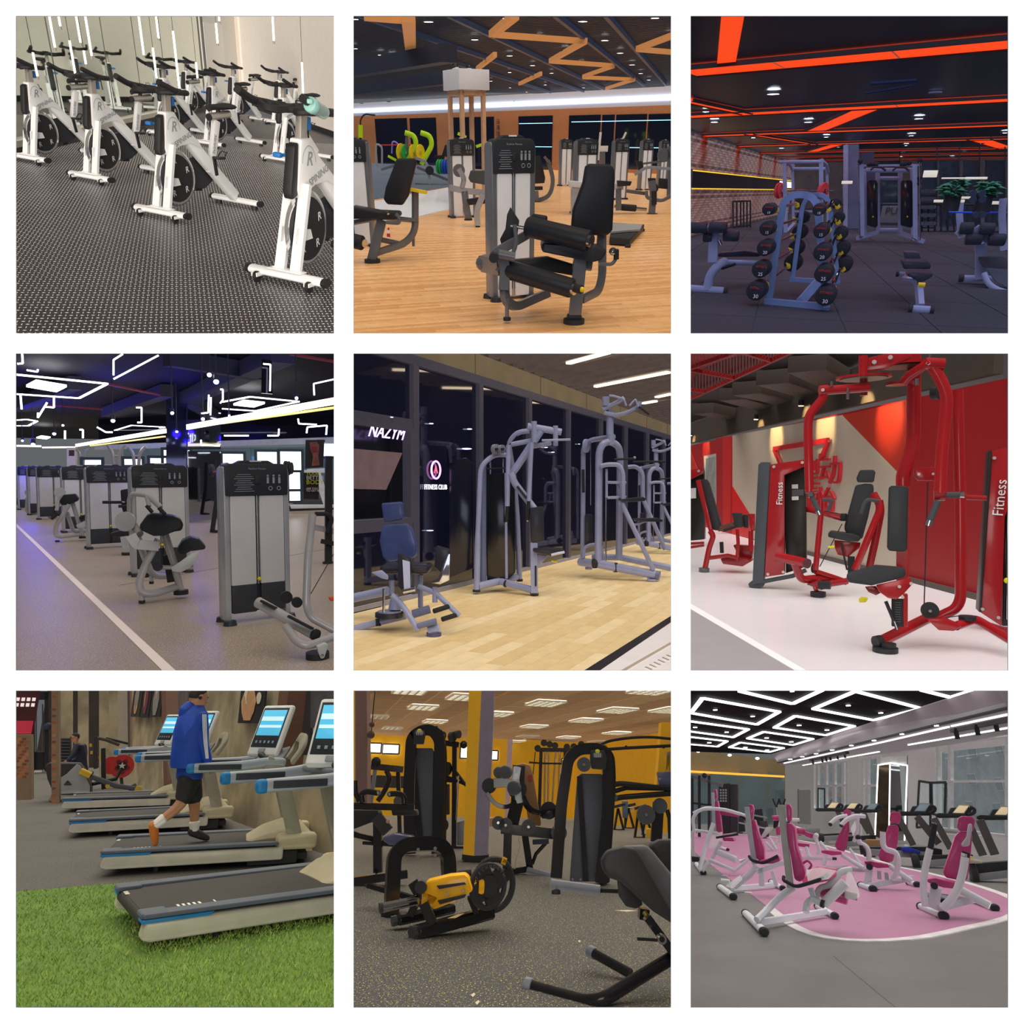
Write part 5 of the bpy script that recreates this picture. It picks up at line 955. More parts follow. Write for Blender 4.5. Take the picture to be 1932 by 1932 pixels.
 t=thing(R,'plate_stand','dark plates on a barbell right above the nearest tower','rack',1625,1000);t.S('post',[(1612,700),(1612,995)],12,.08,KB)
 for x,r in((1618,42),(1635,40),(1650,34)):t.D('plate',(x,712),r,.05,KB,(1,-.45,0))
 # treadmills
 TW=mat('treadmill_white','#dcdfe2',.4);SC=emit('console_blue','#3c6fa8',.8)
 t=thing(R,'treadmill','white treadmill behind the nearest tower at the right','treadmill',1760,975);t.add('deck',bev(prism([t.f(1640,965,0),t.f(1900,955,0),t.f(1900,905,0),t.f(1640,920,0)],(0,0,.18)),.02),KB);t.Q('side_rail',[(1640,925),(1900,925),(1900,945),(1650,950)],.05,TW,.01,-.1);t.S('upright',[(1800,740),(1860,925)],40,.06,TW);t.Q('handrail',[(1700,720),(1870,710),(1870,740),(1710,738)],.06,TW,.01);t.Q('console',[(1865,610),(1905,600),(1905,650),(1860,648)],.05,SC,.005)
 for i,(x,y)in enumerate(((1290,640),(1435,635),(1600,640),(1210,640))):
  t=Thing(R,'treadmill',('second','third','fourth','first')[i]+' far treadmill from the left, a lit console before the bright windows','treadmill',R.F(x,950));t.Q('console',[(x-18,y),(x+16,y-12),(x+20,y+22),(x-12,y+36)],.05,SC,.004);t.S('upright',[(x,y+30),(x+40,y+260)],14,.06,TW);t.Q('deck',[(x-120,y+275),(x+60,y+270),(x+60,y+295),(x-120,y+300)],.5,TW,.01);t.Q('handrail',[(x-60,y+62),(x+10,y+58),(x+10,y+72),(x-60,y+76)],.05,KB,.005)
 # runner
 t=thing(R,'person','person with dark hair in a teal shirt and black shorts running on a far treadmill','person',1175,868);sk=mat('skin_far','#b98468',.6);TE=mat('shirt_teal','#4fb3ac',.7);BK2=mat('cloth_black','#15151a',.7)
 person(t,dict(pel=(1186,745),che=(1188,680),nk=(1188,665),hd=(1190,640),sl=(1178,678),sr=(1202,678),el=(1172,715),er=(1210,705),wl=(1186,700),wr=(1200,690),hl=(1182,755),hr=(1194,755),kl=(1178,795),kr=(1205,790),al=(1155,835),ar=(1203,850),tl=(1150,828),tr_=(1192,858)),sk,TE,BK2,mat('hair_black','#141210',.8),mat('shoe_dark','#333238',.6),sleeves='short',shorts=True)
 # posters
 t=Thing(R,'wall_poster','dark poster of a bare torso in reds above the right treadmill','poster',R.P(1788,625,13));t.Q('sheet',[(1735,545),(1845,545),(1838,705),(1732,712)],.02,mat('poster_black','#17120f',.5),0);t.Q('print',[(1758,560),(1800,555),(1815,580),(1808,640),(1818,695),(1770,700),(1778,640),(1762,600)],.006,mat('poster_skin','#8b5140',.5,var=.5,scale=8),0,-.01);t.Q('print_cloth',[(1770,585),(1805,585),(1803,612),(1775,612)],.006,mat('poster_red','#7c2430',.5),0,-.018)
 t=Thing(R,'standing_banner','black banner with yellow and white capitals about a better body','sign',R.P(1780,820,12));t.Q('sheet',[(1722,738),(1812,738),(1812,895),(1722,893)],.02,mat('poster_black','#17120f',.5),0)
 for s_,y,h,m_ in(('YOUR',745,22,'y'),('BETTER',768,25,'w'),('BODY',795,30,'y'),('ARE YOU READY',832,13,'w'),('TO GET SERIOUS',845,13,'w')):t.add('lettering',text_geom(s_,t.m(h)*1.2,basis(t.c((1738,y,-.02)),(1,0,0),(0,0,1)),.003,'LEFT'),mat('ban_yellow','#c9cc2a',.5)if m_=='y' else mat('ban_white','#d8d8d8',.5))
 t=Thing(R,'wall_poster','small gold-lettered dark poster on the pale far pillar','poster',R.P(360,625,30));t.Q('sheet',[(342,605),(375,605),(375,640),(342,640)],.02,mat('poster_brown','#3a2a1a',.5),0)
 t=thing(R,'square_pillar','pale far pillar behind the fourth tower','pillar',355,930);t.Q('shaft',[(330,590),(382,590),(382,720),(330,720)],.6,mat('pillar_pale','#d8d4c8',.5),0)
 # tall pulldown frames behind the towers
 for i,(x,Y_)in enumerate(((620,17),(740,16),(420,24))):
  t=Thing(R,'pulldown_arms',('curved silver arms rising behind the third tower','curved silver arms rising behind the second tower','curved silver arms rising behind the fourth tower')[i],'gym machine',V((R.P(x,700,Y_).x,Y_,0)));k=1 if i<2 else .7
  for s in(-1,1):t.add('arm',tube([R.P(x+s*50*k,575+12*i,Y_)-t.base,R.P(x+s*20*k,620,Y_)-t.base,R.P(x+s*12*k,700,Y_)-t.base,V((s*.1,0,0))],R.m(8*k,Y_),8,rad=.15),S)
  t.add('crossbar',cyl(R.P(x-22*k,640,Y_)-t.base,R.P(x+22*k,640,Y_)-t.base,R.m(5,Y_)),S)
 R.sun(3.8,'#fff2e2',(.1,-.2,1),90);R.sun(3.8,'#f6f2f4',(.3,-1,.5),150)
 for x,y in((1190,1650),(1150,1850)):p=R.F(x,y,2.2);R.lamp(p,60,'#4a18ff',.1,spot=28,to=(p.x,p.y,0))
room4()

# ================= room 5: plank floor beside a dark glazed wall =================
R5=Room('glazed_wall_gym',1,1,927,1.3,0,(655,655));R5.shell='#3c3a44';R5.far=40
def room5():
 R=R5;N=mat('periwinkle_steel','#9aa0c4',.35,.25,coat=.3);K=mat('vinyl_night','#1a1b23',.35,coat=.2);KB=mat('plastic_night','#101116',.5);CR=mat('chrome','#dfe2e6',.1,1,var=.02);NV=mat('vinyl_navy','#3a4470',.22,coat=.5,var=.25);Y=mat('tower_pin','#e3d21c',.4)
 a,b=R.F(40,1562),R.F(1352,1240);yw=yawd(a,b)
 wood=[mat('maple_%d'%i,c,.45,var=.12,scale=7,coat=.1)for i,c in enumerate(('#e2cba0','#dcc394','#e8d3aa','#d8bd8c','#dfc79a'))]
 planks(R,.16,1.3,4.4,26,5,yw,wood,maxn=2500)
 d=(b-a).normalized();n=V((-d.y,d.x,0));e=a+d*26;s0=a-d*6;z0,z1,z2=.06,2.9,3.25
 FR=mat('frame_dusk','#4b4a5a',.45,.3);GL=mat('glass_night','#0c0d1c',.04,0,spec=1.0);WF=mat('soffit_wood','#857860',.55,var=.2,scale=2)
 def at(x):q=R.on(x,900,a,n);q.z=0;return q
 wl=wallseg(R,'wall_left',s0,e,z1,z2,WF,th=.1);wallseg(R,'trim_60',s0,e,0,z0,mat('sill_grey','#8f8d98',.5),th=.12,off=-.03,label='pale sill under the glazed wall');wallseg(R,'trim_61',s0,e,z1-.09,z1+.03,FR,th=.1,off=-.06,label='dark head rail of the glazed wall')
 for k in range(12):R.struct('panel_joint',bar(a+d*(k*2.4-2)+V((0,0,z1))-n*.004,a+d*(k*2.4-2)+V((0,0,z2))-n*.004,.012,.01),mat('seam_brown','#5a4a34',.7),parent=wl,kind=None)
 xs=[-60,400,780,1068,1298,1488,1635,1762,1860,1960]
 for i in range(9):
  p,q=at(xs[i]),at(xs[i+1]);w_=wallseg(R,'window_%d'%(60+i),q-d*.12,q,z0,z1,FR,th=.16,off=-.06)
  if i==0:
   for z,h_ in((2.02,.14),(.85,.14)):wallseg(R,'crossbar',p,q,z,z+h_,FR,th=.12,off=-.04,parent=w_,kind=None)
   wallseg(R,'pane',p,q-d*.12,2.16,z1,GL,th=.02,parent=w_,kind=None);wallseg(R,'pane',p,q-d*.12,z0,.85,GL,th=.02,parent=w_,kind=None);wallseg(R,'pane',p,q-d*.12,.99,2.02,mat('glass_black','#07070c',.2),th=.02,parent=w_,kind=None,off=.1)
   u=[at(40),at(330)];w2=R.struct('open_sash',prism([R.on(x,y,a-n*.12,n)for x,y in((20,595),(325,622),(230,838),(20,832))],n*.02),mat('sash_rose','#77646a',.35,var=.2),parent=w_,kind=None)
   for z in(.93,2.0):wallseg(R,'sash_rail',p,q-d*.2,z,z+.06,FR,th=.05,off=-.1,parent=w_,kind=None)
   wallseg(R,'sash_rail',q-d*.25,q-d*.17,.95,2.04,FR,th=.05,off=-.1,parent=w_,kind=None)
  else:
   wallseg(R,'pane',p,q-d*.12,z0,z1,GL,th=.02,parent=w_,kind=None);wallseg(R,'inner_rail',p,p+d*.07,z0,z1,FR,th=.05,off=-.02,parent=w_,kind=None)
 # neon seen beyond the glass, mounted on it
 t=Thing(R,'neon_sign','violet glowing slanted letters at the upper left pane','sign',at(200));M=basis(R.on(190,505,a,n)-t.base-n*.09,d,(0,0,1));t.solo(text_geom('NAZYM',.2,M,.004,shear=.5),emit('neon_violet','#c9a4ff',2.5),smooth=False)
 t=Thing(R,'neon_sign','small round pink and white neon badge with lettering below','sign',at(510));o=R.on(510,722,a,n)-t.base-n*.03;t.add('ring',ring(o,n,.11,.012,24,6),emit('neon_pink','#f0a0ff',2));t.add('lettering',text_geom('FITNESS CLUB',.09,basis(o-V((0,0,.22)),d,(0,0,1)),.003),emit('neon_white','#e8e0ff',1.6),smooth=False);t.add('emblem',text_geom('A',.14,basis(o,d,(0,0,1)),.003),emit('neon_red','#ff5a7a',1.6),smooth=False)
 for i,(x,y,w_)in enumerate(((245,413,40),(482,450,40),(708,482,44),(1160,590,30),(1355,570,20),(1200,618,30),(690,598,90),(475,1078,60),(670,960,70))):  # glowing blobs on the glass imitate reflected lamps
  q=R.on(x,y,a,n)-n*.03;t=Thing(R,'window_glint','cool glowing blob standing for a lamp reflection in the glazed wall','lamp',q,group='reflection glints on the glazed wall');t.solo(sph((0,0,0),R.m(w_*.5,q.y),10,(abs(d.x)+.3,abs(d.y),.16 if w_<60 else .1)),emit('glint','#c8d4ff',2.0 if w_<60 else .8))
 # slatted ceiling
 p,q=R.F(1460,232,z2),R.F(1890,148,z2);sd=(q-p).normalized();sn=V((-sd.y,sd.x,0));SL=mat('slat_brown','#7d706e',.6,var=.2);slab(R,'ceiling',floor_rect(R,34),z2+.25,.1,mat('ceiling_dusk','#09080b',.7),up=True)
 cl=R.objs[-1];c0=p;g=mv(bar(-sd*14,sd*14,.15,.12,up=(0,0,1)),0,0,0);me=to_mesh('slat',g,SL,False)
 for k in range(-32,48):
  o=R.struct('slat',None,None,parent=cl,kind=None,me=me);o.location=c0+sn*(k*.36+.18)+V((0,0,.06))
  # slats stop at the timber soffit
  rel=o.location;den=d.cross(sd).z
  if abs(den)>1e-3:
   s_=-((a-rel).cross(d).z)/d.cross(sd).z if False else((a-rel).x*d.y-(a-rel).y*d.x)/(sd.x*d.y-sd.y*d.x)
   hit=V((rel.x,rel.y,0))+sd*s_;inner=-n;sg=1 if sd.dot(inner)>0 else-1;P0=V((0,0,0))+sd*s_;o.data=to_mesh('slat',bar(P0,P0+sd*sg*14,.15,.12,up=(0,0,1)),SL,False)
 for i,(u,v_)in enumerate((((1300,95),(1560,25)),((1460,232),(1890,148)),((1740,331),(1816,318)),((1818,294),(1905,276)))):
  P0,P1=R.F(*u,z2-.02),R.F(*v_,z2-.02);t=Thing(R,'strip_light',('topmost','long middle','short lower','lowest right-edge')[i]+' warm strip light set between the ceiling slats','ceiling light',P0);t.solo(bar((0,0,0),P1-P0,.085,.03,up=(0,0,1)),emit('strip_warm','#ffe9c4',4),smooth=False)
 # ledge at the lower right
 P_=[R.F(x,y)for x,y in((1375,1915),(1930,1565),(1930,1600),(1470,1915))];slab(R,'trim_62',[(p.x,p.y)for p in P_],.004,.004,mat('gap_black','#120c10',.3),label='black gap at the edge of the plank floor')
 P_=[R.F(x,y,.03)for x,y in((1450,1925),(1960,1580),(1960,1980))];slab(R,'trim_63',[(p.x,p.y)for p in P_],.03,.03,mat('ledge_white','#e6e2ea',.2,var=.05),label='white polished ledge at the lower right')
 for k,(u,v_)in enumerate((((1600,1915),(1905,1740)),)):P0,P1=R.F(*u,.034),R.F(*v_,.034);R.struct('trim_64',bar(P0,P1,.02,.012),mat('ledge_groove','#a89a8c',.4),label='groove in the white ledge')
 g=[bar(R.F(1755+i*25,1880-i*14,.036),R.F(1790+i*25,1895-i*14,.036),.012,.006)for i in range(7)];R.struct('trim_65',J(*g),mat('ledge_groove','#a89a8c',.4),label='ribbed drain in the white ledge',kind='stuff')
 # centre machine
 t=thing(R,'pec_fly_machine','periwinkle-grey fly machine with black stack cover in the middle of the plank floor','gym machine',1100,1462)
 t.T('left_frame',[(762,1430,.15),(768,1100,.15),(785,700,.15),(860,632,.2),(938,634,.3)],[19,18,17,16,15,15,15,15,15,15,15,15,15,15,15,15,15],N,45);t.T('inner_frame',[(800,1390,.3),(800,690,.3)],19,mat('periwinkle_dark','#6d7699',.35,.25));t.D('foot',(760,1432,.15),23,.03,KB,(0,0,1))
 t.T('right_frame',[(1014,1368,.5),(1000,1000,.5),(980,760,.45),(948,560,.35),(1000,500,.3),(1070,492,.3)],16,N,50);t.D('foot',(1014,1370,.5),20,.03,KB,(0,0,1));t.T('rear_tube',[(1070,620,.5),(1068,890,.5)],12,N)
 t.T('swing_arm',[(948,575,.1),(942,935,.1)],14,N);t.T('grip',[(942,935,.1),(936,1030,.1)],11,KB);t.B('grip_end',(935,1028,.1),9,CR);t.T('swing_arm',[(1084,560,.0),(1068,905,.0)],13,N);t.T('grip',[(1067,905,0),(1062,1015,0)],10,KB);t.B('grip_end',(1061,1018,0),8,CR)
 t.T('head_beam',[(968,742,.15),(1000,700,.15),(1140,490,.1)],23,N);t.T('top_beam',[(1060,465,.1),(1260,500,.1)],21,N);t.C('hub',(1099,436,.08),(1099,560,.08),17,N);t.C('hub',(1225,462,.08),(1225,580,.08),15,N);t.T('link',[(968,572,.2),(1105,545,.1)],15,N);t.T('link',[(1090,585,.2),(1200,562,.1)],14,N);t.T('pivot_rod',[(1145,548,.0),(1312,543,.0)],7,N)
 for x,r in((872,30),(908,26)):p_=t.D('pulley',(x,600,.15),r,.05,mat('pulley_grey','#7a7d8c',.5),(1,-.8,0));t.add('hub_cap',disc(t.c((x,600,.11)),(1,-.8,0),t.m(8),.06),KB,p_)
 t.T('lower_brace',[(960,740,.1),(985,800,.1),(1100,950,.05)],21,N,20);t.T('label_strip',[(1000,818,.02),(1055,888,.0)],7,KB);t.T('cable',[(1000,520,.2),(940,590,.2)],3,KB)
 t.Q('back_pad',[(1073,945),(1155,935),(1160,1140),(1083,1150)],.12,K,.02,-.05);t.Q('seat',[(1092,1182),(1180,1180),(1275,1192),(1280,1210),(1205,1230),(1095,1206)],.25,K,.015,-.1);t.Q('seat_bracket',[(1100,1215),(1180,1225),(1130,1290),(1100,1300)],.06,N,.01);t.S('front_post',[(1098,1148),(1101,1450)],42,.07,N);t.S('slot',[(1108,1285,-.04),(1109,1405,-.04)],10,.01,KB,b=0);t.D('foot',(1101,1452),25,.03,KB,(0,0,1));t.T('yellow_lever',[(1200,1255),(1235,1262)],8,Y);t.T('wrap_shreds',[(1200,1222,-.12),(1240,1212,-.12),(1278,1205,-.12)],8,mat('plastic_wrap','#cfd0dc',.2,alpha=.5),5)
 t.T('base_tube',[(770,1405,.15),(1000,1352,.5)],22,N);t.T('base_tube',[(905,1378,.3),(1090,1428,.0)],21,N);t.C('collar',(928,1388,.25),(938,1391,.24),23,KB)
 t.Q('stack_cover',[(812,748),(925,738),(985,765),(990,1325),(955,1362),(822,1380)],.2,mat('cover_gloss','#08090c',.15,spec=.8),.02,.32);t.Q('cover_edge',[(925,740),(938,742),(945,1360),(930,1362)],.02,N,0,.3)
 for x in(842,918):t.T('guide_rod',[(x,655,.35),(x,745,.35)],6,CR)
 t.T('crossbar',[(812,715,.3),(935,710,.3)],5,KB)
 # left chair
 t=thing(R,'hip_abductor','seated leg machine with shiny navy head and back pads at the left','gym machine',505,1698)
 t.Q('head_pad',[(198,918,.6),(320,908,.6),(335,1012,.6),(215,1032,.6)],.08,NV,.02,seg=3);t.Q('back_pad',[(205,1050),(260,1038),(345,1036),(382,1065),(410,1150),(410,1225),(385,1240),(240,1262),(208,1240),(188,1140)],.1,NV,.025,.6,seg=3);t.add('seat',rb(t.c((350,1298,.3)),(t.m(300),.34,t.m(55)),t.m(25),3),K)
 t.Q('leg_pad',[(297,1210),(335,1225),(372,1245),(378,1440),(335,1452),(297,1405)],.1,K,.015,0);t.Q('pad_shell',[(325,1250),(368,1262),(372,1430),(335,1440)],.01,mat('pad_film','#b8bcd0',.1,alpha=.45),0,-.02);t.Q('leg_pad',[(522,1168),(600,1190),(606,1235),(592,1382),(560,1340),(512,1295)],.1,K,.015,.1);t.Q('pad_bracket',[(585,1215),(606,1215),(600,1370),(545,1395),(490,1385),(535,1360)],.02,CR,.003,.08)
 t.T('seat_post',[(430,1340,.3),(432,1530,.3)],16,N);t.T('seat_post',[(262,1370,.2),(262,1450,.2)],16,N);t.T('left_arm',[(262,1455,.05),(300,1490,.05),(340,1540,.0),(418,1665,-.05)],17,N,30);t.T('right_arm',[(420,1405,.2),(520,1445,.15),(660,1580,.1)],16,N,20);t.T('arm_post',[(516,1410,.15),(516,1500,.15)],16,N);t.T('peg',[(510,1552,.0),(595,1525,.1)],15,KB);t.T('peg',[(560,1600,.0),(640,1575,.1)],15,KB);t.T('peg',[(415,1640,-.05),(525,1610,-.05)],18,mat('peg_steel','#6a7192',.4));t.T('base_tube',[(385,1570,.2),(485,1540,.2)],26,mat('peg_steel','#6a7192',.4))
 t.T('floor_tube',[(20,1660,.3),(170,1622,.3),(345,1580,.3)],21,N);t.T('floor_tube',[(20,1478,.9),(240,1432,.8)],32,N);t.D('collar',(95,1462,.9),36,.05,KB,(1,.3,0));t.D('collar',(182,1618,.3),24,.05,KB,(1,.3,0))
 t.add('turn_disc',cyl(t.c((250,1585,.2)),t.c((250,1560,.2)),t.m(88),n=28),K);t.add('turn_plate',cyl(t.c((250,1558,.2)),t.c((250,1550,.2)),t.m(70),n=28),N);t.T('lock_rod',[(215,1420,.05),(215,1560,.05)],8,CR);t.C('cam',(280,1540,.2),(280,1450,.2),40,N,r2=20);t.Q('side_arm',[(140,1325),(200,1312),(240,1345),(240,1368),(200,1360)],.04,N,.008,.1);t.C('foot',(478,1668,0),(542,1652,0),30,N);t.D('foot_pad',(510,1690,.0),44,.04,mat('foot_violet','#4c466a',.5),(0,0,1));t.T('spring',[(330,1435,.0),(400,1420,.0)],18,CR);t.T('cable',[(40,1562,.5),(200,1525,.4)],3,KB)
 # right-hand assisted pull-up machine, twice: the real one and its mirror reflection built solid
 def tower_gym(ox,oy,k,lb,dy=0):
  f=lambda x,y,*r:(ox+(x-1600)*k,oy+(y-1370)*k,*r);b=thing(R,'pull_up_machine',lb,'gym machine',*f(1600,1372),dy=dy);q=lambda*l:[f(*i)for i in l];m_=k
  b.T('front_arch',q((1475,1290,.1),(1480,620,.1),(1500,570,.1),(1545,552,.15),(1595,580,.2),(1605,640,.3),(1598,1250,.4)),21*m_,N,40*m_);b.T('rear_arch',q((1385,1245,.6),(1388,600,.6),(1410,560,.6),(1440,545,.5),(1570,525,.2)),15*m_,N,40*m_);b.D('cam',f(1405,580,.5),42*m_,.03,N,(1,-.6,0));b.T('top_post',q((1545,370,.15),(1545,515,.15)),22*m_,N);b.T('post_socket',q((1548,515,.15),(1552,575,.15)),24*m_,N)
  b.T('pull_arm',q((1505,365,.1),(1600,318,.05),(1625,300,0)),14*m_,N);b.T('pull_arm',q((1510,385,.1),(1575,402,.1),(1650,385,.05),(1715,350,.05),(1722,320,.05)),13*m_,N,30*m_);b.C('top_hub',f(1520,292,.1),f(1520,345,.1),22*m_,N);b.T('grip',q((1540,285,.0),(1570,288,.0),(1625,305,0),(1640,345,0)),7*m_,N,10*m_);b.T('grip',q((1660,345,0),(1695,305,0),(1710,350,0)),6*m_,N,10*m_);b.T('grip',q((1715,350,0),(1775,395,0)),7*m_,KB)
  b.T('base',q((1372,1262,.5),(1480,1275,.1),(1820,1340,-.1)),26*m_,N);b.T('base',q((1440,1235,.6),(1600,1235,.5),(1905,1300,.4)),20*m_,N);b.C('base_cap',f(1815,1340,-.1),f(1838,1344,-.12),27*m_,mat('peg_steel','#6a7192',.4));b.D('collar',f(1455,1272,.1),29*m_,.05,KB,(1,.2,0));b.D('collar',f(1578,1295,.05),29*m_,.05,KB,(1,.2,0));b.D('foot',f(1790,1368,-.1),28*m_,.03,N,(0,0,1));b.D('foot',f(1420,1300,.4),22*m_,.03,N,(0,0,1))
  b.T('dip_frame',q((1490,700,.0),(1530,690,.0),(1600,690,.0),(1622,740,.0),(1622,890,.0),(1620,930,0),(1740,1180,-.1),(1800,1310,-.1)),14*m_,N,30*m_);b.T('dip_frame',q((1650,705,.3),(1700,700,.3),(1738,740,.3),(1738,890,.3),(1870,1190,.3)),13*m_,N,30*m_);b.T('dip_bar',q((1570,660,.1),(1690,655,.1)),7*m_,KB);b.T('dip_bar',q((1680,675,.2),(1870,672,.2)),7*m_,KB);b.T('link',q((1530,795,.05),(1640,797,.05)),9*m_,N);b.T('link',q((1530,885,.05),(1640,882,.05)),9*m_,N);b.T('link',q((1525,715,.05),(1525,885,.05)),8*m_,N);b.T('guide_rod',q((1522,885,.1),(1520,1260,.1)),5*m_,CR)
  b.T('link',q((1590,800,.1),(1605,900,.1)),10*m_,N);b.Q('knee_pad',q((1600,895),(1740,880),(1760,890),(1750,905),(1620,912)),.2,K,.01,-.05);b.Q('step',q((1690,1008),(1830,1005),(1860,1018),(1850,1028),(1700,1025)),.2,K,.008,-.05);b.T('step_bracket',q((1690,1045),(1760,1020)),8*m_,N);b.Q('stack',q((1400,985),(1445,985),(1445,1165),(1400,1165)),.3,K,.01,.5);b.T('guide_rod',q((1432,560,.4),(1432,930,.4)),4*m_,CR)
  b.T('side_loop',q((1390,1240,.4),(1392,1180,.4),(1430,1160,.4),(1490,1160,.4),(1505,1240,.4)),10*m_,N,25*m_);b.Q('placard',q((1378,720),(1396,718),(1398,855),(1380,855)),.01,K,0,.5);b.B('knob',f(1690,650,.1),9*m_,N)
  return b
 tower_gym(1600,1370,1,'tall periwinkle-grey pull-up and dip machine standing right of the fly machine')
 tower_gym(1850,1215,.62,'mirror reflection of the pull-up machine, built solid at the right edge')
 # dark machine outline behind glass
 t=Thing(R,'shadowed_machine','dark stack machine standing just beyond the glazed wall','gym machine',at(650)+n*-.25);Q_=t.base.y
 t.add('cover',bev(prism([t.p(x,y,-.1)for x,y in((560,700),(590,665),(700,650),(740,680),(745,1300),(560,1370))],(0,.1,0)),.01),mat('shadow_navy','#080914',.15,spec=.7))
 t.T('arm',[(480,585,-.15),(540,570,-.15),(600,590,-.15),(610,680,-.12)],12,mat('shadow_steel','#1a1b2c',.3),20)
 R.sun(5.4,'#fff4e0',(.3,-.5,1),80);R.sun(4.0,'#dfe2ff',(-.3,-1,.5),140);R.sun(1.6,'#f0e4d8',(-.2,-.5,-1),120)  # the last is an added upward fill for the ceiling slats
room5()

# ================= room 6: red machines on a white floor =================
R6=Room('red_machine_room',2,1,906,1.35,0,(1290,655));R6.shell='#77706e';R6.far=30
def room6():
 R=R6;N=mat('red_enamel','#8a1017',.22,var=.08,coat=.7);N2=mat('red_enamel_dark','#740d13',.25,var=.08,coat=.7);K=mat('vinyl_soft_black','#24262a',.45,var=.15,bump=.1,bscale=150);KB=mat('plastic_black','#131418',.5);CR=mat('chrome','#dfe2e6',.1,1,var=.02);GF=mat('frame_slate_grey','#43494f',.4,.2);Y=mat('tag_yellow','#e6dc22',.5);BW=mat('bolt_pale','#c9b9b4',.3,.6)
 R.struct('floor',prism([(-20,1,0),(20,1,0),(20,40,0),(-20,40,0)],(0,0,-.05)),mat('floor_white','#dcd9dd',.22,var=.03,scale=1.5,coat=.1))
 P_=[R.F(x,y)for x,y in((-200,1400),(-200,2100),(1000,2100),(655,1905),(20,1530))];slab(R,'trim_70',[(p.x,p.y)for p in P_],.004,.003,mat('floor_grey','#9b979b',.45,var=.06),label='grey floor area at the lower left')
 P_=[R.F(x,y)for x,y in((20,1498),(20,1530),(655,1905),(720,1905))];slab(R,'trim_71',[(p.x,p.y)for p in P_],.006,.004,mat('line_pure_white','#f7f7f9',.4,var=.02),label='white line between white and grey floor')
 a,b=R.F(20,1030),R.F(1980,1546);d=(b-a).normalized();n=V((-d.y,d.x,0));zt_=2.44
 def at(x,y=None,off=0):q=R.on(x,y or 900,a,n);
 def W(x,y,off=0):return R.on(x,y,a-n*off,n)
 RW=mat('wall_red','#8e1219',.5,var=.06);BE=mat('wall_beige','#c9bba9',.55,var=.06,scale=1.5);OR=mat('wall_vermilion','#b83222',.5,var=.05);BK=mat('soffit_black','#1b1816',.6,var=.2)
 wl=wallseg(R,'wall_back',a-d*4,b,0,zt_,RW,th=.15)
 def decal(name,pts,m,off,th=.01,**k):R.struct(name,prism([W(x,y,off+th)for x,y in pts],n*th),m,**k)
 decal('trim_72',[(286,520),(935,398),(1300,720),(1300,1362),(286,1096)],BE,.02,label='beige painted field of the back wall')
 decal('trim_73',[(932,400),(1300,318),(1300,742),(1262,740)],OR,.03,label='vermilion slanting field of the back wall')
 decal('trim_74',[(284,815),(385,980),(400,1126),(284,1095)],mat('wall_red_bright','#c81c20',.5),.035,label='small red triangle low on the beige field')
 decal('trim_75',[(20,560),(82,720),(20,720)],OR,.03,label='vermilion corner at the far left')
 wallseg(R,'baseboard_back',W(730,1215,0)*1,b,0,.07,mat('base_brown','#4a3f3a',.5),th=.02,off=-.07)
 # projecting red pier and lit notice at the left
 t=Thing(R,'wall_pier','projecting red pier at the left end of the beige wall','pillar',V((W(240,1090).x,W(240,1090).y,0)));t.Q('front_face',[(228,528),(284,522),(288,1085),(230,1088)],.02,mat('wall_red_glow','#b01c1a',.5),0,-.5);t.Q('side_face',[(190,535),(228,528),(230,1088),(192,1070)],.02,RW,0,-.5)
 decal('window_70',[(118,640),(192,625),(196,1000),(122,1000)],mat('notice_frame','#b8b4b0',.5),.03);decal('window_71',[(130,655),(184,643),(187,985),(133,985)],mat('notice_glass','#7d8280',.2,var=.3,scale=3),.045)
 # black soffit and ceiling
 wallseg(R,'trim_76',a-d*4,b,zt_,3.0,mat('soffit_band','#3a3128',.75,var=.1),th=.1,off=-.35,label='black band above the painted wall')
 cz=3.05;slab(R,'ceiling',floor_rect(R,34),cz,.1,BK,up=True)
 for i,(x,y,w_)in enumerate(((110,330,0),(285,250,0),(365,220,0),(525,150,0),(725,80,0))):
  pass
 for i,(p,q,w_)in enumerate((((110,360),(330,405),.3),((285,275),(520,345),.35),((365,240),(620,300),.35),((520,175),(810,270),.4),((725,95),(900,190),.4))):
  P0,P1=R.F(*p,cz-.15),R.F(*q,cz-.15);t=Thing(R,'ceiling_duct',('lowest left','second','third','fourth','topmost')[i]+' boxy black duct under the black ceiling','duct',P0);t.solo(bev(bar((0,0,0),P1-P0,.5,.22,up=(0,0,1)),.02),mat('duct_brown','#352b26',.5))
 # red mesh panels at the upper left
 E=mat('mesh_red','#8e1a1c',.5);gs=[]
 P0,P1,P2=R.F(20,20,2.95),R.F(640,20,2.95),R.F(20,312,2.95)
 t=Thing(R,'ceiling_grille','red framed mesh grille hanging in the upper left corner','grille',P0)
 for u,v_ in((((20,312),(640,20))),((20,128),(330,20)),((20,128),(300,180)),((20,248),(130,262)),((330,20),(520,80))):t.add('frame_bar',bar(R.F(*u,2.95)-P0,R.F(*v_,2.95)-P0,.05,.06),E,smooth=False)
 for i in range(34):
  k=i/34;gs.append(bar(R.F(20,20+290*k,2.97)-P0,R.F(20+620*(1-k)*.98,20+300*k*.06,2.97)-P0,.012,.012));gs.append(bar(R.F(20+620*k,20,2.97)-P0,R.F(20+620*k,20+290*(1-k),2.97)-P0,.012,.012))
 t.add('mesh',J(*gs),E,kind='stuff',smooth=False)
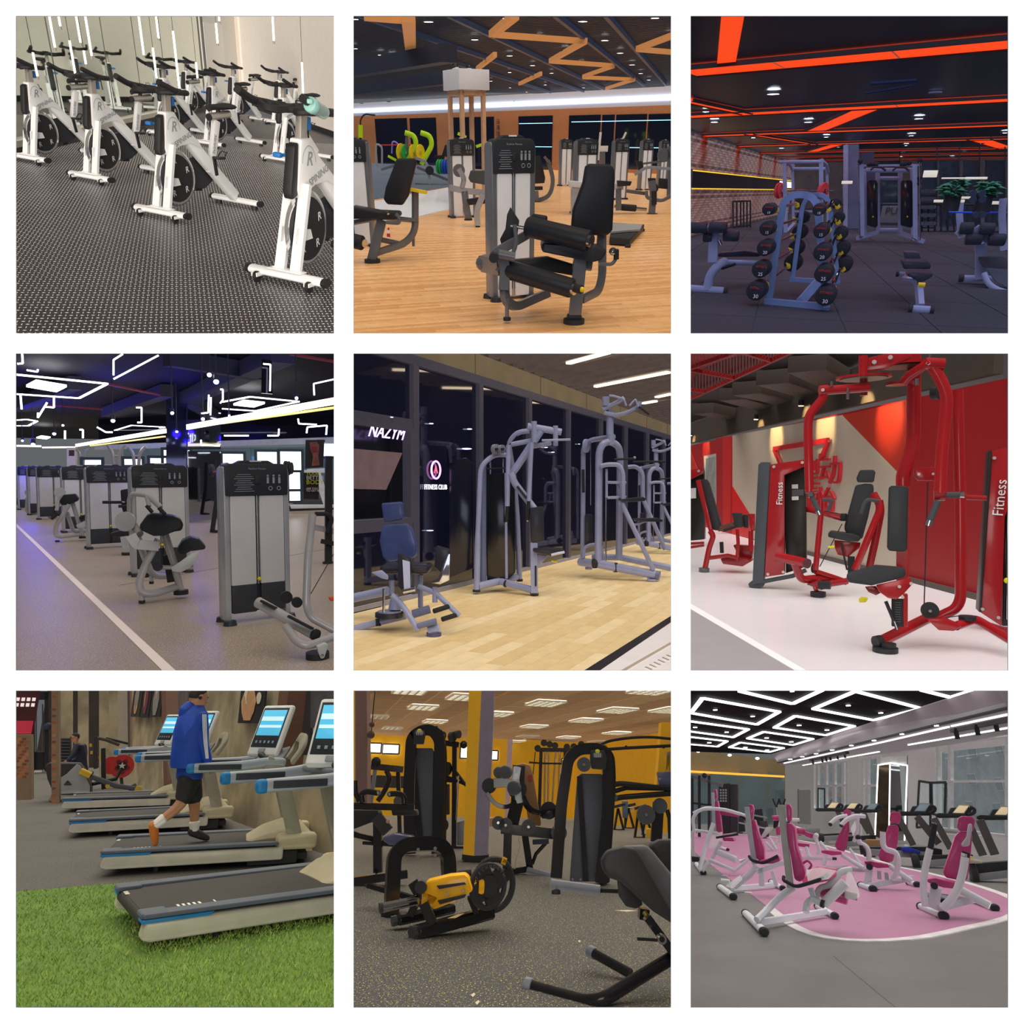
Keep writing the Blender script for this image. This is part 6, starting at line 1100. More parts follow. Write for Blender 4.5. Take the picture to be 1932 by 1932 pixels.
 # spots washing the wall
 for i,(x,y)in enumerate(((425,425),(690,345),(1040,262),(40,520))):
  q=W(x,y,.45);q.z=min(q.z,cz-.04);t=Thing(R,'wall_spot',('left','middle','right','far left')[i]+' spotlight washing warm light down the black band','ceiling light',q);t.add('can',tube([(0,0,0),(0,0,.1)],[.05,.045],12),KB);t.add('lens',cyl((0,0,-.005),(0,0,0),.04),emit('spot_warm','#ffe2a8',8));R.lamp(q-V((0,0,.02))-n*.25,60,'#ffdc98',.03,spot=66,to=q+n*.7+V((0,0,-.45)))
 # wall emblem and characters
 t=Thing(R,'wall_emblem','red outlined emblem with raised red characters on the beige wall','sign',W(700,800));o=t.base;ER=mat('sign_red','#c42330',.4)
 for u,v_ in(((530,598),(850,548)),((850,548),(815,640)),((530,598),(570,690)),((815,640),(800,642))):t.add('outline_bar',bar(W(*u,.08)-o,W(*v_,.08)-o,.04,.09),ER,smooth=False)
 for ch,x,y,s_ in(('型',740,750,.40),('动',860,735,.40),('派',735,905,.36),('怡',835,905,.36)):t.add('character',text_geom(ch,R.m(150 if s_>.38 else 130,o.y),basis(W(x,y,.06)-o,d,(0,0,1))@Matrix.Diagonal((1.9,1,1,1)),.02),ER,smooth=False)
 # stack towers
 def rtower(lb,frame,panel,inner,fx,fy,txt,bolts,fr_m=GF):
  t=thing(R,'weight_stack_tower',lb,'gym machine',fx,fy,'red stack towers')
  if inner:t.Q('stack_bay',inner,.15,mat('bay_black','#15110f',.3),.01,.12)
  t.Q('red_panel',panel,.03,N,.004,-.02);t.Q('panel_edge',[(x*1.0,y*1.0)for x,y in panel],.15,KB,.004,.02)
  if frame:t.Q('grey_frame',frame,.2,fr_m,.015,-.03)
  for x,y in bolts:t.D('bolt',(x,y,-.03),8,.015,BW)
  if txt:x,y,h,an=txt;t.add('lettering',text_geom('Fitness',t.m(h),basis(t.c((x,y,-.03)),(sin(radians(an)),0,cos(radians(an))),(-1,0,0)),.002),mat('letter_white','#f0eeee',.4))
  return t
 t=rtower('red stack tower with white upright word, grey framed, at the left centre',[(438,690),(455,675),(505,675),(507,712),(470,1385),(402,1400)],[(510,690),(708,660),(712,700),(592,752),(592,1335),(475,1352)],[(592,745),(718,690),(722,1290),(600,1330)],425,1418,(565,860,46,0),((530,703),(697,678),(495,1335),(585,1322)))
 t.Q('foot',[(378,1392),(400,1378),(470,1375),(470,1405),(440,1418),(385,1412)],.2,GF,.01);t.T('base_rail',[(455,1380),(640,1345),(720,1310)],12,GF);t.Q('sticker',[(635,808),(672,806),(672,832),(636,832)],.004,mat('sticker_white','#d9d4d6',.5),0,.1);t.Q('sticker',[(635,878),(675,876),(675,898),(636,900)],.004,mat('sticker_white','#d9d4d6',.5),0,.1);t.Q('sticker',[(635,838),(705,836),(705,872),(636,874)],.004,mat('sticker_grey','#4a4a50',.5),0,.1)
 t=rtower('red stack tower with white upright word cut by the right edge',[(1795,620),(1812,600),(1812,700),(1752,1560),(1735,1560)],[(1812,612),(1960,575),(1960,820),(1888,1000),(1868,1640),(1745,1560)],[(1890,800),(1960,780),(1960,1640),(1872,1640)],1800,1668,(1860,885,66,4),((1826,652),(1757,1540),(1850,1590)),mat('edge_black','#1c1416',.4))
 t.T('guide_rod',[(1905,820,.1),(1900,1600,.1)],8,CR);t.B('pin',(1900,1372,-.03),14,Y)
 t=rtower('red-capped stack tower cut by the left edge',None,[(20,722),(112,712),(118,740),(20,790)],[(20,770),(118,740),(122,1130),(20,1140)],80,1170,None,((88,728),));t.Q('sticker',[(40,830),(72,828),(72,888),(40,890)],.004,mat('sticker_white','#d9d4d6',.5),0,.0)
 # left abductor chair
 t=thing(R,'hip_machine','red leg machine with a tall black backrest at the far left','gym machine',120,1322)
 t.Q('backrest',[(98,780),(130,776),(145,800),(215,1040),(205,1080),(168,1075),(120,900)],.15,K,.02,.05,seg=2);t.Q('back_shell',[(70,785),(98,778),(170,1080),(150,1095)],.05,N,.005,0);t.T('shell_leg',[(155,1080),(175,1110),(150,1180),(125,1305)],16,N,20);t.D('foot',(120,1308),30,.05,mat('foot_grey','#54585c',.5),(0,0,1));t.Q('seat',[(210,1050),(290,1030),(300,1045),(240,1080),(200,1085)],.25,mat('seat_brown','#5c3a2e',.4),.015)
 t.T('side_grip',[(235,1080,-.1),(305,1055,-.1)],8,KB);t.T('base_rail',[(145,1240),(260,1225),(320,1240)],12,N);t.Q('knee_pad',[(282,975),(340,975),(345,1060),(300,1062)],.1,K,.012);t.Q('knee_pad',[(345,985),(378,985),(378,1065),(350,1060)],.1,K,.012,.1);t.Q('knee_bracket',[(378,980),(418,980),(418,1080),(395,1080)],.04,N,.005)
 t.T('post',[(315,1070),(320,1150),(312,1260)],10,N);t.T('post',[(395,1080),(395,1200)],14,N);t.Q('block',[(215,1245),(300,1230),(405,1255),(345,1290),(230,1275)],.3,N2,.01);t.Q('block',[(290,1165),(405,1170),(405,1240),(330,1245)],.2,N2,.01,.2);t.T('rear_rail',[(20,1180,.5),(120,1165,.5)],8,N);t.T('rear_rail',[(20,1155,.6),(120,1150,.6)],8,N);t.S('black_post',[(222,1145,.1),(225,1210,.1)],20,.05,KB)
 # chest press in the middle
 t=thing(R,'chest_press','red seated press with black headrest and back pad before the beige wall','gym machine',790,1468)
 t.Q('head_pad',[(1015,770),(1035,722),(1118,720),(1128,735),(1118,795),(1020,795)],.12,K,.02,.5,seg=3);t.Q('back_pad',[(1010,812),(1070,802),(1115,805),(1118,840),(1085,1000),(1050,1130),(1000,1125),(945,1080),(945,1050)],.12,K,.025,.5,seg=3);t.Q('seat',[(848,1092),(870,1085),(1000,1102),(1042,1122),(1030,1145),(965,1142),(848,1118)],.3,K,.02,.3,seg=2)
 t.Q('seat_frame',[(885,1135),(1040,1150),(1035,1180),(965,1235),(905,1220),(888,1180)],.05,N,.006,.4);t.S('seat_post',[(985,1230,.4),(985,1330,.4)],36,.05,KB);t.T('strut',[(925,1150,.3),(960,1310,.3)],5,KB)
 t.T('right_lever',[(1115,860,.3),(1160,940,.25),(1110,1060,.2),(1005,1310,.2)],19,N,40);t.T('right_lever',[(1150,900,.3),(1160,960,.3),(1130,1120,.3),(1090,1300,.3)],19,N2,30);t.T('right_grip',[(1145,905,.2),(1080,895,.1),(1060,920,.1),(1042,980,.1)],10,mat('grip_slate','#3b3f44',.5),20)
 t.T('left_lever',[(805,890,.1),(805,1000,.1),(775,1310,.1)],15,N);t.T('left_grip',[(815,900,.0),(860,895,0),(868,915,0),(848,965,0)],9,mat('grip_slate','#3b3f44',.5),12);t.T('cross_tube',[(728,950,.6),(830,975,.5),(935,1005,.5)],20,N,30);t.D('pulley',(942,1000,.45),22,.05,KB,(1,-.4,0))
 t.C('foot_beam',(545,1230,-.1),(720,1270,-.2),26,N,n=8);t.C('beam_cap',(718,1270,-.2),(732,1273,-.22),27,mat('cap_plum','#4b2328',.5),n=8);t.T('foot_arm',[(650,1265,-.1),(690,1370,0),(760,1360,.1),(860,1360,.2)],22,N,40);t.T('base_beam',[(770,1420,0),(860,1390,.1),(960,1375,.2)],18,N);t.T('base_beam',[(775,1320,.1),(900,1360,.2),(960,1385,.2)],16,N,20);t.Q('base_plate',[(722,1395),(800,1425),(860,1395),(790,1370)],.1,N2,.006)
 t.C('front_foot',(790,1438),(790,1464),40,KB);t.C('cap_slate',(792,1398,-.1),(862,1400,-.12),22,KB);t.B('bolt',(798,1424,-.1),8,BW);t.D('pulley',(770,1300,.2),28,.04,KB,(1,-.4,0));t.T('cable',[(800,1290,.1),(930,1040,.4)],2.5,KB);t.T('cable',[(830,965,.1),(940,985,.45)],2.5,KB);t.Q('yellow_tag',[(848,1170),(885,1166),(888,1178),(850,1182)],.01,Y,.002)
 # fly machine in front
 t=thing(R,'pec_fly_machine','large red overhead fly machine with black back pad, nearest in the white-floored room','gym machine',1185,1792)
 t.T('main_column',[(1355,20,.5),(1352,545,.5),(1335,620,.45),(1288,760,.4),(1290,820,.4)],36,N,80,n=14);t.Q('back_pad',[(1207,825),(1225,815),(1318,818),(1322,835),(1315,1190),(1298,1205),(1205,1198),(1197,1180)],.1,K,.03,.1,seg=3);t.S('lower_column',[(1285,1195,.3),(1282,1370,.3)],56,.07,N)
 t.Q('seat',[(955,1335,-.1),(1125,1285,.1),(1305,1300,.15),(1308,1355,.15),(1110,1405,-.05),(960,1385,-.1)],.12,K,.025,-.1,seg=3);t.Q('seat_plate',[(1130,1400),(1335,1355),(1340,1400),(1295,1450),(1250,1485),(1200,1475),(1150,1440)],.03,N,.006,-.08);t.Q('seat_plate',[(1065,1410),(1130,1405),(1160,1445),(1130,1460),(1085,1440)],.03,N2,.006,.1)
 for x,y in((1337,1390),(1268,1408),(1287,1470)):t.D('bolt',(x,y,-.09),8,.012,BW)
 t.S('seat_post',[(1258,1480,.05),(1258,1640,.05)],58,.06,KB);t.S('post_red',[(1302,1450,.05),(1302,1640,.05)],22,.08,N);t.T('gas_strut',[(1188,1495),(1255,1655)],9,KB);t.T('strut_tip',[(1240,1610,-.01),(1258,1660,-.01)],5,CR)
 for i in range(9):t.Q('slot_rung',[(1242,1500+i*14),(1275,1500+i*14),(1275,1504+i*14),(1242,1504+i*14)],.004,mat('slot_grey','#4b4e52',.4),0,-.0)
 t.T('base_beam',[(1150,1735,.05),(1290,1665,.25),(1440,1590,.5),(1500,1585,.5)],30,N,20);t.C('beam_cap',(1125,1735,.02),(1160,1728,.05),33,KB);t.Q('base_plate',[(1430,1600),(1545,1600),(1635,1640),(1590,1670),(1500,1665)],.1,N,.008,.2);t.T('base_beam',[(1600,1640,.3),(1720,1600,.5),(1960,1745,.2)],24,N,20);t.T('base_beam',[(1680,1600,.5),(1960,1690,.4)],18,N2)
 t.C('front_foot',(1185,1765,0),(1185,1792,0),62,KB);t.C('foot_neck',(1205,1740,0),(1205,1765,0),36,KB)
 t.T('rear_arch',[(1490,1590,.5),(1600,1540,.5),(1628,1480,.5),(1628,1000,.5),(1610,250,.5)],28,N,90,n=14);t.D('pulley',(1447,1548,.3),44,.05,KB);t.D('pulley_hub',(1447,1548,.27),8,.06,CR);t.add('flat_pulley',cyl(t.c((1668,1580,.4)),t.c((1668,1605,.4)),t.m(42),n=22),KB);t.T('cable',[(1435,795,.3),(1413,1530,.3)],3,KB);t.T('cable',[(1540,1590,.3),(1630,1578,.4)],2.5,KB)
 t.Q('cable_block',[(1355,715),(1365,708),(1482,703),(1485,770),(1470,785),(1380,785),(1355,760)],.05,N,.008,.35);t.D('bolt',(1382,747,.33),7,.012,BW);t.D('bolt',(1467,745,.33),7,.012,BW);t.T('rear_link',[(1600,880,.5),(1780,888,.5)],15,N)
 t.T('left_arm',[(825,255,0),(820,300,0),(735,400,-.02),(730,480,-.02),(738,850,-.05)],23,N,50,n=14);t.T('left_elbow',[(835,255,0),(1090,235,.1)],25,N,n=14);t.C('elbow_joint',(800,255,-.02),(845,252,0),28,N);t.D('bolt',(818,252,-.05),9,.02,BW);t.T('left_grip',[(748,868,-.05),(797,972,-.1)],14,mat('grip_slate','#3b3f44',.5));t.T('grip_end',[(790,962,-.1),(800,985,-.1)],15,CR);t.T('grip_ring',[(742,850,-.05),(752,880,-.06)],16,CR);t.T('left_stub',[(715,845,-.05),(790,838,-.05)],16,N2)
 t.T('right_arm',[(1445,90,0),(1500,170,0),(1550,280,0),(1540,400,0),(1515,650,-.02),(1508,870,-.05)],29,N,80,n=14);t.T('right_top',[(1440,95,0),(1330,165,.1),(1300,200,.15)],25,N,n=14);t.C('elbow_joint',(1420,95,-.02),(1530,100,0),30,N);t.D('bolt',(1437,95,-.05),10,.02,BW);t.C('right_joint',(1470,870,-.05),(1535,868,-.05),30,N2);t.T('right_grip',[(1495,905,-.1),(1445,1025,-.12)],16,mat('grip_slate','#3b3f44',.5));t.T('grip_end',[(1448,1018,-.12),(1438,1050,-.12)],18,CR);t.T('side_grip',[(1545,870,-.1),(1625,868,-.1)],16,mat('grip_slate','#3b3f44',.5));t.T('grip_end',[(1622,868,-.1),(1648,868,-.1)],17,CR)
 t.add('cam_disc',cyl(t.c((1058,185,.2)),t.c((1058,172,.2)),t.m(140),n=36),N);t.add('cam_face',cyl(t.c((1058,190,.2)),t.c((1058,186,.2)),t.m(120),n=36),mat('cam_beige','#9a7f6c',.35));t.add('cam_disc',cyl(t.c((1290,110,.4)),t.c((1290,95,.4)),t.m(130),n=36),N);t.add('cam_face',cyl(t.c((1290,118,.4)),t.c((1290,112,.4)),t.m(112),n=36),mat('cam_dark','#4a2a26',.3));t.C('cam_hub',(1058,175,.15),(1058,285,.15),20,N2);t.Q('head_plate',[(1050,70),(1180,40),(1340,20),(1340,60),(1180,125),(1060,140)],.06,N,.008,0)
 t.C('hub_post',(1055,50,.0),(1055,170,.0),22,N);t.D('bolt',(1120,88,-.02),11,.02,BW);t.D('bolt',(1215,60,-.02),11,.02,BW);t.T('pin',[(965,240,-.02),(965,305,-.02)],8,CR);t.T('pin',[(870,200,-.02),(870,235,-.02)],7,CR);t.T('pin',[(1372,185,-.02),(1372,225,-.02)],10,CR);t.D('pulley',(1482,270,.3),34,.05,KB,(1,-.6,0));t.add('lower_cam',cyl(t.c((1270,222,.3)),t.c((1270,205,.3)),t.m(70),n=28),N2);t.T('pin',[(1447,40,0),(1447,75,0)],6,CR)
 t.Q('yellow_tag',[(1028,1480),(1045,1468),(1078,1472),(1085,1480),(1070,1500),(1032,1502)],.01,Y,.003,.3)
 R.sun(6.0,'#fff8f2',(.2,-.3,1),90);R.sun(5.4,'#fffaf6',(-.4,-1,.6),140)
room6()

# ================= room 7: treadmills on green turf =================
R7=Room('turf_cardio',0,2,1360,1.5,0,(20,1290));R7.shell='#6a665c';R7.far=40
def treadmill(R,near,far_,label,W=1.15,sc=1.0,person_=False,key='tm7'):
 """near: floor pixel under the rear near corner, far_: a floor pixel further along the near side"""
 A,B=R.F(*near),R.F(*far_);yw=yawd(A,B);t=Thing(R,'treadmill',label,'treadmill',A,yw,'treadmills beside the concrete wall',sc);k=lambda s:key+s
 SV=mat('tm_silver','#c4c1b4',.35,.3);SG=mat('tm_slate','#4f5866',.45,var=.08);BL=mat('tm_blue','#1f78b4',.4);BT=mat('tm_belt','#1b1a1c',.6,var=.2);WT=mat('tm_tick','#e8e6dc',.5);HD=mat('tm_hood','#b0a78a',.4);KB=mat('plastic_black','#131418',.5);WH=mat('tm_white','#dfe2e4',.35);LG=mat('tm_lightgrey','#9aa4b0',.4);UP=mat('tm_upright','#8f8c7e',.4,.2)
 L=1.95;z0,z1=.055,.215
 for s in(0,1):
  y=.06 if s==0 else W-.06;o=-1 if s==0 else 1
  sk=t.add('side_skirt',lambda:bev(prism([(.0,y-.06,z0+.02),(.06,y-.065,z0),(L-.25,y-.065,z0),(L-.25,y-.065,z1-.035),(.02,y-.065,z1-.035)],(0,.13,0)),.025,3),SV,key=k('skirt%d'%s))
  t.add('trim_strip',lambda:bev(prism([(-.005,y-.068,z1-.045),(.42,y-.068,z1-.045),(.45,y-.068,z1-.02),(-.005,y-.068,z1-.02)],(0,.136,0)),.008),BL,sk,key=k('strip%d'%s))
  t.add('foot_rail',lambda:bev(prism([(-.01,y-.07,z1-.02),(.10,y+.095*(1 if s==0 else 0)+(.0 if s==0 else-.1),z1-.02),(.1,y,z1-.02),(L-.3,y,z1-.02),(L-.3,y+.06,z1-.02),(0,y+.06,z1-.02)],(0,0,.028))if False else rb(((L-.3)/2,y,z1-.004),(L-.3,.135,.032),.012),.001,1)if False else rb(((L-.3)/2,y,z1-.004),(L-.3,.135,.032),.014,3),SG,key=k('rail%d'%s))
  t.add('foot_rail_flare',lambda:rb((.075,y+(.03 if s==0 else-.03),z1-.002),(.17,.17,.034),.014,3),SG,key=k('flare%d'%s))
 belt=t.add('belt',lambda:bev(prism([(.03,.13,z1-.03),(.03,W-.13,z1-.03),(L-.45,W-.13,z1-.02),(L-.45,.13,z1-.02)],(0,0,.02)),.004),BT,key=k('belt'))
 t.add('rear_roller',lambda:cyl((.045,.12,z1-.055),(.045,W-.12,z1-.055),.045),BT,key=k('roller'))
 t.add('tick_marks',lambda:J(*([box((.26+.035*i,.22,z1-.008),(.016,.09,.003))for i in range(5)]+[box((.50,.22,z1-.008),(.01,.09,.003)),box((.62,.22,z1-.008),(.01,.09,.003))]+[box((1.42-.035*i,W-.22,z1-.008),(.014,.09,.003))for i in range(7)]+[box((.035,W-.25-i*.04,z1-.008),(.03,.02,.004))for i in range(3)])),WT,belt,kind='stuff',key=k('ticks'))
 t.add('underframe',lambda:J(box((1.1,W/2,.07),(1.7,W-.2,.06)),cyl((.5,.1,0),(.5,.1,.12),.025),cyl((.5,W-.1,0),(.5,W-.1,.12),.025),bev(box((L-.35,W/2,.07),(.5,W-.1,.13)),.02)),KB,key=k('under'))
 def hood():
  P=[];
  for x,hh,w_ in((L-.62,.015,.30),(L-.45,.09,.40),(L-.25,.13,.44),(L-.05,.11,.42),(L+.08,.02,.36)):P.append(((x,W/2,z1-.02+hh*.5),(0,w_,0),(0,0,max(.02,hh))))
  return loft(P,20)
 h=t.add('motor_hood',hood,HD,key=k('hood'));t.add('name_plate',lambda:rb((L-.22,.30,z1+.115),(.14,.045,.006),.003),WT,h,key=k('np'))
 for s in(0,1):
  y=.0 if s==0 else W;yi=.09 if s==0 else W-.09
  t.add('upright',lambda:bev(sqtube([(L-.12,yi,.2),(L-.34,yi,.93),(L-.5,yi,1.02)],.07,.15,.12),.015),UP,key=k('up%d'%s));t.add('base_boot',lambda:rb((L-.12,yi,.22),(.42,.16,.16),.05,3),HD,key=k('boot%d'%s))
  hr=t.add('handrail',lambda:bev(sqtube([(.72,yi,.965),(1.25,yi,.985),(1.50,yi,1.02),(1.66,yi,1.0)],.075,.10,.1),.035,3),LG,key=k('hr%d'%s));t.add('rail_end',lambda:rb((.72,yi,.965),(.10,.078,.102),.035,3),BL,hr,key=k('hre%d'%s));t.add('rail_inlay',lambda:J(rb((1.0,yi-.036,.975),(.42,.012,.055),.005),rb((1.0,yi+.036,.975),(.42,.012,.055),.005)),mat('tm_inlay','#262c36',.5),hr,key=k('hri%d'%s))
 t.add('grip_bar',lambda:tube([(1.45,.12,1.05),(1.38,.2,1.09),(1.45,W/2,1.07),(1.38,W-.2,1.09),(1.45,W-.12,1.05)],.024,10,rad=.08),KB,key=k('grip'));t.add('yoke',lambda:bev(prism([(1.36,.08,1.0),(1.62,.08,1.0),(1.72,W/2-.1,1.12),(1.72,W/2+.1,1.12),(1.62,W-.08,1.0),(1.36,W-.08,1.0)],(0,0,.05)),.02),mat('tm_yoke','#5b6069',.4),key=k('yoke'))
 Mx=Matrix.Translation((1.50,W/2,1.33))@Matrix.Rotation(radians(38),4,'Z')@Matrix.Rotation(radians(20),4,'Y')
 c=t.add('console',lambda:X(rb((0,0,0),(.07,.50,.60),.09,4),Mx),WH,key=k('con'));t.add('screen',lambda:X(rb((-.036,0,.085),(.01,.39,.30),.004),Mx),emit('tm_screen','#4fb4dc',.6),c,key=k('scr'));t.add('screen_bezel',lambda:X(rb((-.034,0,.03),(.008,.43,.46),.004),Mx),mat('tm_bezel','#23272e',.4),c,key=k('bez'))
 t.add('buttons',lambda:X(J(*[rb((-.042,(i-2)*.07,-.14),(.006,.03,.03),.002)for i in range(5)]+[rb((-.042,0,-.235),(.012,.10,.05),.004)]),Mx),mat('tm_button','#8c949c',.4),c,kind='stuff',key=k('but'));t.add('screen_shore',lambda:X(J(box((-.042,0,.13),(.003,.37,.05)),box((-.042,0,.04),(.003,.37,.03))),Mx),emit('tm_shore','#c4e8f2',.6),c,key=k('shore'))
 t.add('console_neck',lambda:J(tube([(1.60,W/2-.1,1.0),(1.58,W/2-.06,1.2)],.05,10),tube([(1.60,W/2+.1,1.0),(1.58,W/2+.06,1.2)],.05,10)),UP,key=k('neck'));t.add('back_shell',lambda:bev(sqtube([(1.72,.1,1.0),(1.82,.06,1.15),(1.84,.25,1.25),(1.84,W-.25,1.25),(1.82,W-.06,1.15),(1.72,W-.1,1.0)],.05,.12,.08),.02),UP,key=k('shell'))
 return t
def room7():
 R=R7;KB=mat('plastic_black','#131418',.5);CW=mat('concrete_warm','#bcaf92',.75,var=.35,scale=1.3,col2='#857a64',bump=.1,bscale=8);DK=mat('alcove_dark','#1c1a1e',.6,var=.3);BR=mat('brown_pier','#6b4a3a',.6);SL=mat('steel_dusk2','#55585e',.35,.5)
 fl=R.struct('floor',prism([(-20,1,0),(20,1,0),(20,40,0),(-20,40,0)],(0,0,-.05)),speckle('rubber_charcoal','#3c3a3a','#716c68',60,.6,.7,.5,var2=.25))
 A,B=R.F(-200,1248),R.F(2150,1050);C_=R.F(2150,2000);Dd=R.F(-200,2000);TG=mat('turf_green','#587a34',.95,var=.3,scale=2.5,col2='#47682a')
 tp=slab(R,'trim_80',[(p.x,p.y)for p in(Dd,C_,B,A)],.008,.008,TG,label='green turf strip in the foreground')
 rr=random.Random(5);vs,fs=[],[]
 for i in range(62000):
  y=3.9+rr.random()**1.6*(A.y-3.4);lim=A.y+(B.y-A.y)*0;x=(rr.random()-.5)*.5*y*1.02;
  edge=A.y+(x-A.x)/(B.x-A.x)*(B.y-A.y)
  if y>edge-.02:continue
  a=rr.random()*6.28;h=.012+rr.random()*.022;w=.004+rr.random()*.003;k=len(vs);q=rr.random()*6.28
  vs+=[(x-cos(a)*w,y-sin(a)*w,.006),(x+cos(a)*w,y+sin(a)*w,.006),(x+cos(q)*h*.6,y+sin(q)*h*.6,.006+h)];fs.append((k,k+1,k+2))
 h=R.struct('turf_grass',(vs,fs),[mat('grass_a','#7f9f40',.9,var=.15),mat('grass_b','#62842f',.9,var=.15),mat('grass_c','#98ae54',.9,var=.15)],parent=tp,kind='stuff',midx=[rr.randrange(3)for _ in fs])
 # concrete wall down the right side, dark recesses and far end
 a,b=R.F(640,560),R.F(2000,1060);n=V((-(b-a).y,(b-a).x,0)).normalized();at=lambda x:(lambda q:V((q.x,q.y,0)))(R.on(x,400,a,n))
 wr=wallseg(R,'wall_right',a,b,0,3.3,CW,th=.15)
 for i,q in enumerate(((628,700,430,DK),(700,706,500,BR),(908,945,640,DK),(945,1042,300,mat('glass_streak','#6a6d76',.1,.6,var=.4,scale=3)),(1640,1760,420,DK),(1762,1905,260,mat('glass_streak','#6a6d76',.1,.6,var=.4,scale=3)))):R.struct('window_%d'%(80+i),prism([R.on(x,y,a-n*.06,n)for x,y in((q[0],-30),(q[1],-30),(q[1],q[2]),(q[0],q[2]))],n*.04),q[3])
 for i,(x0,x1,y1,dx)in enumerate(((604,630,700,0),(884,910,760,20),(1588,1642,520,-70))):P=[R.on(x,y,a-n*.3,n)for x,y in((x0,-30),(x1,-30),(x1+dx*.9,y1),(x0+dx,y1))];R.struct('trim_%d'%(81+i),prism(P,n*.3),BR if i else mat('pier_grey','#7c7468',.7),label='upright pier of the concrete wall')
 wallseg(R,'wall_back',R.F(-60,520),R.F(640,515),0,3.3,mat('back_dark','#3c332f',.7,var=.4,scale=2),th=.15,off=2)
 for i,(x0,x1)in enumerate(((290,362),(395,455),(520,575),(578,628))):
  Y_=25-i;P=[R.P(x0,-40,Y_),R.P(x1,-40,Y_),R.P(x1,300,Y_),R.P(x0,300,Y_)];k=(0-P[0].z)/(P[3].z-P[0].z);P[2]=P[1]+(P[2]-P[1])*k;P[3]=P[0]+(P[3]-P[0])*k
  R.struct('trim_%d'%(85+i),prism(P,(0,.2,0)),CW,label='concrete pier at the far end of the room')
 cz=3.15;slab(R,'ceiling',floor_rect(R,30),cz,.1,mat('ceiling_dark7','#1c1b20',.6),up=True)
 # brick pier and low brick wall at the far left
 bmats=[mat('clay_%d'%i,c,.85)for i,c in enumerate(('#9c5a38','#b06a44','#8a4c30','#bb7a52','#7a4630'))]
 for nm,x0,x1,Y_,y0,z0,z1,lb,nb in(('trim_90',240,283,17,-40,0,3.1,'brick pier at the far left',120),('trim_91',10,122,18,300,.4,1.3,'low brick wall at the far left',80)):
  P=[R.P(x0,y0,Y_),R.P(x1,y0,Y_),R.P(x1,480,Y_),R.P(x0,480,Y_)];ln=(P[0].x-P[3].x)/(P[0].z-P[3].z);p=V((P[3].x-ln*P[3].z,Y_,0));q=V((P[2].x-ln*P[2].z,Y_,0));zt=P[0].z
  br=R.struct(nm,prism([p,q,q+V((ln*zt,0,zt)),p+V((ln*zt,0,zt))],(0,.3,0)),mat('mortar_tan','#8a7560',.9),label=lb);brick_run(R,br,p,q,z0,min(z1,zt),.082,.06,bmats,near=nb,proud=.012,lean=ln)
 t=Thing(R,'lit_display','reddish lit shelves glowing above the low brick wall','display',R.P(80,180,19));t.add('panel',rb((0,0,0),(t.m(100),.05,t.m(230)),.01),mat('display_maroon','#4a1420',.5));t.add('lit_row',J(*[rb((t.m(-35+i*22),-.05,t.m(70-j*26)),(t.m(14),.03,t.m(16)),.004)for i in range(4)for j in range(2)]),emit('display_white','#d8c8c8',.9),kind='stuff');t.add('glow_bar',rb((0,-.05,-t.m(60)),(t.m(90),.03,t.m(60)),.01),emit('display_red','#8f1f30',.8))
 t=Thing(R,'cable_machine','tall black cable machine beside the brick pier','gym machine',R.F(180,522));
 for x in(130,212):t.S('upright',[(x,50),(x,515)],16,.1,KB)
 t.S('top',[(122,70),(225,70)],40,.1,KB);t.T('cable',[(150,120,-.05),(150,400,-.05)],3,SL);t.T('cable',[(188,120,-.05),(188,400,-.05)],3,SL);t.Q('stack',[(140,400),(205,400),(205,505),(140,505)],.2,KB,.01);t.B('ball',(218,250,-.1),18,mat('plate_blue_dusk','#2a3448',.5))
 t=Thing(R,'towel','small white folded cloth on the floor by the black cable machine','towel',R.F(155,522));t.solo(rb((0,0,.04),(.3,.2,.08),.03),mat('towel_white','#d9d4cc',.9))
 # posters
 def poster(lb,x0,x1,y0,y1,cols,off=-.1,fr=KB):
  p,q=at(x0),at(x1);z0,z1=R.zt(p,y1),R.zt(p,y0);t=Thing(R,'wall_poster',lb,'poster',p);d=q-p;L=d.length;dn=d.normalized();o=-n*abs(off)
  t.add('frame',bar(o+V((0,0,(z0+z1)/2)),d+o+V((0,0,(z0+z1)/2)),.03,z1-z0,up=(0,0,1)),fr,smooth=False)
  for i,(u,v_,w_,h_,m_)in enumerate(cols):c=o-n*.025+dn*L*u+V((0,0,z0+(z1-z0)*v_));t.add('print_shape',bev(X(loft([((0,0,-.5),(.22,0,0),(0,.5,0)),((0,0,-.25),(.4,0,0),(0,.5,0)),((0,0,.1),(.5,0,0),(0,.5,0)),((0,0,.38),(.36,0,0),(0,.5,0)),((0,0,.5),(.14,0,0),(0,.5,0))],10),basis(c,dn,n)@Matrix.Rotation(pi/2,4,'X')@Matrix.Rotation(0,4,'X')if False else Matrix(((dn.x*w_*L,n.x*.01,0,c.x),(dn.y*w_*L,n.y*.01,0,c.y),(0,0,h_*(z1-z0),c.z),(0,0,0,1)))),.0005,1),m_,smooth=False)
  return t
 SK=mat('print_skin','#d0a074',.6,var=.2);WHT=mat('print_light','#e8dfcc',.6);PU=mat('print_plum','#6b2f48',.6);GY=mat('print_grey','#8f8c88',.6)
 poster('framed dark poster with a bare shoulder in warm light above the second treadmill',1362,1512,20,232,[(.4,.5,.62,.85,SK),(.32,.72,.3,.4,WHT),(.8,.65,.2,.3,WHT)])
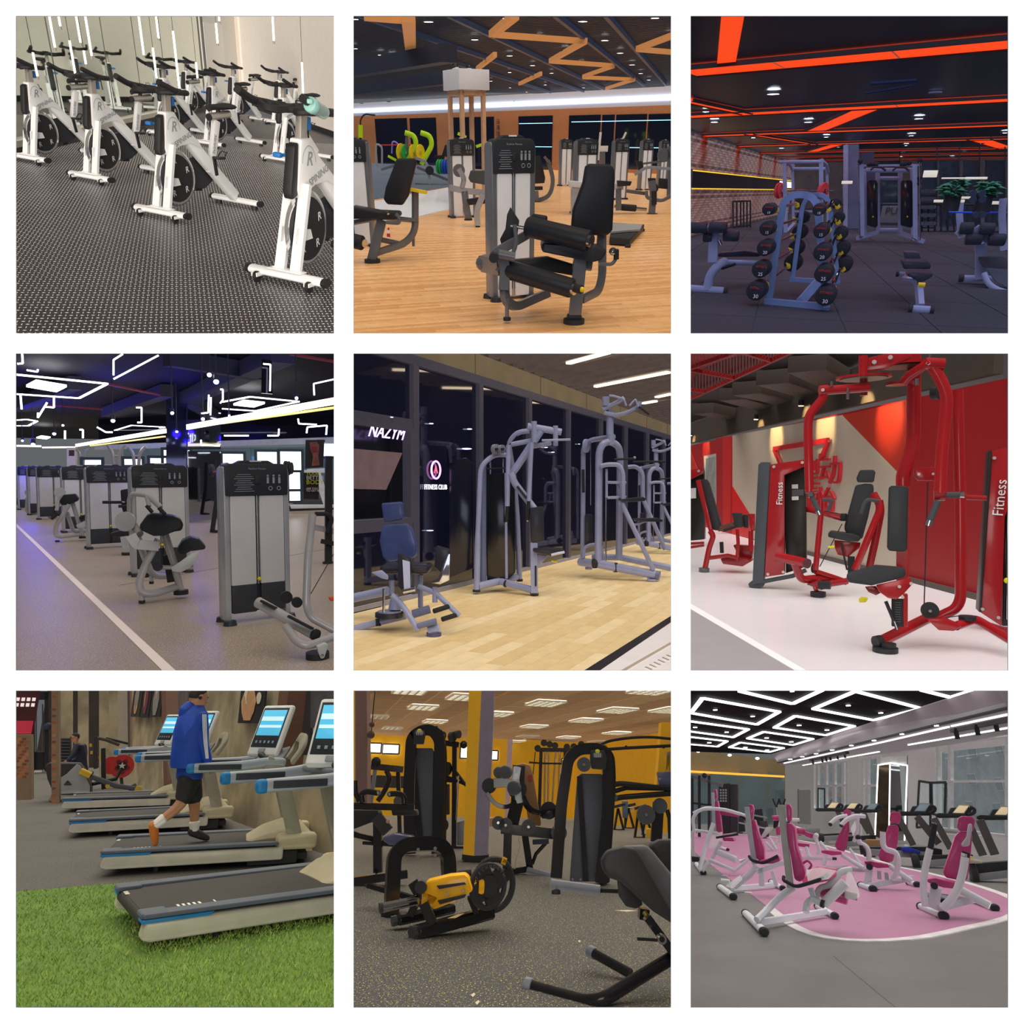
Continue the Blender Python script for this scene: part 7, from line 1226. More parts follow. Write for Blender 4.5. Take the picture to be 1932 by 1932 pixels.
 poster('narrow dark poster, leftmost of the three tall ones',705,758,20,195,[(.5,.6,.5,.8,GY),(.5,.3,.4,.4,SK)]);poster('narrow plum poster, middle of the three tall ones',765,812,20,200,[(.5,.55,.6,.85,PU),(.4,.6,.3,.5,SK)]);poster('narrow grey poster, rightmost of the three tall ones',820,882,20,195,[(.5,.5,.6,.9,GY),(.5,.75,.3,.3,WHT)])
 # treadmills, far to near
 treadmill(R,(292,757),(905,735),'fourth treadmill from the front, beside the elliptical housing',sc=1.0);treadmill(R,(330,908),(1140,862),'third treadmill from the front, behind the walking man',sc=1.02);treadmill(R,(512,1135),(1500,1075),'second treadmill from the front, with the man in blue walking on it',sc=1.04);treadmill(R,(752,1592),(1905,1405),'nearest treadmill, large, on the green turf',sc=1.05)
 # far bike consoles beyond the fourth treadmill
 t=thing(R,'exercise_bike','upright cycle console and curved black grips behind the fourth treadmill','exercise bike',760,560);t.T('grip',[(700,340),(702,250),(735,205),(740,180)],8,KB,30);t.T('grip',[(745,345),(748,270),(775,220),(780,180)],8,KB,30);t.Q('console',[(755,225),(800,205),(822,210),(785,285),(745,290)],.1,mat('console_pale','#a9aca6',.4),.01);t.S('post',[(745,330),(755,550)],16,.08,SL)
 # elliptical / stepper housing at the left
 t=thing(R,'elliptical_trainer','black and silver trainer housing with yellow-ended pedal bars at the far left','gym machine',330,690)
 t.Q('housing',[(200,480),(225,465),(400,468),(440,520),(472,615),(470,652),(290,655),(240,620),(215,560)],.45,mat('housing_black','#26262a',.4),.03,0);t.Q('side_panel',[(262,572),(330,530),(390,472),(408,480),(440,540),(468,605),(465,640),(290,650)],.03,mat('housing_silver','#9a9ca0',.35,.3),.012,-.03);t.add('mark',J(prism([t.p(318,585,-.045),t.p(335,568,-.045),t.p(352,585,-.045)],(0,.01,0)),prism([t.p(314,588,-.045),t.p(356,588,-.045),t.p(356,596,-.045),t.p(314,596,-.045)],(0,.01,0))),KB)
 t.C('yellow_pedal',(410,512,-.08),(470,540,-.08),15,mat('pedal_yellow','#c9a52a',.4));t.T('pedal_bar',[(470,545,-.05),(620,600,0),(745,618,.1)],12,SL);t.T('pedal_bar',[(480,590,.1),(620,560,.3),(650,500,.4)],9,KB);t.D('wheel',(752,622,.05),17,.05,mat('pedal_yellow','#c9a52a',.4));t.D('wheel',(570,600,-.03),10,.05,mat('pedal_yellow','#c9a52a',.4));t.Q('rear_foot',[(700,600,.1),(735,585,.1),(755,655,.1),(690,658,.1)],.2,mat('foot_brown','#4a4038',.5),.01);t.C('front_wheel',(238,660),(262,668),22,mat('wheel_tan','#8a7f58',.5));t.T('frame_bar',[(470,650),(760,652,.1)],8,SL);t.T('lever',[(510,320,.5),(560,330,.5),(640,360,.5)],8,mat('lever_brown','#3a3028',.5));t.S('frame_post',[(545,380,.4),(548,620,.3)],20,.08,KB)
 t=thing(R,'weight_stand','dark upright stand with a red plate and yellow fittings behind the pedal bars','rack',640,610);t.S('post',[(500,310,.5),(500,500,.5)],18,.06,mat('post_dark','#2d2a2a',.5));t.S('post',[(640,420),(655,600)],14,.06,mat('post_dark','#2d2a2a',.5));t.T('rail',[(560,320,.2),(690,352,.2)],6,KB)
 p_=t.D('red_plate',(655,485,-.05),55,.06,mat('plate_scarlet','#b82c28',.5));
 for i in range(5):t.D('plate_cutout',(655+33*cos(i*1.257+.3),485+33*sin(i*1.257+.3),-.07),10,.05,mat('cut_dark','#5a1a18',.6),parent=p_)
 t.D('plate_hub',(655,485,-.07),22,.05,KB,parent=p_);t.add('plate_star',text_geom('★',t.m(40),basis(t.c((655,485,-.11)),(1,0,0),(0,0,1)),.004),mat('star_white','#d8d4cc',.5),p_);t.D('red_plate',(590,480,.25),42,.05,mat('plate_scarlet','#b82c28',.5))
 for x,y in((475,405),(525,435),(470,362)):t.Q('yellow_fitting',[(x-7,y-9,.45),(x+8,y-9,.45),(x+8,y+9,.45),(x-7,y+9,.45)],.05,mat('pedal_yellow','#c9a52a',.4),.004)
 # men
 sk=mat('skin_tan','#b58263',.6,var=.08);t=thing(R,'person','man in a blue hooded jacket and black shorts walking on the second treadmill','person',1010,1070)
 J_=dict(pel=(1052,545),che=(1068,260),nk=(1092,150),hd=(1104,82),sl=(1055,185,-.08),sr=(1125,178,.1),el=(1130,345,-.16),er=(1110,330,.2),wl=(1162,462,-.18),wr=(1120,470,.2),hl=(1045,560,-.07),hr=(1062,560,.07),kl=(1012,708,-.09),kr=(1083,715,.08),al=(842,838,-.09),ar=(1080,868,.08),tl=(850,925,-.09),tr_=(1148,900,.08))
 c,u,sd,fx=person(t,J_,sk,mat('jacket_blue','#1546b4',.6,var=.15,scale=14),mat('shorts_black','#15151b',.7),mat('hair_cropped','#1c1815',.9),mat('shoe_black_orange','#2a2024',.6),sleeves='long',shorts=True,face=(.93,.36,0),socks=mat('sock_white','#e8e6e0',.8),shoes={'l':mat('shoe_orange','#c8752c',.6)})
 # jacket skirt, hood, stripes
 pel=t.c((1052,520));che=t.c((1072,250));t.add('jacket_body',loft([(t.c((1052,492)),fx*u*.112,sd*u*.125),(t.c((1052,470)),fx*u*.118,sd*u*.13),(t.c((1055,380)),fx*u*.112,sd*u*.125),(t.c((1062,280)),fx*u*.108,sd*u*.125),(t.c((1072,200)),fx*u*.092,sd*u*.118),(t.c((1086,150)),fx*u*.062,sd*u*.075),(t.c((1094,128)),fx*u*.045,sd*u*.05)],22),mat('jacket_blue','#1546b4',.6,var=.15,scale=14));t.add('hood',fuse(J(limb([t.c((1042,150)),t.c((1030,190)),t.c((1062,200))],[u*.055,u*.05,u*.03]),limb([t.c((1070,130)),t.c((1045,150))],[u*.045,u*.05])),u*.008),mat('jacket_blue','#1546b4',.6,var=.15,scale=14))
 for k in range(3):t.add('white_stripe',tube([t.c((1130+k*9,180,-.2)),t.c((1132+k*9,260,-.24)),t.c((1138+k*8,345,-.24)),t.c((1150+k*6,440,-.24))],u*.0035,6),mat('stripe_white','#e2e6ee',.7))
 t.add('earphone',sph(t.c((1115,82,-.11)),u*.012,8),KB)
 t=thing(R,'person','seated man in navy shirt and glasses at the far left','person',400,640);J_=dict(pel=(425,500),che=(412,410),nk=(392,350),hd=(380,318),sl=(388,362,-.15),sr=(430,365,.15),el=(365,425,-.3),er=(440,440,.1),wl=(335,452,-.3),wr=(345,458,-.05),hl=(420,505,-.1),hr=(430,505,.1),kl=(330,500,-.3),kr=(345,505,-.05),al=(335,610,-.3),ar=(350,612,-.05),tl=(305,625,-.35),tr_=(320,625,-.1))
 NV=mat('shirt_navy','#1b2138',.8);c,u,sd,fx=person(t,J_,sk,NV,mat('trousers_dark','#1e1e26',.8),mat('hair_black','#141210',.8),mat('shoe_dark','#333238',.6),shorts=False,face=(-.93,-.36,0));H=c['hd'];t.add('glasses',J(*[ring(H+fx*u*.066+sd*s*u*.02+V((0,0,u*.006)),fx,u*.014,u*.0025,12,5)for s in(-1,1)]),KB)
 t=thing(R,'bench','low dark bench under the seated man','bench',430,630);t.Q('seat',[(390,520,.1),(480,520,.1),(480,535,.1),(390,535,.1)],.35,KB,.01);t.S('leg',[(470,535,.1),(470,620,.1)],10,.1,KB);t.S('leg',[(400,535,.1),(400,620,.1)],10,.1,KB)
 t=thing(R,'small_cabinet','dark louvred cabinet against the far pier beside the seated man','cabinet',320,560);t.Q('body',[(290,320,.6),(350,320,.6),(350,470,.6),(290,470,.6)],.3,mat('cabinet_dark','#26262c',.5),.01)
 for i in range(7):t.Q('louvre',[(294,335+i*18,.55),(346,335+i*18,.55),(346,342+i*18,.55),(294,342+i*18,.55)],.03,mat('louvre_grey','#4a4a50',.5),0)
 t=Thing(R,'wall_socket','small pale socket at the foot of the concrete wall behind the nearest treadmill','socket',R.on(1742,975,a-n*.08,n));t.solo(rb((0,0,0),(.12,.03,.07),.01),mat('socket_pale','#d8cc90',.5))
 R.sun(5.6,'#fff4de',(-.1,.5,1),70);R.sun(4.6,'#fff6ea',(-.5,-1,.6),130)
 for x,y in((640,300),(1250,500)):R.lamp(R.F(x,700,3.0)if x<1000 else R.F(x,900,3.0),40,'#fff0c0',.2)
room7()

# ================= room 8: yellow hall with black machines =================
R8=Room('yellow_hall',1,2,1479,1.3,.03,(655,1290));R8.shell='#55504a';R8.far=45
def room8():
 R=R8;K=mat('gloss_black','#08080a',.16,var=.1,coat=.3);KM=mat('matt_black','#121317',.55,var=.15,bump=.1,bscale=150);GS=mat('shroud_grey','#4a4d57',.4,.3,var=.08);DG=mat('disc_slate','#3e4147',.5);CR=mat('chrome','#dfe2e6',.1,1,var=.02);YW=mat('enamel_yellow','#e3a708',.3,var=.06,coat=.5);CG=mat('cap_grey','#6c6f7a',.5);YL=mat('logo_yellow','#c8c81e',.5);WPt=mat('print_pale','#b9bcc2',.5)
 R.struct('floor',prism([(-20,1,0),(20,1,0),(20,40,0),(-20,40,0)],(0,0,-.05)),speckle('rubber_yellow_fleck','#212429','#d0b840',62,.66,.62,.95,dots2='#a89858',var2=.25))
 cz=3.0;cl=slab(R,'ceiling',floor_rect(R,32),cz+.05,.1,mat('ceiling_grid','#8a6a48',.7),up=True)
 tm=[mat('ceiling_tile_%d'%i,c,.75,var=.08,bump=.2,bscale=90)for i,c in enumerate(('#b38f6a','#a98562','#bc9973'))]
 ang=14;ca,sa=cos(radians(ang)),sin(radians(ang));me=[to_mesh('ceiling_tile',rot(box((0,0,.012),(.60,1.08,.02)),'Z',ang),m_,False)for m_ in tm];it=[]
 for i in range(-24,25):
  for j in range(2,34):
   x,y=ca*i*.63-sa*j*1.11,sa*i*.63+ca*j*1.11
   if 8<y<31 and abs(x)<.27*y+.8:it.append((y,x,i,j))
 it.sort()
 for y,x,i,j in it[:300]:o=R.struct('ceiling_tile',None,None,parent=cl,kind=None,me=me[(i*5+j*3)%3]);o.location=(x,y,cz+.01*((i*j)%2))
 vs,fs=[],[];g=rot(box((0,0,.012),(.60,1.08,.02)),'Z',ang)
 for y,x,i,j in it[300:]:k=len(vs);vs+=[(v[0]+x,v[1]+y,v[2]+cz)for v in g[0]];fs+=[tuple(q+k for q in f)for f in g[1]]
 if vs:R.struct('far_tiles',(vs,fs),tm[0],parent=cl,kind='stuff')
 def louvre(x,y,w,lit,lb):
  p=R.F(x,y,cz-.02);t=Thing(R,'louvre_light',lb,'ceiling light',p,ang,'louvred ceiling panels');W_,L_=.62,1.1;t.add('tube_panel',box((0,0,.01),(W_,L_,.01)),emit('louvre_glow','#f2f4ee',2.6)if lit else mat('louvre_off','#b8b4a0',.4));t.add('louvre_frame',J(*([box((0,(i-2.5)*L_/5,-.01),(W_,.05,.03))for i in range(6)]+[box(((i-2)*W_/4,0,-.01),(.04,L_,.03))for i in range(5)])),mat('louvre_metal','#cfc9b8',.3,.5),kind='stuff')
 for i,(x,y,l)in enumerate(((445,138,1),(515,222,1),(688,78,1),(1165,114,1),(1402,216,1),(1588,156,1),(1098,251,1),(1582,290,1),(1300,315,1),(1718,340,1),(882,178,1),(172,193,0),(265,260,0),(1060,308,0),(990,338,1),(1800,38,1),(370,40,1),(1900,155,1),(1480,338,0))):louvre(x,y,0,l,'louvred light panel of the tan tiled ceiling')
 # yellow walls and windows
 YWL=mat('wall_yellow','#e0aa14',.6,var=.06);a,b=R.F(-100,770),R.F(1330,792);wb=wallseg(R,'wall_back',a,b,0,cz+.1,YWL,th=.15);c,d=b,R.F(2050,905);wallseg(R,'wall_right',c,d,0,cz+.1,mat('wall_yellow2','#d8a010',.6,var=.06),th=.15)
 n=V((-(b-a).y,(b-a).x,0)).normalized();W=lambda x,y:R.on(x,y,a,n)
 for i,(x0,x1,y0,y1)in enumerate(((108,206,348,410),(212,310,355,415),(668,708,362,440),(842,886,393,450),(1262,1300,440,480))):
  p0,p1=W(x0,y0),W(x1,y1);w_=R.struct('window_%d'%(90+i),J(bar((p0.x,p0.y-.06,p0.z),(p1.x,p0.y-.06,p0.z),.08,.06),bar((p0.x,p0.y-.06,p1.z),(p1.x,p0.y-.06,p1.z),.08,.06),bar((p0.x,p0.y-.06,p1.z),(p0.x,p0.y-.06,p0.z),.06,.08),bar((p1.x,p0.y-.06,p1.z),(p1.x,p0.y-.06,p0.z),.06,.08)),mat('frame_dark8','#4a4640',.5));R.struct('pane',box(((p0.x+p1.x)/2,p0.y-.04,(p0.z+p1.z)/2),(abs(p1.x-p0.x),.02,abs(p1.z-p0.z))),emit('window_day','#ffffff',2.2),parent=w_,kind=None)
 wallseg(R,'trim_100',R.F(100,800),R.F(360,803),1.05,1.45,mat('band_black','#1c1a1c',.5),th=.03,off=-.1,label='dark band on the yellow wall behind the left machines')
 # pillars
 def pillar(lb,fy,parts):
  t=thing(R,'square_pillar',lb,'pillar',*fy)
  for nm,pts,m_,th in parts:t.Q(nm,pts,th,m_,0)
 LG=mat('pillar_lilac','#7d7488',.55);pillar('yellow and grey square pillar with a black foot in the middle of the yellow hall',(745,1050),[('yellow_face',[(718,-20),(792,-20),(746,1012),(682,1004)],YWL,.4),('grey_face',[(792,-20),(868,-20),(826,1008),(746,1012)],LG,.4),('black_foot',[(676,1002),(744,1016),(832,1006),(834,1034),(742,1052),(674,1036)],K,.3)])
 pillar('farther yellow and lilac pillar behind the wrapped machine',(925,795),[('yellow_face',[(908,228),(948,228),(926,792),(882,790)],YWL,.4),('lilac_face',[(948,228),(978,234),(962,560),(950,792),(926,792)],mat('pillar_mauve','#b09aa8',.55),.4)])
 pillar('dusky pillar with a yellow edge at the left border',(80,1000),[('yellow_edge',[(20,-20),(46,-20),(48,700),(20,700)],YWL,.4),('brown_face',[(46,-20),(114,-20),(118,450),(116,700),(48,700)],mat('pillar_brown','#6d5450',.6),.4)])
 pillar('yellow pillar at the right border',(1880,930),[('yellow_face',[(1850,205),(1905,200),(1905,520),(1820,600)],YWL,.4),('white_face',[(1880,400),(1960,400),(1960,512),(1875,512)],mat('pillar_white','#d8d8de',.5),.3)])
 # stack towers
 def btower(lb,fx,fy,left,right,shroud,head,logo):
  t=thing(R,'weight_stack_tower',lb,'gym machine',fx,fy,'black stack towers');
  t.S('side_column',left,60,.12,K,60,b=.02);t.S('side_column',right,60,.2,K,60,b=.02);xs=[p[0]for p in shroud];m_=(min(xs)+max(xs))/2
  t.Q('shroud',shroud,.12,GS,.01,.02);x0,x1=shroud[0][0]*.5+shroud[1][0]*.5,shroud[-1][0]*.5+shroud[-2][0]*.5;t.Q('centre_slot',[(x0-16,shroud[0][1]),(x0+14,shroud[0][1]),(x1+14,shroud[-1][1]-4),(x1-18,shroud[-1][1]-4)],.01,K,0,.0)
  h=t.Q('head_panel',head,.1,KM,.015,-.12);hx=(head[0][0]+head[1][0])/2;hy=head[0][1];hh=head[-1][1]-hy;t.add('yellow_logo',sph(t.c((hx,hy+hh*.14,-.13)),t.m(13),10,(1,.2,.8)),YL,h);t.Q('chart',[(hx-26,hy+hh*.35),(hx+26,hy+hh*.35),(hx+28,hy+hh*.85),(hx-26,hy+hh*.85)],.006,mat('chart_slate','#5a5e68',.5),.001,-.128,parent=h)
  t.add('chart_figures',J(*[box(t.c((hx-15+i*10,hy+hh*.6,-.14)),(t.m(4),.003,t.m(24)))for i in range(4)]),WPt,h,kind='stuff');return t
 t=btower('taller black stack tower at the left with grey folded shroud',430,1010,[(372,1000),(362,640),(378,320),(430,275),(500,270),(545,330),(540,640),(530,1000)],[(500,270,.1),(540,300,.15),(552,400,.2),(545,1000,.2)],[(372,400),(400,378),(498,378),(508,400),(500,905),(362,905)],[(398,272),(452,272),(458,300),(448,355),(388,355),(392,300)],0)
 t=btower('black stack tower right of the wrapped machine with grey folded shroud',1360,1180,[(1228,1140),(1260,700),(1300,440),(1360,385),(1480,380),(1530,430),(1535,700),(1490,1170)],[(1480,380,.1),(1532,420,.15),(1540,560,.2),(1500,1165,.2)],[(1355,545),(1378,528),(1490,530),(1538,560),(1500,1165),(1310,1165)],[(1432,390),(1512,392),(1528,440),(1520,505),(1440,500),(1430,440)],0)
 p_=t.D('pulley',(1392,475,-.15),38,.05,DG);t.D('hub',(1392,475,-.18),8,.05,CR,parent=p_)
 for x in(1325,1372,1468):t.D('bolt',(x,1150,-.01),6,.02,CR)
 # machine with wrapped pad and discs, centre
 t=thing(R,'shoulder_machine','black machine with grey discs and a pad wrapped in brown cardboard','gym machine',1000,1125)
 t.Q('cardboard_wrap',[(985,480),(1030,465),(1078,478),(1095,540),(1140,815),(1138,838),(1068,828),(1040,640),(990,560)],.18,mat('cardboard','#a17850',.8,var=.15,scale=5),.02,.25);t.Q('red_print',[(1060,538),(1088,535),(1090,568),(1064,570)],.004,mat('print_crimson','#b04038',.7),0,.24)
 for x,y,r,dy in((888,522,30,-.05),(925,520,34,-.1),(975,615,36,-.12)):t.C('roller',(x,y,dy),(x+14,y-2,dy+.12),r*1.05,DG,pad=True)
 t.D('cam',(1000,620,0),52,.06,KM);t.D('cam_lower',(835,600,0),40,.06,KM);t.S('head_arm',[(860,585),(930,580),(1000,600)],50,.1,K);t.S('arm',[(820,640,-.05),(870,710,-.05),(940,730,-.05),(1000,690,0)],22,.08,K,40);t.S('arm',[(1030,660),(1060,730),(1110,760,.1),(1240,750,.2)],20,.08,K,40);t.S('mast',[(1010,480,.1),(1000,700,.1),(960,860,.1)],70,.1,KM);t.T('film',[(1000,490,.0),(990,560,-.02),(1012,700,0)],22,mat('film_clear','#aab0b8',.1,alpha=.3))
 t.S('beam',[(905,850),(1240,885)],52,.12,K);t.S('leg',[(945,870),(938,1112)],44,.1,K);t.S('leg',[(1045,890,.2),(1075,1090,.3)],36,.1,K);t.T('floor_tube',[(940,1108),(1060,1090,.2)],16,K);t.C('floor_sleeve',(1060,1100,.15),(1215,1140,.0),20,CG)
 for x,y,r in((888,818,34),(932,832,37),(1066,842,38),(1245,875,42)):p_=t.D('disc',(x,y,-.15),r,.06,DG);t.D('hub',(x,y,-.19),7,.03,CR,parent=p_)
 t.D('rear_disc',(1185,745,.2),46,.06,KM);t.S('seat_beam',[(1090,930,.3),(1185,925,.3)],26,.1,mat('beam_navy8','#2a3040',.4));t.T('back_curve',[(1170,935,.3),(1110,1000,.3),(1088,1060,.3)],10,K);t.T('strap',[(1008,900,-.1),(1015,960,-.1),(990,1040,-.05),(985,1090,-.05)],2.5,mat('strap_straw','#b0a878',.7));t.C('roller',(1200,770,.1),(1150,770,.2),20,KM)
 # near-left arch machine
 t=thing(R,'arch_machine','glossy black arched frame with four bolts behind the yellow bar unit','gym machine',255,1370)
 t.S('arch',[(258,1358,0),(275,1010,.1),(330,950,.15),(420,942,.2),(540,940,.3),(592,1000,.35),(600,1150,.4)],72,.12,K,50,b=.015)
 for x,y in((418,975),(518,968),(418,1018),(518,1008)):t.D('bolt',(x,y,.08),9,.02,CR)
 t.Q('foot_plate',[(195,1345),(300,1365),(300,1380),(200,1368)],.15,K,.004,-.02);t.S('rear_base',[(130,1185,.6),(380,1260,.3)],26,.1,K)
 t.Q('wrapped_pad',[(208,900,.3),(270,882,.3),(380,900,.3),(370,935,.3),(250,950,.3),(210,925,.3)],.3,mat('pad_wrapped','#34364a',.15,coat=.8),.02,0)
 # left press machine
 t=thing(R,'arm_press_machine','black bench machine with curved grips at the left edge','gym machine',180,1190)
 t.Q('pad',[(20,740),(180,742),(190,775),(140,815),(20,860)],.3,KM,.02,.1);t.S('beam',[(20,718),(395,728)],34,.1,K,b=.01);t.Q('pad',[(258,740),(405,742),(412,775),(265,775)],.25,KM,.015,.1)
 for pts in([(90,700,-.05),(82,650,-.05),(110,632,-.05),(180,642,-.05)],[(335,705,-.05),(335,660,-.05),(300,645,-.05),(250,648,-.05)],[(45,570,.0),(48,640,0),(75,690,0)]):t.T('grip',pts,15,K,20)
 for x,y in((182,640),(250,648)):t.B('grip_ball',(x,y,-.05),16,CR)
 t.S('post',[(180,790),(182,1110)],46,.1,K);t.S('long_beam',[(20,880,.1),(300,948,.3)],26,.1,K);t.S('base',[(20,1165),(352,1118,.2)],40,.12,K);t.S('base_foot',[(165,1105),(200,1080)],30,.1,K);t.S('block',[(170,780,-.02),(240,870,-.02)],60,.1,KM);t.B('bolt',(238,810,-.1),10,mat('bolt_copper','#b08878',.3,.8));t.S('small_beam',[(90,935,.2),(300,950,.3)],16,.08,KM)
 # overhead press arms behind left
 t=thing(R,'lever_row_machine','black lever machine with bolted plates behind the curved grips','gym machine',200,905);t.S('top_plate',[(140,485,.2),(330,505,.3)],34,.12,K);t.S('post',[(165,500,.2),(140,700,.2)],20,.08,mat('steel_slate','#686c78',.3,.5));t.T('curve',[(230,510,.2),(255,560,.2),(215,640,.2),(180,690,.2)],14,K,50);t.S('cross',[(20,465,.2),(120,505,.2)],22,.1,K);t.B('head',(170,460,.2),28,K);t.D('disc',(305,690,.3),30,.06,DG);t.S('leg',[(300,520,.4),(310,880,.4)],22,.1,K)
 # cable rigs behind
 t=thing(R,'cable_rig','black cable rig with pulleys right of the taller stack tower','gym machine',650,968);t.S('upright',[(632,345),(628,955)],26,.1,K);t.S('upright',[(560,330,.5),(570,900,.5)],14,.1,K);t.S('top_beam',[(545,345,.2),(650,358,0)],30,.12,K)
 for x,y,r in((560,305,22),(618,312,28),(650,298,22),(585,500,36),(568,832,28)):t.D('pulley',(x,y,-.05),r,.08,KM,(1,-.7,0))
 t.B('knob',(685,358,0),22,K);t.T('lever',[(560,400),(575,540),(690,590)],8,K);t.T('lever',[(640,520),(700,600)],9,K);t.T('rod',[(655,540,-.05),(640,800,-.05)],5,CR);t.S('base',[(600,960),(700,965)],14,.1,K);t.Q('stack',[(645,815),(695,800),(690,950),(645,950)],.2,mat('stack_silver','#70727c',.3,.6),.01);t.S('mid_beam',[(560,560),(620,565)],30,.1,K);t.Q('seat',[(560,590,.3),(600,590,.3),(600,770,.3),(560,770,.3)],.2,KM,.01)
 t=thing(R,'cable_rig','black crossover rig with a row of pulleys behind the cardboard-wrapped pad','gym machine',1200,800);
 for x0,x1 in((1140,1128),(1282,1265)):t.S('upright',[(x0,390),(x1,790)],18,.1,K)
 t.S('top_beam',[(1110,388),(1390,392)],22,.12,K)
 for x,y in((1120,380),(1157,348),(1190,356),(1222,364),(1292,372),(1332,370),(1376,356)):t.D('pulley',(x,y,-.05),18,.08,KM)
 for x0,x1 in((1165,1160),(1185,1180),(1225,1205),(1250,1240)):t.T('chrome_rod',[(x0,400,-.02),(x1,720,-.02)],6,CR)
 t.T('lat_bar',[(1070,462,-.1),(1140,468,-.1),(1280,470,-.1)],5,K);t.T('cable',[(1106,400,0),(1090,560,0)],2.5,K)
 t=thing(R,'overhead_frame','pair of long curved black overhead tubes at the upper right','gym machine',1700,930);t.T('curved_tube',[(1455,372),(1530,338),(1650,318),(1780,312),(1960,330)],8,K,80);t.T('curved_tube',[(1500,388),(1640,378),(1960,362)],9,K,50);t.T('back_tube',[(1960,330),(1960,900)],10,K)
 for x in(1640,1760,1860):t.B('clip',(x,372),9,K)
 # right mid machine
 t=thing(R,'lever_machine','black machine with long slanting tubes and slate discs at the right','gym machine',1800,935);t.T('slant_tube',[(1960,625),(1600,585),(1545,600),(1520,650),(1530,690),(1600,668),(1960,640)],15,K,30);t.T('slant_tube',[(1960,618,.1),(1640,612,.1),(1570,632,.1)],13,K);p_=t.D('disc',(1757,770),50,.07,DG);t.D('hub',(1757,770,-.04),8,.03,CR,parent=p_);t.C('knob',(1840,718,0),(1840,718,.1),40,mat('knob_blue','#3c4250',.5));t.S('column',[(1830,700,.1),(1815,930,.1)],60,.12,K);t.T('column_edge',[(1880,740,.05),(1895,790,.05),(1900,930,.05)],12,K);t.Q('head_pad',[(1822,520),(1960,510),(1960,610),(1835,600)],.15,mat('pad_wrapped','#34364a',.15,coat=.8),.02,.1);t.D('disc',(1568,668,-.05),20,.08,DG)
 # far background machines and people in jeans
 for i,(x,y,h_)in enumerate(((1600,860,160),(1660,850,150),(1720,905,200),(1765,890,160))):
  t=thing(R,'distant_machine',('first','second','third','fourth')[i]+' small dark bench frame from the left, far off before the right yellow wall','gym machine',x,y);t.S('leg',[(x-30,y),(x-8,y-h_*.8)],12,.1,K);t.S('leg',[(x+25,y),(x-8,y-h_*.8)],12,.1,K);t.S('beam',[(x-30,y-h_*.85),(x+35,y-h_*.95)],14,.1,KM);t.S('base',[(x-34,y),(x+30,y)],10,.15,K)
  if i%2:t.Q('pale_pad',[(x-15,y-h_*.8),(x+25,y-h_*.82),(x+22,y-h_*.72),(x-12,y-h_*.7)],.2,mat('pad_far','#aeb6bd',.5),.01)
 t=thing(R,'jeans_legs','legs of a far person in blue jeans, built as a plain upright','gym machine',1635,855)
 t.Q('cover',[(1618,690),(1652,690),(1648,790),(1622,790)],.15,mat('denim','#4a6078',.8),.02);t.S('post',[(1634,790),(1634,850)],10,.1,K)  # upright standing in for a person's legs in jeans
 t=thing(R,'yellow_box','small yellow panel standing on the floor at the far right','box',1778,905);t.Q('panel',[(1762,850),(1795,852),(1790,905),(1758,902)],.1,YWL,.01)
 t=thing(R,'cardboard_box','small brown carton on the floor beside the middle pillar','box',845,835);t.add('carton',rb(t.c((845,812)),(t.m(34),.3,t.m(44)),.01),mat('cardboard','#a17850',.8,var=.15,scale=5));t.add('tape',rb(t.c((845,790,-.02)),(t.m(6),.3,t.m(4)),.002),mat('tape_pale','#cbb58c',.4))
 t=Thing(R,'wall_decoration','dark round ornament hanging left of the bright windows','ornament',R.P(140,300,15));t.add('ball',sph((0,0,0),t.m(22),10),mat('ornament_brown','#3a2a24',.6));t.add('ball',sph((0,0,t.m(55)),t.m(16),10),mat('ornament_brown','#3a2a24',.6));t.add('cord',cyl((0,0,0),(0,0,cz-t.base.z),.01),K)
 # yellow landmine-style bar unit
 t=thing(R,'viking_bar_unit','yellow bar unit with chrome sleeve and two black plates on a black skid','gym machine',410,1495)
 t.S('skid',[(400,1462,0),(850,1345,.55)],62,.14,K,b=.02);t.S('skid',[(285,1392,.35),(620,1320,.8)],50,.14,K,b=.02);t.C('skid_cap',(378,1468,-.02),(412,1460,.02),36,KM,n=6);t.C('skid_cap',(262,1398,.34),(292,1390,.36),28,KM,n=6)
 t.Q('body',[(455,1180),(470,1160),(600,1128),(690,1120),(712,1140),(738,1220),(610,1290),(505,1330),(490,1310),(530,1260),(460,1230)],.22,YW,.025,.1,seg=2);t.Q('black_inset',[(525,1188),(690,1168),(700,1180),(540,1208)],.02,KM,.003,.085);t.Q('black_inset',[(530,1275),(700,1238),(690,1258),(545,1298)],.02,KM,.003,.085)
 for x,y in((590,1235),(683,1218)):t.D('bolt',(x,y,.09),7,.02,CR)
 t.C('chrome_sleeve',(202,1318,.0),(425,1272,.2),24,CR,n=20);t.C('sleeve_end',(190,1320,-.01),(208,1316,.0),26,KM);t.C('collar',(420,1272,.19),(440,1268,.21),34,KM);t.C('yellow_hub',(438,1268,.2),(532,1250,.25),34,YW);t.D('yellow_flange',(450,1262,.2),50,.05,YW,(1,.25,0));t.C('yellow_hub',(720,1210,.3),(800,1190,.35),26,YW);t.D('yellow_flange',(782,1190,.33),44,.05,YW,(1,.25,0))
 t.S('strut',[(450,1290,.05),(505,1415,.05)],50,.05,K);t.S('strut',[(720,1250,.3),(760,1350,.35)],30,.05,K);t.S('strut',[(400,1300,.4),(370,1365,.4)],40,.05,K);t.S('back_arm',[(385,1165,.2),(420,1230,.2)],50,.08,K);t.D('knob',(435,1195,.1),32,.08,KM);t.C('knob_far',(650,1120,.35),(730,1110,.35),18,KM)
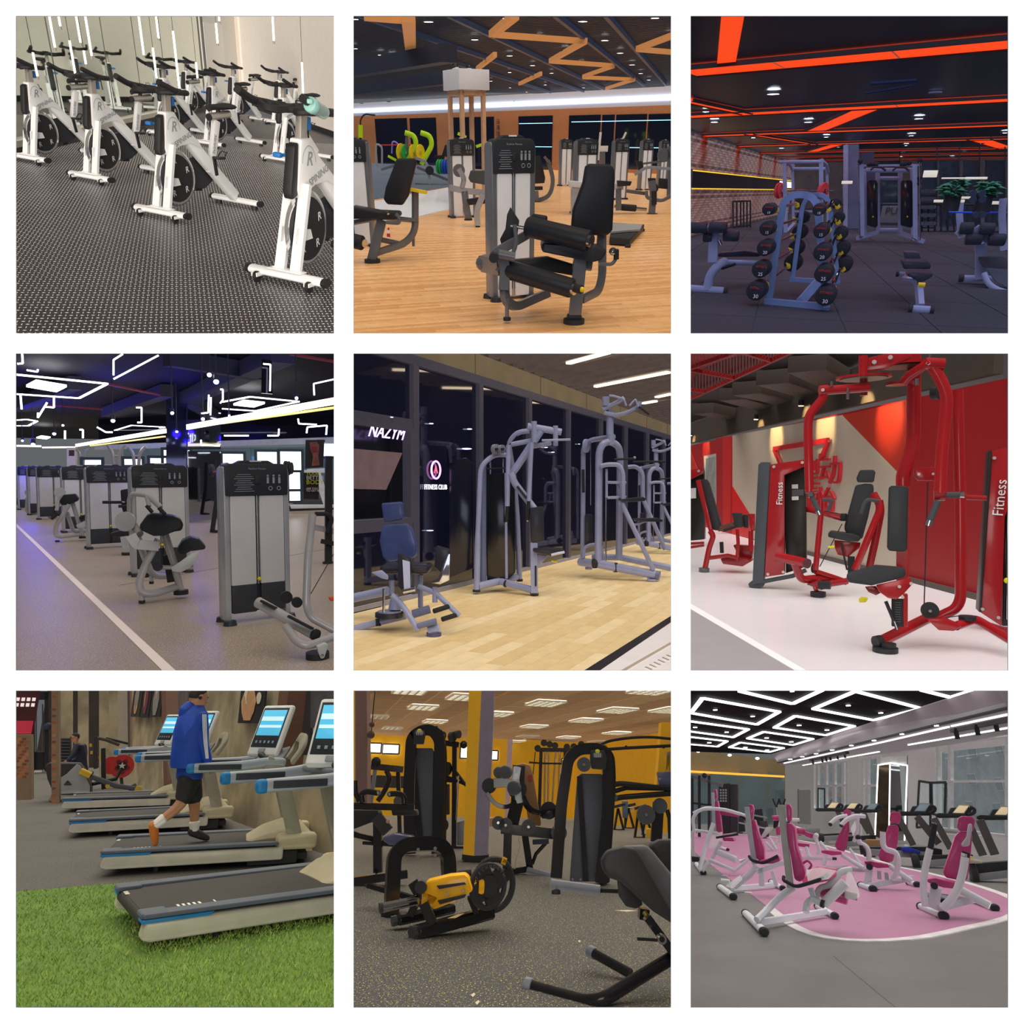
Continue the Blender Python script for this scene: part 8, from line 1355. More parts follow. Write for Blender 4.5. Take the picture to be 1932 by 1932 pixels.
 for nm,x,y,r,dy,m_ in(('smaller black plate with raised capitals on the yellow bar unit',828,1190,116,.35,0),('larger black plate with orange number tags behind the smaller plate',860,1180,138,.55,1)):
  h=Thing(R,'weight_plate',nm,'weight plate',R.P(x,y,t.base.y+dy));rr_=h.m(r);ax=(.55,-.83,0);A_=V(ax).normalized();u_=V((A_.y,-A_.x,0));u_=V((-A_.y,A_.x,0));M=basis((0,0,0),u_,(0,0,1));pl_=lambda q,rq,z=0:M@V((q[0],q[1],z))
  h.add('rim',ring((0,0,0),ax,rr_*.88,rr_*.12,36,8),KM);h.add('hub',cyl(A_*-.03,A_*.03,rr_*(.28 if m_ else .46)),KM)
  for i in range(3 if m_ else 4):
   q=i*2*pi/(3 if m_ else 4)+.5;h.add('spoke',bar((M@V((cos(q)*rr_*.2,sin(q)*rr_*.2,0))),M@V((cos(q)*rr_*.85,sin(q)*rr_*.85,0)),.035,rr_*(.42 if m_ else .8),up=M@V((-sin(q),cos(q),0))if False else A_.cross(M@V((cos(q),sin(q),0)))),KM)
  fz=.05*r/116
  if not m_:
   tx='TECHNOGYM';[h.add('lettering',J(*[text_geom(ch,rr_*.19,Matrix.Translation(A_*.045)@M@Matrix.Rotation(radians(62-i*15),4,'Z')@Matrix.Translation((0,rr_*.82,0)),.002)for i,ch in enumerate(tx)]),mat('embossed','#4a4c52',.4))]
  else:
   for q in(.95,-.75):h.add('number_tag',J(X(rb((0,0,0),(rr_*.2,rr_*.26,.01),.002),Matrix.Translation(A_*.06)@M@Matrix.Rotation(q+.4,4,'Z')@Matrix.Translation((0,rr_*.88,0)))),mat('tag_orange','#e8a820',.5));h.add('tag_number',text_geom('20',rr_*.16,Matrix.Translation(A_*.068)@M@Matrix.Rotation(q+.4,4,'Z')@Matrix.Translation((0,rr_*.88,0)),.001),K)
 t.C('bar_end',(900,1168,.7),(930,1160,.75),20,CR);t.Q('yellow_label',[(590,1380,.2),(650,1355,.3),(690,1350,.3),(640,1376,.2)],.01,mat('label_paper','#b8a878',.6),0,-.2)
 # black preacher bench at the right
 t=thing(R,'back_extension_bench','black bench with two thick pads and grey-capped tubes at the lower right','gym machine',1470,1895)
 t.Q('near_pad',[(1500,1040,.3),(1530,985,.3),(1625,962,.3),(1700,970,.3),(1735,1020,.3),(1960,1420,.3),(1900,1405,.3),(1800,1340,.3),(1605,1165,.3),(1545,1145,.3),(1505,1100,.3)],.14,KM,.035,.0,seg=3);t.Q('pad_top',[(1620,958,.46),(1760,950,.46),(1800,985,.46),(1960,1180,.46),(1960,1420,.46),(1735,1020,.46)],.1,mat('vinyl_grey8','#5a5b60',.5),.03,0,seg=3);t.Q('far_pad',[(1780,955,.8),(1840,920,.8),(1960,915,.8),(1960,1200,.8),(1905,1150,.8)],.14,KM,.03,0,seg=3)
 t.T('front_tube',[(1085,1785,.4),(1390,1872,.1),(1500,1862,.0),(1600,1800,.1),(1960,1580,.5)],34,K,60,n=14);t.T('side_tube',[(1450,1585,.9),(1665,1705,.7)],27,K,n=14);t.C('grey_cap',(1040,1775,.42),(1088,1786,.4),45,CG,pad=True);t.C('grey_cap',(1420,1570,.95),(1458,1590,.9),35,CG,pad=True)
 t.C('grey_roller',(1205,1180,.9),(1485,1215,.9),30,CG,n=16);t.C('roller_cap',(1195,1180,.9),(1225,1185,.9),33,CG);t.T('axle',[(1485,1216,.9),(1640,1222,.8)],12,K);t.Q('cam_plate',[(1590,1150),(1620,1170),(1720,1240),(1740,1300),(1700,1325),(1640,1310),(1600,1250)],.05,KM,.01,.4);t.C('small_foot',(1228,1208,.9),(1228,1236,.9),28,KM);t.T('grab_lever',[(1705,1500,.2),(1840,1508,.2)],8,K);t.D('pivot',(1848,1500,.2),24,.06,CR);t.D('pivot_cap',(1848,1500,.16),14,.04,K)
 t.S('support',[(1760,1370,.4),(1900,1560,.4),(1960,1640,.4)],44,.1,K);t.T('adjust_rod',[(1745,1340,.45),(1820,1450,.4)],12,mat('rod_gold','#8a7a40',.3,.6));t.S('rear_post',[(1745,1320,.7),(1740,1385,.7)],56,.1,K)
 for i,(x,y)in enumerate(((1640,1338),(740,1835),(765,1880),(1365,1518),(1735,1215))):
  t=Thing(R,'paper_scrap',('long wooden sliver on the floor before the black bench','small white paper scrap near the bottom edge of the speckled floor','thin pale shred at the bottom edge of the speckled floor','tiny white scrap in the middle of the speckled floor','small pale scrap under the right machine')[i],'scrap',R.F(x,y));w_=R.m((60,12,12,8,12)[i],t.base.y);t.solo(bev(prism([(-w_,0,0),(0,-.05,0),(w_,.02,0),(w_*.3,.06,0)],(0,0,.006)),.001,1),mat('scrap_pale','#b8ad94' if i==0 else '#d8d4c8',.8))
 R.sun(7.4,'#fff4e4',(.1,.4,1),80);R.sun(6.0,'#fffaf4',(-.3,-1,.6),140);R.sun(4.6,'#fff0dc',(0,-.6,-1),120)  # upward fill at the end imitates light bounced off the floor
room8()

# ================= room 9: pink strength machines before tall windows =================
R9=Room('pink_gym',2,2,1515,1.42,0,(1290,1290));R9.shell='#8a8886';R9.far=75
def room9():
 R=R9;W=mat('frame_white9','#dfe1e4',.3,var=.03,coat=.3);PK=mat('vinyl_pink','#b83a72',.3,var=.18,scale=12,coat=.7);KB=mat('plastic_black','#131418',.5);CR=mat('chrome','#dfe2e6',.1,1,var=.02);FL=mat('film_clear9','#d8d4d0',.12,alpha=.35);GW=mat('frame_greywhite','#b5b9bb',.35);WG=mat('wall_white9','#dddedb',.65,var=.04)
 R.struct('floor',prism([(-30,1,0),(30,1,0),(30,70,0),(-30,70,0)],(0,0,-.05)),mat('floor_olive_grey','#65635f',.42,var=.16,scale=1.1,bump=.05,bscale=40));
 R.struct('trim_110',bar(R.F(880,1600,.002),R.F(1260,1915,.002),.006,.003),mat('seam9','#64625e',.6),label='hairline joint in the grey floor')
 edge=[(120,1035),(240,1130),(380,1230),(500,1320),(590,1392),(640,1425),(700,1455),(770,1480),(850,1498),(950,1510),(1060,1515),(1180,1514),(1300,1506),(1420,1492),(1540,1468),(1680,1435),(1800,1410),(1900,1382),(1990,1340),(2000,1305),(1960,1280),(1880,1243),(1780,1208),(1620,1160),(1420,1112),(1240,1075),(1100,1030),(950,985),(800,945),(640,915),(480,893),(200,880),(20,875),(20,960)]
 P_=[R.F(x,y)for x,y in edge];c_=sum((p for p in P_),V((0,0,0)))/len(P_)
 slab(R,'trim_111',[(p.x,p.y)for p in P_],.010,.004,mat('floor_pink','#ab7390',.4,var=.08,scale=1.5),label='pink floor area under the machines')
 bd=[];
 for i,p in enumerate(P_[:-1]):q=P_[i+1];bd.append(bar(V((p.x,p.y,.008)),V((q.x,q.y,.008)),.14,.012,up=(0,0,1)))
 for p in P_:bd.append(disc((p.x,p.y,.008),(0,0,1),.07,.012,10))
 R.struct('trim_112',J(*bd[3:]),mat('line_white9','#e4dfdc',.4),label='white border line around the pink floor',kind='stuff')
 cz=3.7;BLK=mat('ceiling_black9','#050506',.9,var=.3,spec=.1);CW=mat('ceiling_white9','#b5b2b4',.6,var=.04);MV=mat('ceiling_mauve','#8f8489',.6,var=.05)
 f=lambda x,y:(lambda p:(p.x,p.y))(R.F(x,y,cz));far=64
 cr,vr=R.F(512,414,cz),R.F(1760,18,cz);cl=slab(R,'ceiling',[f(-600,18),f(1760,18),f(512,414),f(-600,380)],cz,.1,BLK,up=True)
 cw=3.1;g=lambda x,y:(lambda p:(p.x,p.y))(R.F(x,y,cw));R.struct('trim_113',prism([R.F(1760,18,cz),R.F(2300,-120,cw),R.F(1905,140,cw),R.F(555,462,cw),R.F(512,414,cz)],(.02,.05,0)),MV,label='mauve fascia stepping down from the black ceiling')
 slab(R,'trim_114',[g(1905,140),g(2700,-80),g(3200,250),g(1960,306),g(764,466),g(590,480),g(555,462)],cw,.1,CW,label='white ceiling along the windows',up=True)
 R.struct('trim_115',bar(R.F(560,464,cw-.01),R.F(1960,130,cw-.01),.16,.03),KB,label='dark track groove in the ceiling')
 # window wall on the right
 a,b=R.F(600,846),R.F(2000,1048);n=V((-(b-a).y,(b-a).x,0)).normalized();O=lambda x,y,off=0:R.on(x,y,a-n*off,n)
 def at(x):q=O(x,900);return V((q.x,q.y,0))
 def panel(name,pts,m,off=0,th=.2,**k):return R.struct(name,prism([O(x,y,off)for x,y in pts],n*th),m,**k)
 wr=panel('wall_right',[(596,466),(764,446),(764,880),(596,880)],WG)
 for i,pts in enumerate((([(596,478),(764,452),(1960,305),(1960,352),(764,476)]),([(958,440),(1050,420),(1050,900),(958,880)]),([(1318,400),(1480,372),(1480,960),(1318,940)]),([(764,730),(960,745),(960,900),(764,880)]),([(1040,760),(1200,780),(1200,930),(1040,900)]),([(1480,880),(1990,900),(1990,1060),(1480,1000)]))):panel('trim_%d'%(116+i),pts,WG,label='white pier or sill of the window wall')
 # buildings outside, and sky
 bt=Thing(R,'building','pale speckled apartment block beyond the windows','building',at(1500)+n*9*1);bb=bt.base;dn=(b-a).normalized();BM=mat('render_grey','#9aa2a4',.8,var=.25,scale=2,bump=.2,bscale=20)
 bt.add('wall',bar(-dn*60+V((0,0,2)),dn*40+V((0,0,2)),.5,22,up=(0,0,1)),BM,smooth=False)
 for i,(x,y,w_,h_)in enumerate(((885,500,34,40),(925,610,30,40),(880,605,34,34),(1100,560,40,60),(1265,655,60,40),(1265,725,60,40),(1260,575,60,24),(1700,390,60,70),(1860,380,50,60),(1700,560,60,50),(1860,590,50,60),(1690,730,60,60),(1850,740,60,60),(1550,640,40,60))):
  q=R.on(x,y,bb-n*.3,n)-bb;w2=R.m(w_,(q+bb).y)*1.4;h2=R.m(h_,(q+bb).y);wn=bt.add('window',bar(q-dn*w2/2,q+dn*w2/2,.1,h2,up=(0,0,1)),mat('frame_white_out','#b8bcbc',.5),smooth=False);bt.add('pane',bar(q-dn*w2*.42-n*.05,q+dn*w2*.42-n*.05,.06,h2*.84,up=(0,0,1)),mat('pane_teal','#3f555a',.2),wn,smooth=False)
 bt.add('balcony',bar(R.on(850,650,bb-n*.6,n)-bb,R.on(960,650,bb-n*.6,n)-bb,.6,R.m(60,bb.y),up=(0,0,1)),mat('brick_pinkish','#a07c70',.8),smooth=False)
 # window frames and glass
 FRm=mat('window_white','#d6d8d6',.5);k_=0
 for i,(x0,x1,yt0,yt1,yb0,yb1,tr,mull)in enumerate(((782,958,470,450,735,742,.5,(830,880,935)),(1050,1140,440,425,760,770,.5,(1075,)),(1488,1990,350,300,850,905,.45,(1560,1895)))):
  w_=panel('window_%d'%(110+i),[(x0,yt0),(x1,yt1),(x1,yt1+12),(x0,yt0+12)],FRm,.03,.1)
  lerpy=lambda x,u:(yt0+(yt1-yt0)*(x-x0)/(x1-x0))*(1-u)+(yb0+(yb1-yb0)*(x-x0)/(x1-x0))*u
  for x in(x0,*mull,x1):ww=8 if x in mull else 6;R.struct('mullion',prism([O(x-ww,lerpy(x,0),.04),O(x+ww,lerpy(x,0),.04),O(x+ww,lerpy(x,1),.04),O(x-ww,lerpy(x,1),.04)],n*.1),FRm,parent=w_,kind=None)
  for u in(tr,1):R.struct('crossbar',prism([O(x0,lerpy(x0,u)-7,.05),O(x1,lerpy(x1,u)-7,.05),O(x1,lerpy(x1,u)+7,.05),O(x0,lerpy(x0,u)+7,.05)],n*.1),FRm,parent=w_,kind=None)
  R.struct('pane',prism([O(x0,yt0,-.05),O(x1,yt1,-.05),O(x1,yb1,-.05),O(x0,yb0,-.05)],n*.01),mat('window_glass9','#b8ccd0',.02,alpha=.10,spec=1.0),parent=w_,kind=None)
 for i,(pts,lb)in enumerate(((((1385,572),(1450,582),(1450,838),(1370,845)),'open black-framed casement right of the mirrored column'),(((1458,582),(1540,580),(1535,780),(1462,765)),'second black-framed casement beside the first one'),(((790,615),(828,618),(828,742),(790,742)),'narrow black-framed casement at the left window'))):
  t=Thing(R,'open_casement',lb,'window',at(1440)-n*.1);P=[O(x,y,.25)-t.base for x,y in pts]
  for j in range(4):t.add('frame_bar',bar(P[j],P[(j+1)%4],.05,.07),KB,smooth=False)
  t.add('pane',prism(P,n*.008),mat('window_glass9','#b8ccd0',.02,alpha=.10,spec=1.0))
 # door, back wall with mirror
 dd=panel('door_2',[(674,626),(742,622),(744,828),(676,822)],mat('door_grey9','#a8a9a4',.5),.05,.04);panel('door_3',[(668,620),(674,619),(676,824),(670,822)],mat('door_edge','#7f807c',.5),.06,.05)
 Yb=58;bw=R.struct('wall_back',prism([R.P(x,y,Yb)for x,y in((-40,380),(600,452),(600,860),(-40,860))],(0,.2,0)),mat('wall_cream9','#b29c72',.6,var=.05));R.struct('trim_123',prism([R.P(x,y,Yb-.4)for x,y in((-40,505),(592,540),(592,552),(-40,518))],(0,.1,0)),emit('cove_amber','#e0a83c',1.2),label='amber glowing cove under the cream band')
 for i,(x0,x1)in enumerate(((-40,150),(154,322),(326,490),(494,592))):R.struct('mirror_panel',prism([R.P(x,y,Yb-.3)for x,y in((x0,520),(x1,540),(x1,850),(x0,850))],(0,.05,0)),mat('mirror9','#8fa3a3',.05,.85,var=.2,scale=.5),parent=bw,kind=None)
 for i,x in enumerate((85,270,433)):p=R.P(x,(398,420,439)[i],Yb-1);t=Thing(R,'downlight','small lamp above the cream band','ceiling light',p,group='lamps above the cream band');t.solo(sph((0,0,0),.14,8,(1,1,.6)),emit('lamp_cream','#fff4dc',6))
 # light frames on the black ceiling
 E=emit('glow_white9','#ffffff',2.6);nmz=('frame at the far left edge, the widest','frame in the middle of the first full row','large frame at the upper right','cut frame at the top left','cut frame at the top right','frame second in the left column','frame in the centre behind the middle one','frame third in the left column','farthest frame of the centre column')
 for i,q in enumerate((((110,85),(562,165),(430,240),(42,172)),((655,190),(1003,250),(835,303),(532,258)),((1010,44),(1395,145),(1115,214),(762,148)),((330,44),(640,118),(812,38),(500,-20)),((1400,38),(1568,80),(1700,38),(1600,0)),((-100,202),(380,268),(290,315),(-100,262)),((470,283),(760,325),(642,361),(375,322)),((-60,302),(255,338),(198,370),(-60,348)),((332,346),(588,378),(505,402),(268,374)))):
  ctube(R,'square_lamp',q,cz-.05,.10,.04,E,'glowing square '+nmz[i],'ceiling light',closed=True)
 ES=emit('led9','#fff6f2',8)
 for x,y in((967,126),(1158,170),(678,243),(842,271),(185,152),(405,190),(67,255),(252,284),(487,318),(632,341),(150,346),(362,374),(490,390),(637,42)):p=R.F(x,y,cz-.03);t=Thing(R,'downlight','small lamp inside a glowing ceiling square','ceiling light',p,group='lamps inside the glowing squares');t.solo(cyl((0,0,-.02),(0,0,0),R.m(11,p.y),n=12),ES)
 for x,y in((1485,245),(1282,295),(1118,332),(985,362),(872,388),(778,410),(697,428),(626,443)):p=R.F(x,y,cw-.03);t=Thing(R,'downlight','small lamp set in the dark track groove','ceiling light',p,group='lamps in the dark track groove');t.solo(cyl((0,0,-.02),(0,0,0),R.m(10,p.y),n=12),ES)
 for i,(u,v_)in enumerate((((590,468),(1150,348)),((1150,348),(1560,254)),((1575,250),(1940,175)),((700,480),(1150,400)),((1320,360),(1940,255)))):ctube(R,'line_light',(u,v_),cw-.02,.035,.03,E,'thin white light line on the window-side ceiling, '+('far inner','middle inner','near inner','far outer','near outer')[i],'ceiling light')
 for j,(u,v_,ls,s_)in enumerate((((745,450),(962,405),((760,462),(815,450),(838,445),(862,440),(905,433),(948,425)),10),((1580,278),(1940,205),((1605,300),(1726,278),(1838,255)),20))):
  Y_=25 if j==0 else 15;P0,P1=R.P(*u,Y_),R.P(*v_,Y_*.8);t=Thing(R,'track_rail',('far' if j==0 else 'near')+' black track rail carrying spotlights under the white ceiling','rail',P0);t.solo(bar((0,0,0),P1-P0,.08,.06,up=(0,0,1)),KB,smooth=False)
  for x,y in ls:q=R.P(x,y,Y_*.88);t=Thing(R,'track_spotlight','black cylindrical spotlight on the '+('far' if j==0 else 'near')+' track rail','ceiling light',q,group='spotlights on the track rails');h=R.m(s_*2,q.y);t.add('can',cyl((0,0,-h/2),(0,0,h/2),R.m(s_*.55,q.y)),KB);t.add('stem',cyl((0,0,h/2),(0,0,h*.8),.02),KB)
 # mirrored column
 t=thing(R,'mirrored_column','square column with a white head and glowing-edged mirror sides','column',1215,925,dy=-2.2);MR=mat('mirror_clear9','#b9c3c4',.03,1,var=.02);t.Q('head_front',[(1212,345),(1312,352),(1312,472),(1212,468)],.05,mat('column_white','#dfe0de',.5),0,.02);t.Q('head_side',[(1156,362),(1212,345),(1212,468),(1156,470)],.05,mat('column_white','#dfe0de',.5),0,.0)
 t.Q('mirror_front',[(1216,478),(1314,482),(1302,920),(1212,925)],.03,MR,0,.02);t.Q('mirror_side',[(1146,478),(1210,468),(1206,925),(1128,900)],.03,mat('mirror_brown','#7a6a54',.06,.95,var=.25,scale=2),0,.0)
 for pts in([(1143,476),(1124,905)],[(1213,470),(1206,925)],[(1315,480),(1298,922)]):t.S('glow_edge',pts,6,.05,E,b=0)
 t.S('glow_edge',[(1143,478),(1213,468)],6,.05,E,b=0);t.S('glow_edge',[(1213,468),(1315,480)],6,.05,E,b=0)
 # treadmills along the windows
 SL=mat('tm9_silver','#8f9293',.35,.4);BT=mat('tm9_belt','#1c1c1e',.6);CN=mat('tm9_console','#26282a',.4);SCm=emit('tm9_screen','#c9b892',.7);SC2=emit('tm9_screen2','#6f7c84',.6)
 def tm(cx,cy,k,fx,fy,lb,deck,sc,rails):
  t=thing(R,'treadmill',lb,'treadmill',fx,fy,'treadmills along the windows');q=lambda*l:[(cx+x*k,cy+y*k)for x,y in l]
  c=t.Q('console',q((-60,28),(-40,-8),(60,-16),(85,0),(70,30),(0,48)),.2,CN,.01,.1);t.Q('screen',q((-28,20),(8,-22),(64,-20),(34,22)),.02,sc,.002,.08,parent=c);t.Q('screen_rim',q((-34,24),(6,-28),(70,-26),(38,28)),.015,SL if sc is SC2 else mat('rim_cream','#b0a890',.4),.002,.095,parent=c)
  t.Q('handrail',q((-130,30),(-110,22),(60,30),(70,50),(-110,52),(-130,44)),.1,KB,.012,.05);t.T('grip_loop',q((60,34),(95,22),(100,0),(70,-14)),8*k,KB,10);t.S('upright',rails[0],34*k,.08,mat('tm9_upright','#55534f',.4,.3));
  if len(rails)>1:t.S('upright',rails[1],30*k,.08,mat('tm9_upright','#55534f',.4,.3))
  dk=t.Q('deck',deck,.25,BT,.01,0);t.Q('side_rail',[(deck[0][0]+14,deck[-1][1]-26*k*1.6),(deck[1][0],deck[-2][1]-26*k*1.6),(deck[-2][0],deck[-2][1]),(deck[-1][0]+14,deck[-1][1])],.08,SL,.01,-.08);t.C('rear_roller',(deck[0][0]-8,(deck[0][1]+deck[-1][1])/2),(deck[0][0]+36*k,(deck[0][1]+deck[-1][1])/2),(deck[-1][1]-deck[0][1])*.5,BT,pad=True);t.D('foot',(deck[-1][0]+60*k,deck[-1][1]+6),10*k,.02,KB,(0,0,1))
 tm(865,715,.7,900,925,'farthest treadmill with tan screen, left of the window pier',[(640,858),(800,850),(800,880),(640,885)],SCm,[[(900,740),(960,860)]])
 tm(978,718,.7,1010,945,'treadmill with tan screen before the left window',[(800,885),(1000,875),(1000,915),(800,925)],SCm,[[(1010,745),(1090,880)]])
 tm(1095,722,.72,1100,975,'treadmill with grey screen just left of the mirrored column',[(930,900),(1130,890),(1130,945),(930,960)],SC2,[[(1060,760),(1110,890)]])
 tm(1385,728,.95,1500,1080,'treadmill with grey screen just right of the mirrored column',[(1060,960),(1440,960),(1520,975),(1520,1030),(1060,1010)],SC2,[[(1370,780),(1500,940)],[(1270,800),(1350,950)]])
 tm(1612,738,1.0,1700,1090,'treadmill with white-framed tan screen right of centre',[(1350,1010),(1700,1005),(1700,1060),(1350,1085)],SCm,[[(1660,790),(1760,1010)],[(1470,790),(1570,970)]])
 tm(1860,748,1.05,1850,1168,'nearest treadmill, cut by the right edge behind the pink chair',[(1690,1060),(1960,1040),(1960,1135),(1690,1165)],SCm,[[(1740,800),(1830,1005)]])
 # elliptical trainers far left of treadmills
 for i,(x,y,s_)in enumerate(((735,690,1),(780,690,1),(848,690,.8),(540,690,.8),(575,690,.7))):
  t=thing(R,'elliptical_trainer','far elliptical with raised black grips, '+('nearest right of the grey door','second to the right of the grey door','third to the right of the grey door','farther left of the grey door','just left of the grey door')[i],'gym machine',x,860);t.T('grip',[(x-15,y-18*s_),(x-8,y+10),(x+5,y+35)],4,KB,8);t.T('grip',[(x+22,y-18*s_),(x+12,y+15),(x+8,y+35)],4,KB,8);t.S('mast',[(x+5,y+30),(x+20,850)],8,.06,GW);t.Q('housing',[(x-10,800),(x+40,800),(x+45,850),(x-15,850)],.2,KB,.02)
 # far-left dark machines
 t=thing(R,'multi_gym','tall black multi gym with cables at the far left','gym machine',110,905);
 for x in(50,92,150):t.S('upright',[(x,540),(x,900)],14,.1,KB)
 t.S('slant',[(45,545),(230,600)],18,.1,mat('steel9','#6b6e72',.35,.5));t.S('crossbar',[(40,700),(200,720)],10,.1,KB);t.T('rod',[(75,560),(75,880)],3,CR);t.B('wheel',(122,540),14,KB)
 t=thing(R,'weight_stack_tower','black stack tower with a pale printed chart behind the tallest pink chair','gym machine',262,890);t.Q('housing',[(205,590),(268,585),(272,880),(205,885)],.3,KB,.02,0);t.Q('housing_side',[(272,590),(318,592),(318,870),(272,878)],.3,mat('tower_side9','#26262a',.4),.02,0);t.add('printed_chart',J(*[box(t.c((218+(i%3)*15,625+(i//3)*16,-.02)),(t.m(9),.005,t.m(9)))for i in range(15)]),mat('chart_pale','#a8a8a4',.5),kind='stuff')
 for i,(x,y)in enumerate(((440,800),(330,840),(470,870),(600,860))):
  t=thing(R,'gym_machine',('tall dark machine','low grey machine','dark round-sided machine','low dark bench machine')[i]+' standing in the dim background left of the door','gym machine',x,y+40);t.Q('body',[(x-24,y-60),(x+20,y-66),(x+30,y+30),(x-28,y+34)],.3,mat('machine_dim','#2c2a2e',.5),.03);t.S('arm',[(x-40,y-30),(x+50,y-12)],8,.06,GW);t.D('foot',(x,y+36),16,.03,KB,(0,0,1))
 # ---- pink machines ----
 def feet(t,*l):
  for a_,b_,r in l:
   A,B=t.c(a_),t.c(b_);d=(B-A).normalized();f=t.add('foot_bar',tube([A,B],r*t.m(1),12,flat=.8),W)
   for P,s in((A,-1),(B,1)):t.add('end_cap',tube([P-d*s*.0,P+d*s*.05,P+d*s*.075],[r*1.12*t.m(1),r*1.12*t.m(1),r*.8*t.m(1)],12,flat=.85),KB,f)
 # near leg extension
 t=thing(R,'leg_extension','nearest pink seat, film-wrapped, with a wrapped leg roller at its right','gym machine',440,1480)
 feet(t,((365,1350,'f',.04),(470,1455,'f',.05),22),((790,1310,'f',.05),(885,1362,'f',.05),20));t.S('spine',[(440,1405,'f',.08),(835,1340,'f',.08)],32,.06,W,b=.008);t.T('rear_strut',[(430,1390,'f',.12),(500,1320,.5),(580,1240,.6),(650,1195,.6)],18,W,40)
 t.S('back_rail',[(572,712,.5),(592,900,.5),(628,1200,.5)],34,.07,mat('rail_taupe','#a9a9a2',.4));t.Q('head_pad',[(600,706),(622,706),(635,735),(632,812),(608,812)],.2,PK,.02,.45,seg=3);t.Q('back_pad',[(600,822),(640,824),(655,850),(665,960),(715,1110),(712,1150),(680,1168),(650,1150),(618,950)],.3,PK,.025,.45,seg=3)
 t.Q('seat',[(690,1165,.3),(775,1075,.5),(905,1092,.4),(912,1125,.4),(850,1160,.2),(720,1185,.2)],.12,PK,.025,0,seg=3);t.T('grab_loop',[(588,1135,.4),(585,1155,.35),(660,1195,.2),(780,1160,.2),(850,1122,.25)],9,KB,25);t.B('loop_tip',(852,1122,.25),10,CR);t.T('back_handle',[(695,1060,.6),(728,1038,.6),(755,1065,.6),(735,1095,.6)],6,PK,12)
 t.T('lever',[(770,1270,.4),(800,1200,.4),(850,1190,.4),(930,1100,.4),(990,1095,.4)],16,W,30);t.C('sleeve',(822,1295,.3),(950,1170,.3),24,W);t.C('crossbar',(752,1262,.3),(820,1295,.25),18,W);t.C('crossbar_cap',(808,1290,.25),(826,1298,.24),19,KB);t.T('support_arm',[(718,1345,.3),(722,1290,.35),(760,1262,.3)],16,W,20);t.C('leg_roller',(800,1215,.45),(965,1262,.4),32,PK,pad=True)
 t.Q('wrapped_bundle',[(960,1105),(985,1110),(1025,1200),(1038,1255),(1010,1272),(945,1265),(945,1200)],.15,FL,.03,.3);t.C('bundle_pad',(955,1240,.35),(1020,1255,.35),16,mat('bundle_brown','#6a5c54',.5));t.Q('film_sheet',[(720,1095,.25),(800,1080,.25),(900,1100,.25),(850,1150,.25),(730,1165,.25)],.01,FL,.002,-.05);t.T('seat_link',[(745,1200,.3),(770,1270,.3)],14,W)
 # middle-left seat
 t=thing(R,'seated_machine','pink seat with a black armrest loop between two taller ones, left of centre','gym machine',250,1258)
 feet(t,((215,1195,'f',.04),(290,1250,'f',.05),18),((515,1165,'f',.05),(580,1200,'f',.05),15));t.S('spine',[(285,1205,'f',.07),(550,1180,'f',.07)],24,.06,W,b=.006);t.T('strut',[(300,1190,'f',.12),(380,1130,.4),(425,1075,.5)],16,W,30);t.C('sleeve',(220,1160),(270,1165),12,W);t.S('back_rail',[(372,725,.5),(390,880,.5),(418,1060,.5)],26,.06,GW)
 t.Q('head_pad',[(382,708),(405,712),(412,740),(405,795),(388,800)],.15,PK,.015,.5,seg=3);t.Q('back_pad',[(392,805),(418,800),(440,880),(470,970),(475,1030),(450,1048),(420,1020),(400,900)],.25,PK,.02,.5,seg=3);t.Q('seat',[(445,1040),(560,1020),(568,1045),(520,1058),(450,1060)],.3,PK,.015,.2);t.T('arm_loop',[(385,1015,.4),(400,1040,.3),(470,1055,.2),(555,1012,.2)],8,KB,20);t.S('knee_post',[(455,1080,.2),(460,1190,.2)],26,.06,W);t.S('front_leg',[(520,1100,.1),(545,1185,.1)],20,.06,W);t.S('seat_rail',[(430,1105,.2),(590,1050,.2)],22,.06,W);t.Q('film',[(245,1190),(330,1125),(345,1150),(290,1205)],.05,FL,.01,.1)
 # tall left machine
 t=thing(R,'chest_press','tall pink-backed press with arching white arms at the left edge','gym machine',95,1128)
 feet(t,((75,1060,'f',.04),(115,1110,'f',.04),15),((210,960,'f',.05),(258,975,'f',.05),12));t.T('rear_leg',[(92,1095,0),(130,950,.2),(175,820,.3)],12,W,30);t.T('spine',[(150,1035,.1),(300,1100,.1),(400,1020,.2),(330,1045,.2)],10,W);t.T('strut',[(200,990,.3),(310,1035,.2)],16,W);t.T('strut',[(110,1100,.1),(170,1020,.3),(220,930,.4)],10,W)
 t.S('back_rail',[(172,640,.5),(180,880,.5)],16,.06,GW);t.Q('head_pad',[(175,622),(190,620),(196,660),(192,682),(178,680)],.15,PK,.012,.5);t.Q('back_pad',[(182,690),(200,688),(215,780),(225,880),(210,898),(192,880)],.2,PK,.02,.5,seg=3);t.Q('seat',[(225,905),(290,905),(298,928),(235,925)],.3,PK,.012,.3);t.T('arch',[(60,870,.3),(52,780,.3),(100,735,.3),(230,735,.4),(360,775,.5),(375,800,.5)],9,W,50);t.T('arch',[(55,760,.6),(140,720,.6),(300,755,.7),(340,765,.7)],7,W,40);t.T('guard',[(60,1040,.4),(50,860,.4),(200,880,.4)],8,W,20)
